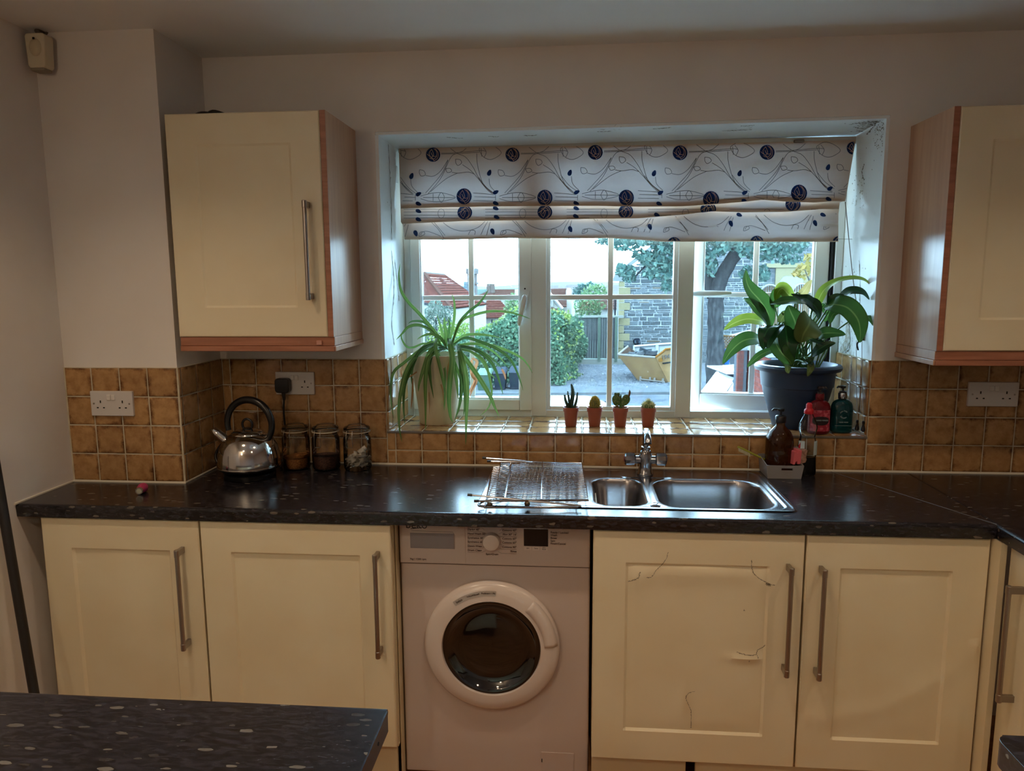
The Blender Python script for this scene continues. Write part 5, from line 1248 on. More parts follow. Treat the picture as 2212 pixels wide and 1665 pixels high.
def lleaf(pl, ys, w, m_, nrm=(0, -.9, .45), fold=.18, roll=0, stem=True, seed=0, wave=.05):
    P = crom([at(*Zl(x, y), y=d) for (x, y), d in zip(pl, ys)], 8)
    wf = lambda s: 1.28*w*(math.sin(PI*min(1, s**.80))**.75)*(1-.25*s)+.0003 if 0 < s < 1 else .0004
    lf = blade('leaf', P, wf, nrm, m_, lp, fold, roll, 8, wave, seed)
    if stem:
        R = random.Random(seed*3+1); b0 = Vector((lx+R.uniform(-.045, .045), ly+R.uniform(-.04, .04), SILL+.21)); p = P[0]; t = (P[0]-P[2]).normalized()
        MB().tube(crom([b0, b0*.5+p*.5+Vector((0, 0, .02)), p+t*.015, p-t*.004], 5), [.0030-.0006*0]*16, 7).build('stem', M_stem, lf, smooth=True)
LL = [([(615, 490), (600, 400), (540, 300), (470, 220), (440, 150), (437, 75)], [.13, .11, .10, .11, .12, .13], .034, M_l1, (.55, -.8, .1)),
 ([(610, 485), (560, 400), (500, 340), (455, 300), (415, 282)], [.13, .09, .08, .08, .09], .024, M_l1, (.7, -.7, .2)),
 ([(590, 470), (530, 440), (440, 430), (350, 460), (278, 508)], [.13, .09, .07, .07, .08], .021, M_l3, (0, -.8, .6)),
 ([(575, 590), (500, 570), (410, 590), (330, 660), (270, 752)], [.10, .05, .02, .02, .03], .027, M_l1, (-.2, -.8, .55)),
 ([(690, 655), (620, 655), (540, 690), (480, 740), (447, 775)], [.10, .06, .03, .02, .02], .013, M_l1, (0, -.7, .7)),
 ([(650, 480), (600, 500), (570, 560), (560, 650)], [.10, .04, .02, .03], .026, M_l2, (-.5, -.75, .35)),
 ([(700, 470), (640, 520), (600, 590), (590, 640)], [.09, .03, .01, .02], .020, M_l2, (-.5, -.8, .3)),
 ([(720, 470), (730, 560), (745, 660), (765, 770)], [.09, .03, .01, .01], .030, M_l2, (.1, -.95, .2)),
 ([(640, 560), (660, 620), (700, 680), (750, 730), (765, 760)], [.08, .02, .0, .0, .0], .026, M_l1, (0, -.9, .4)),
 ([(655, 350), (660, 280), (690, 230), (695, 180)], [.14, .12, .12, .13], .030, M_l1, (.3, -.9, .1)),
 ([(790, 300), (740, 250), (700, 210), (665, 240), (650, 310)], [.14, .11, .11, .11, .12], .022, M_l3, (.2, -.9, .2)),
 ([(900, 320), (820, 300), (730, 300), (660, 312), (612, 320)], [.10, .06, .05, .05, .06], .020, M_l1, (0, -.6, .8)),
 ([(960, 400), (930, 340), (880, 290), (830, 275), (760, 250)], [.10, .05, .04, .05, .06], .022, M_l2, (.3, -.7, .6)),
 ([(820, 290), (900, 310), (950, 360), (965, 430)], [.09, .05, .04, .05], .025, M_l2, (.3, -.8, .4)),
 ([(800, 520), (790, 450), (760, 380), (740, 330)], [.12, .08, .07, .07], .028, M_l1, (-.3, -.9, .1)),
 ([(820, 250), (850, 235), (880, 190), (910, 145)], [.14, .13, .13, .13], .016, M_l4, (.4, -.9, .1)),
 ([(900, 420), (890, 470), (850, 540), (835, 600)], [.08, .02, .0, .01], .044, M_l5, (.1, -.98, .1)),
 ([(680, 460), (700, 420), (720, 390), (690, 380)], [.14, .13, .13, .13], .014, M_l5, (0, -.9, .3)),
 ([(945, 360), (960, 290), (1010, 210), (1100, 155), (1200, 135), (1290, 150), (1355, 208)], [.14, .14, .13, .11, .09, .07, .06], .017, M_l3, (.1, -.55, .85)),
 ([(1090, 300), (1150, 250), (1210, 225), (1280, 240), (1325, 290)], [.10, .07, .05, .04, .04], .018, M_l2, (.1, -.7, .6)),
 ([(1030, 340), (1060, 290), (1110, 268), (1150, 262)], [.10, .08, .07, .07], .014, M_l2, (.2, -.7, .5)),
 ([(1010, 330), (1080, 325), (1170, 350), (1240, 430), (1260, 520), (1255, 600)], [.10, .05, .02, .0, .0, .01], .033, M_l1, (-.2, -.85, .45)),
 ([(1040, 460), (1060, 400), (1110, 375), (1150, 385)], [.11, .10, .1, .1], .010, M_l1, (0, -.7, .7)),
 ([(1270, 405), (1320, 420), (1370, 480), (1410, 555)], [.05, .02, .01, .01], .012, M_l1, (.2, -.8, .5)),
 ([(930, 570), (990, 535), (1080, 530), (1155, 540)], [.09, .06, .05, .05], .022, M_l1, (0, -.75, .6)),
 ([(910, 690), (960, 650), (1020, 615), (1082, 600)], [.08, .05, .04, .04], .016, M_l2, (-.2, -.8, .5)),
 ([(870, 560), (920, 575), (980, 600), (1020, 610)], [.09, .06, .05, .05], .013, M_l2, (0, -.7, .7)),
 ([(960, 340), (1000, 350), (1030, 400), (1000, 450)], [.15, .14, .14, .14], .014, M_l1, (0, -.9, .3)),
 ([(790, 640), (780, 580), (800, 540), (820, 610)], [.10, .07, .06, .06], .022, M_l2, (.2, -.9, .2)),
 ([(720, 720), (735, 760), (738, 800), (748, 818)], [.06, .02, .0, 0], .010, M_l5, (0, -1, .1)),
 ([(870, 720), (900, 760), (895, 800), (880, 842)], [.06, .02, 0, 0], .012, M_l5, (0, -1, .1)),
 ([(850, 740), (880, 750), (900, 730), (920, 740)], [.05, .02, .01, .01], .014, M_l2, (0, -.9, .4))]
for k, (pl, ys, w_, mm_, nr) in enumerate(LL): lleaf(pl, ys, w_, mm_, nr, stem=True, seed=k+1)
# extra bare stems as in the dense base
R_ = random.Random(9)
for k in range(16):
    b0 = Vector((lx+R_.uniform(-.06, .06), ly+R_.uniform(-.06, .03), SILL+.21)); tp_ = b0+Vector((R_.uniform(-.05, .05)+(b0.x-lx)*.6, R_.uniform(-.03, .03), R_.uniform(.08, .15)))
    MB().tube(crom([b0, (b0+tp_)/2+Vector((R_.uniform(-.01, .01), 0, 0)), tp_], 4), .0028, 6).build('stem', M_stem, lp, smooth=True)

# ------------------------------------------------------------------ four little cacti
M_terra = mat('terracotta_plastic', '#99503c', .5)
def pot(t, x, y, h=.062):
    m = MB(); z = SILL; m.lathe([(.0205, 0), (.0215, .001), (.0265, .044), (.0268, .046), (.0295, .0465), (.0300, .058), (.0298, .060), (.0280, .060), (.0270, .052)], (x, y, z), 32)
    m.build('pot', M_terra, t, smooth=True, angle=40); m = MB(); m.lathe([(.0272, .053), (.001, .056)], (x, y, z), 20); m.build('soil', MATS['potting_soil'], t)
M_cd = mat('dark_cactus', '#2c4a34', .55, c2='#1d3526', ns=60); M_cg = mat('green_cactus', '#52753a', .55, c2='#3d5c2c', ns=60); M_cy = mat('golden_cactus', '#5f6230', .6); M_spine = mat('pale_spines', '#d8cf9a', .6); M_spy = mat('yellow_spines', '#c7b14c', .6)
cz = SILL+.055
CACTI = []
t = thing('cactus', 'dark finger cactus in the leftmost terracotta pot on the sill', 'cactus', (.376, .125, SILL), 'little cacti on the sill'); x, y = .376, .125; pot(t, x, y)
def horn(pts, rad, m_, name='arm'):
    P = crom(pts, 6); n = len(P); m = MB()
    k0 = len(m.v); sg = 10
    m.tube(P, [max(.0008, 1.35*rad*math.sin(PI*(.18+.80*i/(n-1)))**.6) for i in range(n)], sg, flat=.7)
    m.build(name, m_, t, smooth=True)
    s = MB(); R = random.Random(len(P)+int(rad*1e5))
    for i in range(2, n-1, 1):
        for sd in (-1, 1): s.sphere(P[i]+Vector((sd*rad*1.15*math.sin(PI*(.18+.80*i/(n-1)))**.6, -.001, 0)), .0012, 6, 4)
    s.build('bumps', m_, t, smooth=True)
for pts, r in [([(x, y, cz-.004), (x+.004, y, cz+.025), (x+.007, y-.002, cz+.052), (x+.001, y, cz+.078)], .0085), ([(x-.004, y, cz-.004), (x-.014, y-.004, cz+.012), (x-.022, y-.004, cz+.030), (x-.024, y-.002, cz+.044)], .0056), ([(x+.006, y, cz-.004), (x+.016, y-.002, cz+.012), (x+.022, y, cz+.03), (x+.0245, y, cz+.052)], .0052), ([(x-.003, y, cz), (x-.009, y+.002, cz+.026), (x-.013, y, cz+.056)], .0036), ([(x-.002, y, cz), (x-.005, y-.006, cz+.02), (x-.008, y-.007, cz+.044)], .0034)]: horn(pts, r, M_cd)
t = thing('cactus', 'round golden-spined cactus, second pot from the left on the sill', 'cactus', (.466, .128, SILL), 'little cacti on the sill'); x, y = .466, .128; pot(t, x, y)
def ball(cx, cy_, cz_, r, hsc, m_, ribs, sp, ns, sl, name='body', seed=1):
    m = MB(); nu, nv = ribs*4, 14
    def P(i, j):
        a = 2*PI*i/nu; b = -PI/2*.6+(PI/2*1.6)*j/nv; rr_ = r*(1+.07*math.cos(a*ribs)); return (cx+rr_*math.cos(b)*math.cos(a), cy_+rr_*math.cos(b)*math.sin(a), cz_+hsc*r*math.sin(b))
    m.grid(P, nu, nv); m.build(name, m_, t, smooth=True, angle=0)
    s = MB(); R = random.Random(seed)
    for k in range(ns):
        a = 2*PI*R.randrange(ribs)/ribs; b = R.uniform(-.3, 1.5); d = Vector((math.cos(b)*math.cos(a), math.cos(b)*math.sin(a), math.sin(b))); p = Vector((cx+r*1.06*d.x, cy_+r*1.06*d.y, cz_+hsc*r*d.z)); q = (d+Vector((R.gauss(0, .5), R.gauss(0, .5), R.gauss(0, .5)))).normalized()
        s.quad(p-q.cross(Vector((0, 1, 0))).normalized()*.00035, p+q.cross(Vector((0, 1, 0))).normalized()*.00035, p+q*sl)
    o = s.build('spines', sp, t, fix=False); o['kind'] = 'stuff'
ball(x, y, cz+.014, .0185, 1.15, M_cy, 18, M_spy, 1100, .007)
t = thing('cactus', 'prickly pear cactus with two round pads, third pot on the sill', 'cactus', (.563, .130, SILL), 'little cacti on the sill'); x, y = .563, .130; pot(t, x, y)
def pad(c, a, b, rot, m_=M_cg, th=.006):
    c = Vector(c); m = MB(); m.sphere((0, 0, 0), 1, 20, 12); cr, sr = math.cos(rot), math.sin(rot)
    m.v = [(c.x+(vx*a*(1+.18*vz))*cr-vz*b*sr, c.y+vy*th, c.z+(vx*a*(1+.18*vz))*sr+vz*b*cr) for vx, vy, vz in m.v]; o = m.build('pad', m_, t, smooth=True)
    s = MB(); R = random.Random(int(c.x*9999))
    for k in range(46):
        u, v = R.uniform(-.9, .9), R.uniform(-.9, .9)
        if u*u+v*v > .95: continue
        p = Vector((c.x+u*a*cr-v*b*sr, c.y-th*math.sqrt(max(0, 1-u*u-v*v))-.0003, c.z+u*a*sr+v*b*cr)); s.sphere(p, .0008, 5, 3)
    s.build('areoles', M_spine, o)
pad((x-.0145, y, cz+.026), .0165, .019, .15); pad((x+.0175, y-.002, cz+.026), .0150, .021, -.75)
m = MB(); m.lathe([(.007, -.004), (.0065, .015), (.004, .028), (.0030, .040), (.0008, .047)], (x+.001, y-.003, cz), 12); m.build('stalk', M_cg, t, smooth=True)
m = MB(); m.tube(crom([(x+.030, y-.002, cz+.038), (x+.034, y-.002, cz+.050), (x+.033, y-.002, cz+.060)], 4), [.0038, .0040, .0042, .0042, .0042, .004, .003, .002, .001], 10); m.build('bud', mat('brown_bud', '#6a5638', .6), t, smooth=True)
for q in (-.020, -.013, -.006): MB().sphere((x+q, y, cz+.045), .0042, 10, 6, (1, .8, 1.5)).build('bud', M_cg, t, smooth=True)
t = thing('cactus', 'bristly green cactus with white spines in the rightmost small pot', 'cactus', (.668, .135, SILL), 'little cacti on the sill'); x, y = .668, .135; pot(t, x, y)
for k, (dx, dy, dz, r) in enumerate([(0, 0, .012, .0150), (-.014, .0, .006, .0105), (.014, .002, .006, .0105), (-.006, -.011, .007, .0105), (.008, -.010, .006, .010), (0, .012, .008, .010)]): ball(x+dx, y+dy, cz+dz, r, 1.0, M_cg, 10, M_spine, 160, .010, 'head', k+1)
for o in bpy.data.objects:
    if o.get('category') == 'cactus': o.scale = (1, 1, 1.22)
# ------------------------------------------------------------------ outside, seen through the panes
GZ = -1.5
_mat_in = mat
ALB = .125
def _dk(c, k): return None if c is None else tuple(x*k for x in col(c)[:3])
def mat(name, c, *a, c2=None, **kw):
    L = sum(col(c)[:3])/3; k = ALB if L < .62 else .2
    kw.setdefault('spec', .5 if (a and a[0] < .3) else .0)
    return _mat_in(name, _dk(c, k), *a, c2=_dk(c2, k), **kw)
def op(u, v, d): return at(u, v, y=d)
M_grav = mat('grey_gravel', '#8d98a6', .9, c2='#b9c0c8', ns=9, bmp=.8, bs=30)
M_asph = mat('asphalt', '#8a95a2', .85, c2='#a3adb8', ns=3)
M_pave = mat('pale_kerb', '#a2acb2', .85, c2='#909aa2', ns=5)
g = MB(); g.quad((-60, 1.2, GZ), (60, 1.2, GZ), (60, 27, GZ), (-60, 27, GZ)); struct(g.build('ground', M_grav, fix=False))
g = MB(); g.box(-30, 30, 14, 17.2, GZ-.05, GZ+.02); struct(g.build('road', M_asph))
g = MB(); g.box(-14, 16, .45, 14, GZ-.05, GZ+.03); struct(g.build('path_bounce_added', _mat_in('bounce_pale', (.76, .75, .72), .8, c2=(.70, .69, .66), ns=.6)))  # unseen pale ground, added to bounce daylight up to soffit and ceiling
g = MB(); g.hexa([(-8, 16.6, GZ), (14, 18.6, GZ), (14, 19.8, GZ), (-8, 17.8, GZ), (-8, 16.6, GZ+.07), (14, 18.6, GZ+.07), (14, 19.8, GZ+.07), (-8, 17.8, GZ+.07)]); struct(g.build('kerb_pavement', M_pave))
# gravel stones that can be seen standing proud
R_ = random.Random(21); gm = MB()
for k in range(2600):
    y = R_.uniform(18.6, 24.9); x = R_.uniform(.35, 3.6); s = R_.uniform(.02, .05); h = s*.7
    a = R_.random()*3; c, sn = math.cos(a)*s, math.sin(a)*s; b0 = len(gm.v)
    gm.v += [(x-c, y-sn, GZ), (x+sn, y-c, GZ), (x+c, y+sn, GZ), (x-sn, y+c, GZ), (x, y, GZ+h)]
    for j in range(4): gm.f.append((b0+j, b0+(j+1) % 4, b0+4)); gm.m.append(0)
o = gm.build('gravel_stones', M_grav, fix=False); o['kind'] = 'stuff'; tag(o, 'loose grey gravel spread before the wooden fence', 'gravel')

# --- leaf scatters
def leaf_patch(name, m_, pts, size, parent=None, seed=1, out=None, jit=.5):
    """many small folded leaves centred at pts (numpy Nx3)"""
    r = np.random.RandomState(seed); n = len(pts); s = size*(.6+.8*r.rand(n, 1))
    d = r.normal(size=(n, 3)); 
    if out is not None: d = d*jit+out
    d /= np.linalg.norm(d, axis=1, keepdims=True)
    a = np.cross(d, r.normal(size=(n, 3))); a /= np.linalg.norm(a, axis=1, keepdims=True)+1e-9; b = np.cross(d, a)
    V4 = np.stack([pts-a*s, pts-b*s*.62, pts+a*s, pts+b*s*.62], 1).reshape(-1, 3)
    off = np.array(wloc(parent)) if parent else np.zeros(3)
    F = [(4*i, 4*i+1, 4*i+2, 4*i+3) for i in range(n)]
    me = bpy.data.meshes.new(name); me.from_pydata((V4-off).tolist(), [], F); me.materials.append(m_)
    A = me.attributes.new('shade', 'FLOAT', 'FACE'); A.data.foreach_set('value', r.rand(n))
    o = bpy.data.objects.new(name, me); COL.objects.link(o)
    if parent: o.parent = parent
    return o
def fol_mat(name, ca, cb, cc, tr=.3):
    m = mat(name, ca, .6, spec=.04); nt = NT(m); a = nt.add('ShaderNodeAttribute'); a.attribute_name = 'shade'
    c = ramp(nt, a.outputs['Fac'], [(0, _dk(ca, .17)), (.6, _dk(cb, .17)), (1, _dk(cc, .17))]); nt.link(c, nt.b.inputs['Base Color'])
    tl = nt.add('ShaderNodeBsdfTranslucent'); nt.link(c, tl.inputs[0]); mx = nt.add('ShaderNodeMixShader'); mx.inputs[0].default_value = tr
    nt.link(nt.b.outputs[0], mx.inputs[1]); nt.link(tl.outputs[0], mx.inputs[2]); nt.link(mx.outputs[0], nt.o.inputs[0]); return m
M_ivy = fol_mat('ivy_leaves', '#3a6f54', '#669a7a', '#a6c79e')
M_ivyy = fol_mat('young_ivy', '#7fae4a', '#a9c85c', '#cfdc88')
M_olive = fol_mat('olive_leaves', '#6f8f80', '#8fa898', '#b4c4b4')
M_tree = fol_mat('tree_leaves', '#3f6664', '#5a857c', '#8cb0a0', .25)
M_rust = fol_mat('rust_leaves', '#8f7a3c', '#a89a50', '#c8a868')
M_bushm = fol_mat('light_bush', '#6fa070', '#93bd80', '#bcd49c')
M_bark = mat('bark', '#4c5258', .9, c2='#6e7478', ns=14, nscale=(1, 1, .35), bmp=1.0, bs=40)

# --- ivy mass over the boundary wall (L shaped)
hd = thing('ivy_hedge', 'thick ivy spilling over the boundary left of the wooden fence', 'ivy', (-1.5, 20, GZ))
r = np.random.RandomState(4)
def topz(x):
    """height of the ivy at x (front run), from its outline"""
    return np.interp(x, xs_t, zs_t)
prof = [(905, 760), (960, 745), (985, 728), (1015, 722), (1045, 712), (1062, 704), (1085, 688), (1105, 672), (1125, 664), (1150, 668), (1185, 672), (1215, 676), (1240, 690)]
pp = [op(u, v, 20.2) for u, v in prof]; xs_t = [p.x for p in pp]; zs_t = [p.z for p in pp]
xa, xb = xs_t[0]-1.5, op(1218, 760, 19.5).x
n = 11000; x = r.uniform(xa, xb, n); t = r.rand(n)**.8; tz = topz(x); z = GZ+(tz-GZ)*t
lump = .22*np.sin(x*2.1)+.15*np.sin(x*5.3+z*2)+.15*np.sin(z*4+x)
y = 19.3+.25*(1-t)**2*-1+lump*.8+.6*np.clip((t-.85)/.15, 0, 1)**2+r.rand(n)*.25
front = np.stack([x, y, z+.06*r.normal(size=n)*(t > .9)], 1)
n = 4200; y2 = r.uniform(19.2, 25.2, n); t2 = r.rand(n)**.8
pb0, pb1 = op(1224, 760, 19.4), op(1250, 760, 25.0)
xe = pb0.x+(pb1.x-pb0.x)*(y2-19.4)/5.6; tz2 = np.interp(y2, [19.4, 22, 25.2], [topz(xb), op(1232, 680, 22).z, op(1246, 692, 25).z])
x2 = xe-.25*np.sin(y2*2.3)+.18*np.sin(t2*6+y2)-(t2 > .9)*(r.rand(n))*.9-r.rand(n)*.2
side = np.stack([x2, y2, GZ+(tz2-GZ)*t2], 1)
n = 2500; x3 = r.uniform(xa, xb+.2, n); y3 = r.uniform(19.8, 21.3, n); z3 = topz(x3)+.05*r.normal(size=n)-.25*np.clip((y3-20.5), 0, 1)
leaf_patch('leaves', M_ivy, np.concatenate([front, side]), .050, hd, 1, np.array([.15, -.9, .5]), .55)
ye = np.stack([x3, y3, z3], 1)
q = side[(t2 < .93)][:900]+np.array([.10, -.3, 0]); q = q[(q[:, 1] < 22.5)]
leaf_patch('young_leaves', M_ivyy, np.concatenate([ye, q[:260]]), .046, hd, 2, np.array([.1, -.6, .8]), .6)
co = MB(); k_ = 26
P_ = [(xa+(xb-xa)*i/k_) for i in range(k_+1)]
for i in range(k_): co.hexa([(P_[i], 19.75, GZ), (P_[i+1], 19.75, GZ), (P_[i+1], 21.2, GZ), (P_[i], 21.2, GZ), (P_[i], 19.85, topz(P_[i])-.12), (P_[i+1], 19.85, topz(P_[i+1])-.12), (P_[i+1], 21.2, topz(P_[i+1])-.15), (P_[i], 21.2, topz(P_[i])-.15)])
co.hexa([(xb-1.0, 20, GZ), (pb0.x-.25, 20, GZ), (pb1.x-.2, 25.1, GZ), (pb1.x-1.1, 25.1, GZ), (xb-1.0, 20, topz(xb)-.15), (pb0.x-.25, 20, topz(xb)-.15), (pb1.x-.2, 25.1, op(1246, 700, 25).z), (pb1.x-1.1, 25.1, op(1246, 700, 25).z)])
co.build('inner_growth', mat('ivy_inner_green', '#1f4a38', .9), hd)  # solid core behind the leaves, in a darker green

def bush(name, label, c, rad, n, m_, size, seed, cat='bush'):
    t = thing(name, label, cat, (c[0], c[1], c[2]-rad[2])); r = np.random.RandomState(seed)
    d = r.normal(size=(n, 3)); d /= np.linalg.norm(d, axis=1, keepdims=True); k = (.55+.5*r.rand(n, 1))*(1+.18*np.sin(d[:, :1]*7+seed)*np.sin(d[:, 2:]*6))
    pts = np.array(c)+d*k*np.array(rad); leaf_patch('foliage', m_, pts, size, t, seed)
    MB().tube([(c[0], c[1], c[2]-rad[2]*1.0), (c[0], c[1], c[2]+rad[2]*.4)], [.08*rad[2], .03*rad[2]], 7).build('trunk', M_bark, t); return t
c = op(942, 705, 23); bush('olive_tree', 'silvery green tree in front of the nearest red-roofed house', (c.x, c.y, c.z-.1), (.70, .7, 1.05), 5200, M_olive, .038, 5, 'tree')
c = op(1112, 662, 30); bush('bush', 'pale green treetop behind the ivy, left of the mullion', tuple(c), (.50, .6, .55), 900, M_bushm, .06, 6)
c = op(1272, 668, 29); bush('bush', 'light green shrub rising behind the wooden fence', tuple(c), (.62, .6, .75), 1500, M_bushm, .055, 7)
c = op(1000, 750, 21.0); bush('bush', 'leafy shrub at the foot of the white house', (c.x-.3, 21.8, c.z), (.9, .5, .75), 2500, M_ivyy, .05, 8)

# --- wheelie bins
def bin_(label, u, v, d, w, mb_, ml):
    p = op(u, v, d); t = thing('wheelie_bin', label, 'bin', (p.x, d, GZ)); x, z1 = p.x, p.z; zb = GZ+.06
    m = MB(); hw = w/2; m.hexa([(x-hw*.8, d-.22, zb), (x+hw*.8, d-.22, zb), (x+hw*.8, d+.25, zb), (x-hw*.8, d+.25, zb), (x-hw, d-.30, z1-.09), (x+hw, d-.30, z1-.09), (x+hw, d+.34, z1-.05), (x-hw, d+.34, z1-.05)]); m.build('body', mb_, t, bevel=.02)
    m = MB(); m.hexa([(x-hw-.02, d-.34, z1-.10), (x+hw+.02, d-.34, z1-.10), (x+hw+.02, d+.38, z1-.04), (x-hw-.02, d+.38, z1-.04), (x-hw*.8, d-.26, z1-.02), (x+hw*.8, d-.26, z1-.02), (x+hw*.8, d+.30, z1+.04), (x-hw*.8, d+.30, z1+.04)]); m.build('lid', ml, t, bevel=.015)
    MB().bar((x-hw*.9, d+.40, z1-.06), (x+hw*.9, d+.40, z1-.06), .018, 8).build('handle', ml, t)
    for s in (-1, 1): MB().lathe([(.10, -.025), (.10, .025)], (x+s*hw*.85, d+.28, GZ+.10), 14, axis='x').build('wheel', M_black, t)
    return t
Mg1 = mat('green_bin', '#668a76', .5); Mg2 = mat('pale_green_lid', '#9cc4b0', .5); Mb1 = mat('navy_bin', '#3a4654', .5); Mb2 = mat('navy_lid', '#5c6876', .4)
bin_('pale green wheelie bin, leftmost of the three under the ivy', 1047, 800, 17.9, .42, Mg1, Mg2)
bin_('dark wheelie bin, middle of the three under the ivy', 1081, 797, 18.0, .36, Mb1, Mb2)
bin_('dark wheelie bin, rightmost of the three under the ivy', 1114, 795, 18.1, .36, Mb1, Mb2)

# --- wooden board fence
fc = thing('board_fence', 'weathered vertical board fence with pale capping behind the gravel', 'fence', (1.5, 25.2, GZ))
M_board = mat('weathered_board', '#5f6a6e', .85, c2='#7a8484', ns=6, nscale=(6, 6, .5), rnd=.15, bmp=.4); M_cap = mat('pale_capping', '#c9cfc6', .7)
pl_, pr_ = op(1240, 760, 25.2), op(1326, 760, 25.2); nb = 17; zt_ = op(1290, 684, 25.2).z; wd_ = (pr_.x-pl_.x)/nb
bm_ = MB().box(-wd_*.47, wd_*.47, -.012, .012, 0, 1).build('board', M_board); bme = bm_.data; bpy.data.objects.remove(bm_)
for k in range(nb):
    o = bpy.data.objects.new('board', bme); COL.objects.link(o); o.parent = fc; jz = R_.uniform(-.01, .01)
    o.location = Vector((pl_.x+wd_*(k+.5), 25.2+R_.uniform(-.012, .012), GZ+.22+jz))-Vector(fc.location); o.scale = (1, 1, zt_-GZ-.25)
MB().box(pl_.x, pr_.x+.35, 25.14, 25.28, zt_-.03, zt_+.05).build('capping', M_cap, fc)
MB().box(pl_.x-.3, pr_.x+.35, 25.12, 25.3, GZ, GZ+.19).build('gravel_board', M_cap, fc)
for u in (1294, 1330.5): x = op(u, 760, 25.1).x; MB().box(x-.05, x+.05, 25.10, 25.2, GZ+.1, zt_+.0).build('post', mat('greenish_post', '#7c9484', .8), fc)

# --- stone house: coursed rubble stones proud of mortar
st = thing('stone_house', 'grey rubble-stone gable house with cream corner quoins', 'house', (5, 26, GZ))
SY = 25.4
M_mort = mat('mortar', '#ccd4d8', .9); M_stone = mat('rubble_stone', '#76858f', .85, rnd=.28, c2='#8b9699', ns=6, bmp=.5, bs=18); M_stw = mat('warm_stone', '#a3927c', .85, rnd=.2)
M_quoin = mat('cream_quoin', '#cfc49a', .8, rnd=.06)
xl_ = op(1338, 700, SY).x; xr2 = op(1790, 700, SY).x+1.5
zg0 = op(1360, 590, SY).z; zpk = zg0+2.9; xg = op(1560, 560, SY).x
MB().prism([(xl_, SY, GZ), (xr2, SY, GZ), (xr2, SY, zg0), (xg, SY, zpk), (xl_+.3, SY, zg0-.1)], (0, 5, 0)).build('wall', M_mort, st)
stones = []
R2 = random.Random(8); z = GZ+.05
while z < zpk-.1:
    h = R2.choice([.06, .07, .08, .09, .10, .13, .17]); x = xl_+(.16 if 1 else 0)
    while x < xr2:
        w = R2.choice([.16, .24, .3, .38, .5, .6])*R2.uniform(.8, 1.2)
        zz = z+h/2; lim = zg0+(zpk-zg0)*(x-xl_)/(xg-xl_) if x < xg else zg0+(zpk-zg0)*(xr2-x)/(xr2-xg)
        if zz < lim-.15:
            if h > .12 or h < .08 or R2.random() > .22: stones.append((x+w/2, zz+R2.uniform(-.01, .01), w-.035, h-.03))
            else: stones.append((x+w/2, z+h*.27, w-.035, h*.5-.022)); stones.append((x+w/2, z+h*.77, w-.035, h*.5-.022))
        x += w
    z += h
def vis(x, z_):
    p = Vector((x, SY, z_))-CP; d = p.dot(AF); u = 1106+FPX*p.dot(AR)/d; v = 832.5-FPX*p.dot(AU)/d
    return (1338 < u < 1466 and 560 < v < 815) or (1560 < u < 1650 and 560 < v < 730)
near = [s for s in stones if vis(s[0], s[1])]; rest = [s for s in stones if not vis(s[0], s[1])]
near.sort(key=lambda s: -s[2]*s[3]); rest += near[296:]; near = near[:296]
def stone_verts(m, x, z_, w, h, y=SY):
    j = lambda: R2.uniform(-.012, .012); d = R2.uniform(.02, .05)
    m.hexa([(x-w/2, y-.0, z_-h/2), (x+w/2, y-.0, z_-h/2), (x+w/2, y+.02, z_-h/2), (x-w/2, y+.02, z_-h/2), (x-w/2, y-.0, z_+h/2), (x+w/2, y-.0, z_+h/2), (x+w/2, y+.02, z_+h/2), (x-w/2, y+.02, z_+h/2)])
sv = []
for k in range(5):
    m = MB(); e = .06; j = lambda: R2.uniform(-.05, .05)
    lo_ = [(-.5+j()*.6, .0, -.5+j()), (.5+j()*.6, 0, -.5+j()), (.5+j()*.6, 0, .5+j()), (-.5+j()*.6, 0, .5+j())]; hi_ = [(p[0]*.9, -1, p[2]*.84) for p in lo_]
    m.v = lo_+hi_; m.f = [(4, 5, 6, 7), (0, 1, 5, 4), (1, 2, 6, 5), (2, 3, 7, 6), (3, 0, 4, 7)]; m.m = [0]*5
    o = m.build('stone', M_stone); sv.append(o.data); bpy.data.objects.remove(o)
svw = sv[0].copy(); svw.materials.clear(); svw.materials.append(M_stw)
for x, z_, w, h in near:
    o = bpy.data.objects.new('stone', svw if R2.random() < .04 and w > .25 else R2.choice(sv)); COL.objects.link(o); o.parent = st
    o.location = Vector((x, SY, z_))-Vector(st.location); o.scale = (w, R2.uniform(.02, .05), h)
m = MB()
for x, z_, w, h in rest: d = R2.uniform(.02, .045); m.box(x-w/2, x+w/2, SY-d, SY+.01, z_-h/2, z_+h/2)
o = m.build('stones', M_stone, st, fix=False); o['kind'] = 'stuff'
z = GZ+.02; k = 0
while z < zg0-.3:
    h = .29; w = .42 if k % 2 else .20
    MB().box(xl_-.03, xl_-.03+w, SY-.055, SY+.2, z, z+h-.02).build('quoin', M_quoin, st, bevel=.006); z += h; k += 1
MB().prism([(xl_-.28, SY-.09, zg0-.30), (xl_+.10, SY-.09, zg0-.30), (xl_+.02, SY-.09, zg0+.06), (xl_-.16, SY-.09, zg0+.06)], (0, .5, 0)).build('kneeler', mat('pale_stone', '#bcc6ca', .8), st)
dv = Vector((xg-xl_, 0, zpk-zg0)).normalized(); MB().obox(Vector((xl_, SY+.1, zg0))+dv*2.6+Vector((0, 0, .05)), dv*2.6, Vector((0, .2, 0)), Vector((-dv.z, 0, dv.x))*.07).build('coping', MATS['pale_stone'], st)
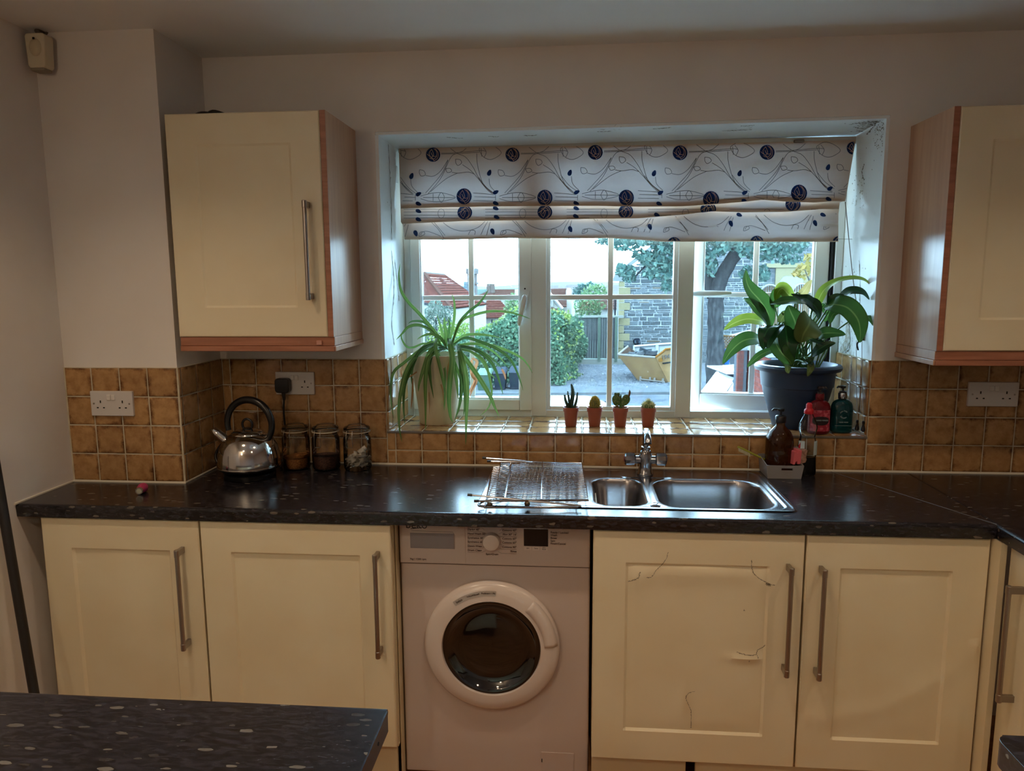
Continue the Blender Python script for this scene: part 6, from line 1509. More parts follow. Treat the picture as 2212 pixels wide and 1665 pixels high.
# cream door case with arched glazed opening
a, b_ = op(1672, 640, SY), op(1745, 640, SY)
zt2 = op(1700, 578, SY).z
MB().box(a.x-.0, b_.x, SY-.12, SY-.01, GZ, zt2).build('door_surround', mat('cream_stucco', '#d8cfa6', .8), st)
MB().box(a.x-.35, b_.x+.4, SY-.16, SY-.01, zt2, zt2+.16).build('lintel', MATS['cream_stucco'], st)
a, b_ = op(1682, 640, SY), op(1731, 640, SY); zt3 = op(1700, 597, SY).z; xc = (a.x+b_.x)/2; hw = (b_.x-a.x)/2
MB().prism([(xc-hw, SY-.13, GZ), (xc+hw, SY-.13, GZ), (xc+hw, SY-.13, zt3-.15), (xc+hw*.7, SY-.13, zt3), (xc-hw*.7, SY-.13, zt3), (xc-hw, SY-.13, zt3-.15)], (0, .02, 0)).build('door_glazing', mat('blue_glazing', '#8fb4cc', .2), st)

# --- tree with leaning trunk in front of the house
tr = thing('tree', 'large tree with grey leaning trunk and blue-green leaves', 'tree', (3.2, 16.5, GZ))
TD = 16.5
def tp3(L): return [op(u, v, d) for u, v, d in L]
b0 = op(1545, 900, TD)
m = MB(); P = crom([Vector((b0.x, TD, GZ-.1))]+tp3([(1545, 800, TD), (1546, 720, TD), (1547, 650, TD), (1556, 605, TD), (1580, 562, TD), (1605, 530, TD), (1640, 490, TD), (1690, 430, TD)]), 6)
n = len(P); m.tube(P, [.24-.10*(i/n) for i in range(n)], 14)
m.v = [tuple(Vector(p)+Vector((noise.noise(Vector(p)*5), noise.noise(Vector(p)*5+Vector((9, 9, 9))), 0))*.05) for p in m.v]; m.build('trunk', M_bark, tr, smooth=True)
m = MB(); P = crom(tp3([(1540, 640, TD), (1528, 600, TD+.2), (1518, 540, TD+.3), (1490, 470, TD+.5), (1440, 420, TD+1)]), 5); m.tube(P, [.16-.12*i/len(P) for i in range(len(P))], 10)
m.tube(crom(tp3([(1600, 535, TD), (1560, 500, TD), (1500, 485, TD-.3), (1420, 500, TD-.5), (1370, 520, TD-.5), (1330, 540, TD-.4)]), 5), [.07-.0025*i for i in range(26)], 8)
m.tube(crom(tp3([(1500, 480, TD+.5), (1450, 540, TD+.3), (1400, 570, TD), (1370, 600, TD)]), 5), .022, 6); m.build('branches', M_bark, tr, smooth=True)
r = np.random.RandomState(12); pts = []
CL = [(1312, 520, 26, 9, 130), (1350, 528, 34, 12, 260), (1395, 520, 40, 10, 330), (1440, 530, 34, 16, 420), (1385, 552, 20, 12, 170), (1412, 560, 28, 18, 400), (1452, 570, 26, 22, 420), (1352, 585, 22, 12, 260), (1342, 578, 10, 10, 60), (1360, 600, 14, 9, 110), (1420, 590, 34, 12, 260), (1440, 615, 12, 16, 120),
      (1300, 506, 14, 6, 30), (1365, 515, 60, 10, 200), (1450, 505, 80, 16, 500), (1540, 535, 32, 22, 330), (1580, 525, 40, 18, 400), (1640, 540, 48, 22, 560), (1700, 528, 50, 20, 460), (1615, 590, 18, 16, 170), (1650, 590, 12, 18, 150), (1535, 575, 16, 22, 130), (1700, 560, 40, 10, 120), (1600, 480, 200, 26, 1500)]
for u, v, su, sv_, k in CL:
    for _ in range(k):
        a, rr0 = r.rand()*2*PI, math.sqrt(r.rand()); d = TD+r.normal()*.8-.4
        pts.append(tuple(op(u+su*rr0*math.cos(a), v+sv_*rr0*math.sin(a), d)))
# fill of crown above and behind what the blind hides
c = op(1520, 380, TD)
for _ in range(3500):
    d = r.normal(size=3); d /= np.linalg.norm(d); k = .5+.5*r.rand(); pts.append((c.x+d[0]*3.0*k, c.y+d[1]*2.6*k, c.z+.35+abs(d[2])*1.6*k))
leaf_patch('foliage', M_tree, np.array(pts), .062, tr, 3, np.array([0, -.3, .2]), .9)
pts = []
for u, v, su, sv_, k in [(1735, 585, 16, 16, 90), (1745, 565, 8, 20, 50), (1722, 592, 10, 6, 30)]:
    for _ in range(k): a, q = r.rand()*2*PI, math.sqrt(r.rand()); pts.append(tuple(op(u+su*q*math.cos(a), v+sv_*q*math.sin(a), 9.6+r.normal()*.2)))
rt = thing('rust_shrub', 'rust and yellow-green leafy twig at the right casement edge', 'shrub', tuple(op(1735, 640, 9.6)))
leaf_patch('foliage', M_rust, np.array(pts), .042, rt, 9); MB().tube([Vector((op(1762, 700, 9.6).x, 9.6, GZ)), op(1762, 700, 9.6), op(1750, 610, 9.6), op(1735, 575, 9.6)], [.03, .02, .012, .005], 6).build('stem', M_bark, rt)

# --- skip
sk2 = thing('skip', 'rusty yellow builder skip numbered 194 on the gravel', 'skip', (3, 21.5, GZ))
M_skip = mat('rusty_yellow', (.90, .56, .25), .7, c2=(.66, .38, .17), ns=3, lo=.4, hi=.75, bmp=.2); M_skin = mat('skip_inside', '#8c6f5f', .8, c2='#6f5a50', ns=5); M_rim = mat('pale_rim', '#cfc9c2', .6)
def Zk(x, y): return (1310+x*170/2177, 720+y*130/1665)
dN, dF = 20.4, 22.2
def kp(x, y, d): return op(*Zk(x, y), d)
TLn, TRn = kp(320, 585, dN), kp(1360, 665, dN-.55)          # near rim
BLn, BRn = kp(880, 1290, dN+.1), kp(1700, 1350, dN-.35)      # near bottom
EL = kp(590, 360, dF); ER = EL+(TRn-TLn)+Vector((.3, .2, .0)) # far rim
dpt = Vector((.35, 1.7, 0))
up_ = Vector((0, 0, .0))
BLf, BRf = BLn+dpt, BRn+dpt
m = MB(); m.quad(BLn, BRn, TRn, TLn); m.build('near_side', M_skip, sk2, solid=.04)
TRe = kp(1640, 440, dN-.9)+Vector((.2, 0, 0)); TRe2 = TRe+Vector((1.0, .45, .02)); BRe2 = BRn+Vector((.9, .55, .05))
dx_ = lambda x: dN-.56+(x-1360)/490*.22
m = MB(); m.v = [tuple(kp(x, y, dx_(x))) for x, y in ((1362, 670), (1640, 445), (2150, 380), (2150, 1340), (1700, 1350))]; m.f = [(0, 1, 2, 3, 4)]; m.m = [0]; m.build('end_side', M_skip, sk2, solid=.03)
TRe = kp(1640, 440, dx_(1640)-.03); TRe2 = kp(2150, 376, dx_(2150)-.03)
m = MB(); m.quad(TLn, BLn, BLf, EL); m.build('left_end', M_skin, sk2, solid=.04)
m = MB(); m.quad(BLn, BRn, BRf, BLf); m.build('floor_plate', M_skin, sk2, solid=.03)
Fr = kp(740, 350, dF); m = MB(); m.quad(BLf, BRf, TRn+dpt+Vector((.2, 0, -.1)), EL+Vector((.35, .05, -.25)), EL); m.build('far_side', M_skin, sk2, solid=.04)
for nm, pts_ in (('rim', [TLn, TRn]), ('rim', [TRn, TRe, TRe2]), ('rim', [TLn, EL])): MB().tube(pts_, .035, 8).build(nm, M_rim if pts_[0] is TLn else mat('orange_rim', '#d08a3c', .6), sk2)
for k, x_ in enumerate((940, 1205, 1330, 1565)):
    a = kp(x_, 1190+k*16, dN-.06-k*.1); MB().box(a.x-.03, a.x+.03, a.y-.04, a.y+.04, GZ+.0, a.z).build('foot', M_rim, sk2)
a, b_ = kp(950, 1265, dN-.12), kp(1620, 1345, dN-.45); MB().tube([a, b_], .02, 8).build('skid_bar', M_rim, sk2)
MB().lathe([(.06, 0), (.06, -.05)], kp(1495, 730, dx_(1495)-.02), 16, axis='y').build('lug', mat('orange_lug', '#d9963e', .6), sk2)
ea = (TRe2-TRn).normalized(); ang = math.atan2(ea.y, ea.x)
tloc = kp(1640, 655, dx_(1640)-.06); text('lettering', '194', .19, tloc, (PI/2, -math.radians(8), .30), M_black, sk2, ext=.01)
a, b_ = kp(1560, 830, dx_(1560)-.04), kp(1830, 790, dx_(1830)-.04); MB().tube([a, b_], .022, 8).build('dark_rail', mat('rail_dark', '#3f4a52', .7), sk2)
ru = MB(); R3 = random.Random(4)
rb_ = thing('rubble_pile', 'grey broken rubble heaped in the skip', 'rubble', tuple(kp(1000, 560, 21.2)))
for k in range(46):
    u0 = R3.uniform(560, 1330); top = 585-95*math.exp(-((u0-1120)/180)**2)-20*R3.random(); c = kp(u0, top+R3.uniform(0, 60), R3.uniform(20.7, 21.9)); s_ = R3.uniform(.05, .14)
    ru.obox(c, Vector((s_, R3.uniform(-.03, .03), R3.uniform(-.04, .04))), Vector((0, s_*.7, 0)), Vector((R3.uniform(-.03, .03), 0, s_*.5)))
o = ru.build('rubble', mat('grey_rubble', '#9aa3aa', .9, c2='#6c7680', ns=3), rb_); o['kind'] = 'stuff'
c = kp(1150, 530, 21.2); m = MB(); m.obox(c, Vector((.26, 0, -.11)), Vector((0, .2, 0)), Vector((.03, 0, .07))); m.build('slab', mat('dark_slab', '#59656f', .9), rb_, bevel=.02)
# white panelled gate behind the skip, black meter
wg = thing('white_gate', 'white panelled garage gate behind the skip', 'gate', tuple(kp(1500, 900, 24.3)))
a, b_ = kp(760, 340, 24.6), kp(2300, 215, 24.0); M_wht = mat('white_board', '#dfe6ea', .5)
dn = Vector((0, 0, -1)); m = MB(); m.quad(a, b_, b_+dn*1.6, a+dn*1.7); m.build('panel', M_wht, wg, solid=.04)
for t_ in (0, .41, .43, .8): p = a*(1-t_)+b_*t_; MB().box(p.x-.035, p.x+.035, p.y-.09, p.y-.02, GZ, p.z).build('stile', M_wht, wg)
MB().tube([a+Vector((0, -.05, -.03)), b_+Vector((0, -.05, -.03))], .05, 4).build('top_rail', M_wht, wg)
MB().tube([a+Vector((.25, -.05, -.26)), b_+Vector((0, -.05, -.28))], .02, 4).build('rail', mat('grey_rail', '#8fa0aa', .6), wg)
c = kp(850, 235, 25.2); t = thing('wall_lamp', 'dark round lamp on the stone wall above the skip', 'lamp', tuple(c))
MB().lathe([(.13, 0), (.14, -.05), (.09, -.16), (.05, -.18)], (c.x, SY-.02, c.z), 18, axis='y').build('housing', mat('navy_metal', '#1c2c40', .4), t, smooth=True)
for s in (-1, 1): MB().box(c.x+s*.08-.012, c.x+s*.08+.012, SY-.19, SY-.13, c.z-.06, c.z+.06).build('side_light', mat('pale_blue_plastic', '#8fb0c4', .4), t)
MB().box(c.x-.05, c.x+.05, SY-.1, SY-.02, c.z-.38, c.z-.12).build('bracket', mat('navy_metal2', '#2c3c4c', .5), t)

# --- cars
M_car = mat('white_car_paint', '#e8eef2', .25, coat=.6); M_cg2 = mat('car_glass', '#7fa6bd', .08, spec=.8, coat=.5); M_tyre = mat('tyre', '#15171a', .8); M_cdk = mat('car_trim', '#1d2833', .4)
def car(label, ox, oy, rot):
    """small white hatchback; local x runs from tail (0) to nose (3.9), width 1.7, ground at 0"""
    t = thing('car', label, 'car', (0, 0, 0)); W_ = .84
    def tf(p): return p
    pr = [(0.02, .30), (-.02, .55), (.05, .86), (.12, .90), (.42, 1.36), (.62, 1.45), (1.6, 1.47), (2.0, 1.40), (2.85, .98), (3.65, .84), (3.88, .62), (3.9, .30)]
    P = crom([(x, 0, z) for x, z in pr], 4); N = len(P); m = MB(); secs = 9
    def sec(p, k):
        s = -1+2*k/(secs-1); inset = .16*max(0, (p.z-.85)/.6); w = (W_-inset)*math.copysign(abs(s)**.55, s); drop = .05*abs(s)**4
        return (p.x+(.06*abs(s)**3 if p.x < .5 else -.08*abs(s)**3 if p.x > 3.3 else 0), w, p.z-drop)
    m.grid(lambda i, j: sec(P[i], j), N-1, secs-1)
    lo_ = [sec(p, 0) for p in P]; hi_ = [sec(p, secs-1) for p in P]
    for E, f_ in ((lo_, False), (hi_, True)):
        m.grid(lambda i, j: (E[i][0], E[i][1]*(1.0 if j else 1.03), E[i][2] if j == 0 else .28+(E[i][2]-.28)*0), N-1, 1)
    bd = m.build('body', M_car, t, smooth=True, angle=60)
    def gl(pts, name='window', mm=M_cg2): g_ = MB(); g_.quad(*pts); return g_.build(name, mm, t, fix=False)
    gl([(.105, -.60, .90), (.105, .60, .90), (.385, .56, 1.30), (.385, -.56, 1.30)], 'rear_window')
    m = MB(); m.box(.20, .50, -.60, .60, 1.385, 1.42); m.build('spoiler', M_car, t, bevel=.01)
    m = MB(); m.box(.33, .40, -.57, .57, 1.33, 1.385); m.build('spoiler_shadow_strip', M_cdk, t)
    gl([(2.08, -.60, 1.385), (2.08, .60, 1.385), (2.82, .68, 1.015), (2.82, -.68, 1.015)], 'windscreen')
    for s in (-1, 1):
        y0, y1 = s*.845, s*.735
        gl([(.75, y0-s*.02, .93), (1.55, y0-s*.02, .93), (1.55, y1-s*.005, 1.36), (.92, y1-s*.005, 1.34)], 'side_window', M_cdk); gl([(1.62, y0-s*.02, .93), (2.62, y0-s*.02, .93), (2.10, y1-s*.005, 1.34), (1.62, y1-s*.005, 1.36)], 'side_window', M_cdk)
        for x in (.68, 3.15):
            MB().lathe([(.31, -.09), (.31, .09)], (x, s*.78, .31), 24, axis='y').build('wheel', M_tyre, t); MB().lathe([(.20, -.005), (.19, .005)], (x, s*.875, .31), 16, axis='y').build('hub_cap', M_steel, t)
        MB().box(-.03, .10, s*.62-.12, s*.62+.12, .62, .84).build('rear_light', mat('red_lens', '#b5453c', .3), t, bevel=.03)
    bpy.context.view_layer.update(); t.location = (ox, oy, GZ); t.rotation_euler = (0, 0, rot); return t
car('white hatchback parked behind the brick gate pier', op(1548, 789, 11.6).x-.20, 11.6, math.radians(7))
car('white car roof just showing below the ivy', op(1150, 870, 7.3).x-1.0, 7.25, math.radians(3))

# --- brick pier and wall
M_brick = mat('red_brick', '#a5574c', .8, c2='#b96f62', ns=8, rnd=.2); M_bm = mat('brick_mortar', '#7f8a94', .9)
bw = thing('brick_wall', 'red brick garden wall with a pier in front of the white car', 'wall', (3.5, 9.5, GZ))
bme = None
def brick(p, q, h, th):
    global bme
    if bme is None: o = MB().box(-.5, .5, -.5, .5, -.5, .5).build('brick', M_brick, bevel=0); bme = o.data; bpy.data.objects.remove(o)
    o = bpy.data.objects.new('brick', bme); COL.objects.link(o); o.parent = bw; d = q-p
    o.location = (p+q)/2-Vector(bw.location); o.rotation_euler = (0, 0, math.atan2(d.y, d.x)); o.scale = (d.length-.010, th, h-.010); return o
PD = 10.0
A0 = op(1592.5, 800, PD); A1 = op(1607, 800, PD-.02); A2 = op(1613.5, 800, PD+.28); zpt = op(1600, 757, PD).z
A1 = Vector((A1.x, PD, 0)); A0 = Vector((A1.x-.33, PD, 0)); A2 = Vector((A1.x, PD+.33, 0)); A0.x = op(1592.5, 800, PD).x; sh = A1.x-A0.x
m = MB(); m.box(A0.x+.008, A1.x+.05, PD+.008, PD+.30, GZ, zpt); m.build('pier_core', M_bm, bw)
nc = int((zpt-GZ)/.075); bc = 0
W0, W1 = op(1617, 800, 10.2), op(1672, 800, 8.6); W0.z = W1.z = 0; wl_ = (W1-W0).length; wdir = (W1-W0).normalized(); wn = Vector((-wdir.y, wdir.x, 0))
zwt = op(1622, 752, 10.2).z
for k in range(nc):
    zc_ = zpt-.0375-k*.075; off = (k % 2)*.107
    # keep bricks that the casement shows as parts; the rest of the height is core
    if zc_ < -.95: continue
    brick(Vector((A0.x, PD+.05, zc_)), Vector((A0.x+(sh*.62 if k % 2 else sh*.38), PD+.05, zc_)), .075, .1)
    brick(Vector((A0.x+(sh*.62 if k % 2 else sh*.38), PD+.05, zc_)), Vector((A1.x, PD+.05, zc_)), .075, .1)
    brick(Vector((A1.x, PD+.10, zc_)), Vector((A1.x, PD+.32, zc_)), .075, .1)
    s = -off
    while s < wl_ and bc < 240:
        a, b_ = max(0, s), min(wl_, s+.215)
        if b_-a > .04 and zc_ < zwt: P0 = W0+wdir*a; P1 = W0+wdir*b_; P0.z = P1.z = zc_; brick(P0, P1, .075, .1); bc += 1
        s += .215
a, b_ = W0+wn*.0, W1+wn*.0
m = MB(); m.hexa([a+Vector((0, 0, GZ))-wn*.045, b_+Vector((0, 0, GZ))-wn*.045, b_+Vector((0, 0, GZ))+wn*.045, a+Vector((0, 0, GZ))+wn*.045, a+Vector((0, 0, zwt-.01))-wn*.045, b_+Vector((0, 0, zwt-.01))-wn*.045, b_+Vector((0, 0, zwt-.01))+wn*.045, a+Vector((0, 0, zwt-.01))+wn*.045]); m.build('wall_core', M_bm, bw)
m = MB(); z0 = zwt-.0; m.hexa([a+Vector((0, 0, z0))-wn*.1, b_+Vector((0, 0, z0))-wn*.1, b_+Vector((0, 0, z0))+wn*.1, a+Vector((0, 0, z0))+wn*.1, a+Vector((0, 0, z0+.07))-wn*.06, b_+Vector((0, 0, z0+.07))-wn*.06, b_+Vector((0, 0, z0+.07))+wn*.06, a+Vector((0, 0, z0+.07))+wn*.06]); m.build('coping', MATS['pale_stone'], bw)
MB().box(A0.x-.04, A1.x+.09, PD-.05, PD+.38, zpt, zpt+.07).build('pier_cap', MATS['pale_stone'], bw, bevel=.02)
# lattice, lean-to roof, blue bag and arched fence behind
lt = thing('trellis', 'orange-brown diamond trellis panel beside the tree trunk', 'trellis', tuple(op(1575, 740, 18))); m = MB()
a, b_, c, d = op(1556, 724, 18), op(1590, 727, 18), op(1590, 762, 18), op(1556, 762, 18); wdt, hgt = b_.x-a.x, a.z-d.z
M_lat = mat('trellis_wood', '#b98f62', .8)
def lath(p, q): MB().bar(p, q, .012, 4).build('lath', M_lat, lt)
for k in range(-6, 12):
    for s in (1, -1):
        x0 = a.x+k*.085
        t0, t1 = 0, hgt
        p = Vector((x0, 18, d.z)); q = Vector((x0+s*hgt, 18+.01*s, a.z))
        def cx(pt, X): f = (X-p.x)/(q.x-p.x); return p+(q-p)*f
        P_, Q_ = p.copy(), q.copy()
        lo_, hi_ = a.x, b_.x
        if (P_.x < lo_ and Q_.x < lo_) or (P_.x > hi_ and Q_.x > hi_): continue
        if P_.x < lo_: P_ = cx(p, lo_)
        elif P_.x > hi_: P_ = cx(p, hi_)
        if Q_.x < lo_: Q_ = cx(p, lo_)
        elif Q_.x > hi_: Q_ = cx(p, hi_)
        if (Q_-P_).length > .05: lath(P_, Q_)
MB().bar(a, b_, .02, 4).build('rail', M_lat, lt)
lr = thing('lean_to', 'low outbuilding with a pale sloping roof beyond the brick wall', 'outbuilding', tuple(op(1600, 740, 19)))
m = MB(); m.prism([op(1574, 724, 19), op(1600, 732, 18.6), op(1650, 722, 19), op(1650, 706, 20), op(1618, 712, 20)], (0, 0, -.06)); m.build('roof', mat('pale_roof', '#c5d0d8', .6), lr)
a, b_ = op(1580, 726, 18.9), op(1650, 722, 19.2); m = MB(); m.quad(Vector((a.x, a.y, GZ)), Vector((b_.x, b_.y, GZ)), b_, a); m.build('wall', mat('slate_wall', '#7f8d99', .8), lr, solid=.05)
bb = thing('blue_bag', 'bright blue rubbish bag beyond the trellis foot', 'bag', tuple(op(1564, 765, 17.2))); c = op(1565, 764, 17.2)
m = MB(); m.sphere(c, .10, 14, 10, (1, .8, .9)); m.v = [tuple(Vector(p)+Vector((noise.noise(Vector(p)*14), 0, noise.noise(Vector(p)*14+Vector((5, 5, 5)))))*.04) for p in m.v]; m.sphere(c+Vector((.02, 0, .10)), .03, 8, 6); m.build('bag', mat('blue_plastic', '#2f7fd0', .4), bb, smooth=True)
MB().lathe([(.12, 0), (.14, c.z-GZ-.05)], (c.x, c.y+.02, GZ), 12).build('bag_base', MATS['blue_plastic'], bb)
M_slat = mat('brown_slat', '#9c7f6c', .8, rnd=.15); M_arch = mat('pale_arch', '#c8d2d6', .6)
for kf, (u0, u1, vt, vs, lab) in enumerate([(1640, 1684, 615, 640, 'arched slatted fence panel, left one behind the lily'), (1709, 1752, 613, 640, 'arched slatted fence panel, right one behind the lily')]):
    d = 18.6; a, b_ = op(u0, vs, d), op(u1, vs, d); tzp = op((u0+u1)/2, vt, d).z; bz = op(u0, 735, d).z
    t = thing('arched_fence', lab, 'fence', ((a.x+b_.x)/2, d, bz), 'arched fence panels'); xc = (a.x+b_.x)/2; hw = (b_.x-a.x)/2; ar = tzp-a.z
    nS = 9
    for k in range(nS):
        x = a.x+(k+.5)*2*hw/nS; h = a.z+ar*math.sqrt(max(0, 1-((x-xc)/hw)**2))
        MB().box(x-hw/nS*.62, x+hw/nS*.62, d-.012, d+.012, GZ, h).build('slat', M_slat, t)
    MB().tube([(xc+hw*math.cos(q), d-.02, a.z+ar*math.sin(q)) for q in np.linspace(0, PI, 18)], .022, 6).build('arch_rail', M_arch, t)
    for s in (-1, 1): MB().box(xc+s*hw-.022, xc+s*hw+.022, d-.04, d, GZ, a.z).build('post', M_arch, t)

# --- houses beyond
M_rt = mat('red_tile_roof', '#a0655a', .8, c2='#8c554c', ns=4); M_rt2 = mat('brown_tile_roof', '#856258', .8); M_cw = mat('cream_render', '#ddd8cc', .8); M_pk = mat('white_render', '#e6e3de', .8)
def roof_plane(parent, P, rows, m_=M_rt, th=.05, name='tile_row', lump=0):
    """a roof slope built as overlapping rows of tiles: P = [ridge a, ridge b, eave b, eave a]"""
    a, b, c, d = map(Vector, P); n = (b-a).cross(d-a).normalized()
    if n.z < 0: n = -n
    for k in range(rows):
        t0, t1 = k/rows, (k+1)/rows+.02; p0, p1, p2, p3 = a+(d-a)*t0, b+(c-b)*t0, b+(c-b)*t1, a+(d-a)*t1
        L = (p2-p3).length; ns = max(2, int(L/.3)) if lump else 1; m = MB()
        if lump:
            def G(i, j): s = i/(ns*2); e = (p0*(1-s)+p1*s) if j == 0 else (p3*(1-s)+p2*s); return e+n*((th if j else .01)+lump*(i % 2))
            m.grid(G, ns*2, 1); m.quad(p3+n*th, p2+n*th, p2, p3)
        else: m.quad(p0+n*.01, p1+n*.01, p2+n*th, p3+n*th); m.quad(p3+n*th, p2+n*th, p2-n*.02, p3-n*.02)
        m.build(name, m_, parent, fix=False)
# nearest: hipped red roof
h1 = thing('house', 'cream house with hipped red tile roof and tall chimney, far left', 'house', (-6, 30, GZ))
RA, RB = op(917, 590, 32), op(959, 594, 36); EC = op(976, 665, 28); ER_ = op(1048, 657, 34.5); EL_ = op(880, 650, 31.5)
RA2 = op(905, 600, 31)
roof_plane(h1, [RA, RB, ER_, EC], 13, M_rt, .05, lump=.03); roof_plane(h1, [RA, RA, EC, EL_], 14, M_rt, .05, lump=.04)
MB().tube([RA, EC], .09, 6).build('hip_tiles', M_rt2, h1); MB().tube([RB, ER_], .08, 6).build('hip_tiles', mat('lead_grey', '#76848e', .7), h1); MB().tube([RA, RB], .09, 6).build('ridge_tiles', mat('pale_ridge', '#c9c0b8', .8), h1)
m = MB()
def vq(p, q, zb, m): m.quad((p.x, p.y, zb), (q.x, q.y, zb), tuple(q), tuple(p))
sh_ = Vector((0, .35, -.03)); vq(EC+sh_, ER_+sh_, -3, m); vq(EL_+sh_, EC+sh_, -3, m); m.build('wall', M_pk, h1, fix=False)
MB().tube([EC, ER_], .05, 6).build('gutter', mat('dark_gutter', '#4a5560', .6), h1); MB().tube([EL_, EC], .05, 6).build('gutter', MATS['dark_gutter'], h1)
s1, s2 = RB.lerp(ER_, .12), RB.lerp(ER_, .42); q = (EC-RA).normalized()*.5
MB().quad(s1+Vector((-.35, -.35, .02)), s2+Vector((-.55, -.35, .1)), s2+Vector((-.75, -.42, .0)), s1+Vector((-.45, -.42, -.04))).build('rooflight', mat('pale_glass', '#cfe2ee', .2), h1, fix=False)
cb = op(1020, 660, 37); cw = op(1029, 620, 37).x-op(1012, 620, 37).x
ct_ = op(1020, 579, 37).z; M_chb = mat('chimney_brick', '#a89088', .85, c2='#bfc4c8', ns=5); m = MB(); m.box(cb.x-cw/2, cb.x+cw/2, 36.8, 37.6, cb.z-3, ct_-.3); m.build('chimney', M_chb, h1)
m = MB(); m.box(cb.x-cw/2-.06, cb.x+cw/2+.06, 36.7, 37.7, ct_-.32, ct_-.02); m.box(cb.x-cw/2-.06, cb.x+cw/2+.06, 36.7, 37.7, op(1020, 612, 37).z-.06, op(1020, 612, 37).z+.06); m.build('chimney_cornice', M_chb, h1)
# second: gabled roofs
h2 = thing('house', 'low house with red tile roof right of the spider plant leaf', 'house', (-4, 36, GZ))
roof_plane(h2, [op(1053, 648, 39), op(1079, 648, 39), op(1100, 671, 37.5), op(1040, 671, 37.5)], 6, M_rt); roof_plane(h2, [op(1040, 671, 37.5), op(1100, 671, 37.5), op(1080, 686, 36.8), op(1040, 687, 36.8)], 4, M_rt)
m = MB(); a, b_ = op(1040, 685, 37.2), op(1084, 685, 37.2); m.box(a.x, b_.x, 37.2, 40, -4, a.z); m.build('wall', M_pk, h2)
MB().tube([op(1063, 690, 36.7), op(1063, 715, 36.7)], .06, 6).build('downpipe', MATS['dark_gutter'], h2)
a, b_ = op(1042, 700, 36.9), op(1054, 709, 36.9); MB().prism([a, b_, Vector((a.x, a.y, b_.z))], (0, .3, 0)).build('porch_roof', MATS['lead_grey'], h2)
h3 = thing('terrace', 'long low terrace roof on the skyline left of the first mullion', 'house', (-6, 55, GZ))
roof_plane(h3, [op(1062, 625, 58), op(1118, 625, 58), op(1118, 640, 56), op(1030, 640, 56)], 5, M_rt2); m = MB(); a, b_ = op(1030, 640, 56.5), op(1135, 640, 56.5); m.box(a.x, b_.x, 56.5, 60, -10, a.z); m.build('wall', M_cw, h3)
for u in (1056, 1064): p = op(u, 626, 57); MB().lathe([(.22, -.6), (.18, .5)], p, 8).build('chimney_pot', mat('pot_terracotta', '#a09088', .8), h3)
a, b_ = op(1112, 640, 50), op(1123, 625, 50); MB().box(a.x, b_.x, 50, 51, -8, b_.z).build('chimney', M_cw, h3)
h4 = thing('house', 'gabled white house with a small-paned window in the middle light', 'house', (-1, 44, GZ))
roof_plane(h4, [op(1176, 624, 48), op(1224, 623, 48), op(1224, 662, 45), op(1176, 662, 45)], 12, M_rt2)
m = MB(); a, b_ = op(1176, 664, 45.5), op(1226, 664, 45.5); m.box(a.x, b_.x, 45.5, 50, -8, a.z); m.build('wall', M_cw, h4)
m = MB(); m.prism([op(1172, 666, 43), op(1212, 666, 43), op(1187, 634, 43)], (0, 1.5, 0)); m.build('gable', M_cw, h4)
MB().tube([op(1187, 633, 42.9), op(1215, 667, 42.9)], .10, 4).build('bargeboard', M_pk, h4)
a, b_ = op(1184, 648.5, 42.9), op(1194, 661, 42.9); f_ = MB(); f_.box(a.x, b_.x, 42.8, 42.95, b_.z, a.z); f_ = f_.build('window', mat('dark_pane', '#5c7788', .3), h4)
g = MB()
for k in range(5): x = a.x+(b_.x-a.x)*k/4; g.box(x-.02, x+.02, 42.72, 42.8, b_.z, a.z)
for k in range(5): z = b_.z+(a.z-b_.z)*k/4; g.box(a.x, b_.x, 42.72, 42.8, z-.02, z+.02)
g.build('glazing_bars', M_pk, f_)
m = MB(); m.prism([op(1178, 673, 42.4), op(1207, 671, 42.4), op(1196, 664, 42.8), op(1178, 663, 42.8)], (0, .3, -.1)); m.build('bay_roof', M_rt2, h4); a = op(1207, 675, 42.6); MB().box(a.x-1.2, a.x, 42.6, 44, -8, a.z).build('bay', M_pk, h4)
a, b_ = op(1224, 690, 46), op(1233, 631, 46); MB().box(a.x, b_.x, 46, 47.2, -8, b_.z+.3).build('chimney', M_cw, h4); MB().box(a.x-.05, b_.x+.05, 45.9, 47.3, b_.z-.15, b_.z+.15).build('chimney_cornice', M_pk, h4)
a, b_ = op(1224, 624, 46), op(1230, 620, 46); MB().box(a.x-.0, b_.x+.1, 46.2, 47, a.z-.6, b_.z).build('chimney_stack', M_chb, h4)
h5 = thing('house', 'white house with dark red roof above the wooden fence', 'house', (2, 40, GZ))
roof_plane(h5, [op(1258, 645, 46), op(1294, 645, 46), op(1294, 670, 43), op(1250, 670, 43)], 8, M_rt); roof_plane(h5, [op(1297, 645, 44), op(1337, 645, 44), op(1337, 667, 42), op(1294, 667, 42)], 7, M_rt2)
m = MB(); a, b_ = op(1294, 668, 42.4), op(1345, 668, 42.4); m.box(a.x, b_.x, 42.4, 46, -8, a.z); m.build('wall', M_pk, h5); a, b_ = op(1270, 671, 43.3), op(1294, 671, 43.3); MB().box(a.x, b_.x, 43.3, 46, -8, a.z).build('wall', M_pk, h5)
MB().prism([op(1276, 671, 42.2), op(1290, 682, 41.5), op(1296, 678, 41.8), op(1294, 671, 42.2)], (0, .4, 0)).build('porch_roof', MATS['lead_grey'], h5)
for u in (1329, 1334): p = op(u, 640, 26.5); MB().bar((p.x, 26.5, GZ), (p.x, 26.5, op(u, 645, 26.5).z+.0), .03, 6).build('downpipe', MATS['dark_gutter'] if u == 1329 else M_wht, st)
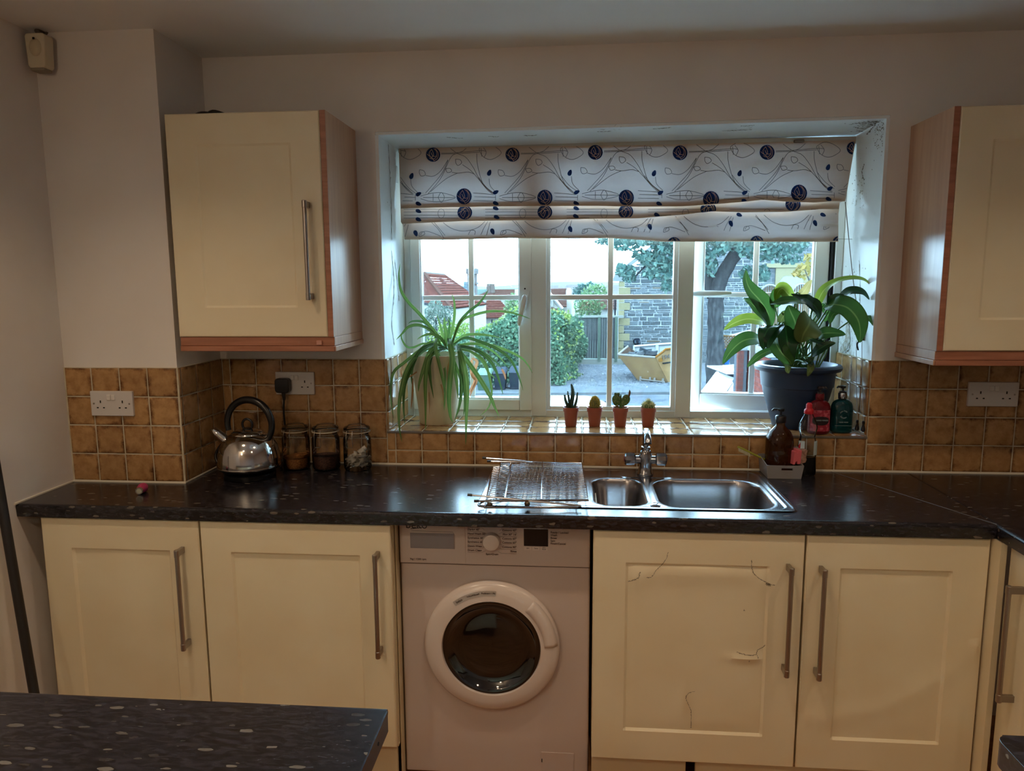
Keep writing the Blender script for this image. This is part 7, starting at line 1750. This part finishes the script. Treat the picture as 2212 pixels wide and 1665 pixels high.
# town on the far hillside, and the hills
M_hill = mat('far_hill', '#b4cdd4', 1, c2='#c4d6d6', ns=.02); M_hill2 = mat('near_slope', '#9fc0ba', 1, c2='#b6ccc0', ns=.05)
def hill(name, m_, d, prof_, thick=60):
    m = MB(); P = [op(u, v, d) for u, v in prof_]
    for a, b_ in zip(P, P[1:]): m.hexa([(a.x, d, -60), (b_.x, d, -60), (b_.x, d+thick, -60), (a.x, d+thick, -60), tuple(a), tuple(b_), (b_.x, d+thick, b_.z), (a.x, d+thick, a.z)])
    struct(m.build(name, m_, fix=False))
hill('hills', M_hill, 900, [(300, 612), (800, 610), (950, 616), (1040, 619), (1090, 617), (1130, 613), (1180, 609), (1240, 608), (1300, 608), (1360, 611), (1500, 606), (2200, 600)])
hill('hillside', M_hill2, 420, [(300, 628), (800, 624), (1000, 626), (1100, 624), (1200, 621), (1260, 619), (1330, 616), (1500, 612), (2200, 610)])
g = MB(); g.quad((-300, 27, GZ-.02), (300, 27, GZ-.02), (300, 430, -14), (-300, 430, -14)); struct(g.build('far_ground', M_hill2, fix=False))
tn = MB(); tn2 = MB(); R4 = random.Random(17)
for k in range(150):
    u = R4.uniform(1185, 1336); v = R4.uniform(620, 650); d = 400-(v-620)*9; p = op(u, v, d); s = R4.uniform(1.2, 3.2)*d/300
    tn.box(p.x-s, p.x+s, d, d+3, p.z-3, p.z); 
    tn2.hexa([(p.x-s, d, p.z), (p.x+s, d, p.z), (p.x+s, d+3, p.z), (p.x-s, d+3, p.z), (p.x-s*.8, d+1, p.z+.5*s), (p.x+s*.8, d+1, p.z+.5*s), (p.x+s*.8, d+2, p.z+.5*s), (p.x-s*.8, d+2, p.z+.5*s)])
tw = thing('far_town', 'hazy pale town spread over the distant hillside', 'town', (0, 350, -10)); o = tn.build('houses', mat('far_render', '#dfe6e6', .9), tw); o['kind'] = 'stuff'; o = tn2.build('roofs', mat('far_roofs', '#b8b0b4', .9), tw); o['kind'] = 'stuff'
for k, (u, v, d, r_, nm) in enumerate([(1288, 636, 80, 1.5, 'rounded yellow-green tree on the skyline by the glazing bar'), (1272, 634, 95, 1.8, 'dark blue-green distant tree left of the yellow-green one'), (1256, 632, 110, 1.6, 'small dark distant tree above the white terrace')]):
    c = op(u, v, d); bush('far_tree', nm, tuple(c), (r_, r_, r_*.8), 500, M_bushm if k == 0 else M_tree, r_*.12, 40+k, 'tree')
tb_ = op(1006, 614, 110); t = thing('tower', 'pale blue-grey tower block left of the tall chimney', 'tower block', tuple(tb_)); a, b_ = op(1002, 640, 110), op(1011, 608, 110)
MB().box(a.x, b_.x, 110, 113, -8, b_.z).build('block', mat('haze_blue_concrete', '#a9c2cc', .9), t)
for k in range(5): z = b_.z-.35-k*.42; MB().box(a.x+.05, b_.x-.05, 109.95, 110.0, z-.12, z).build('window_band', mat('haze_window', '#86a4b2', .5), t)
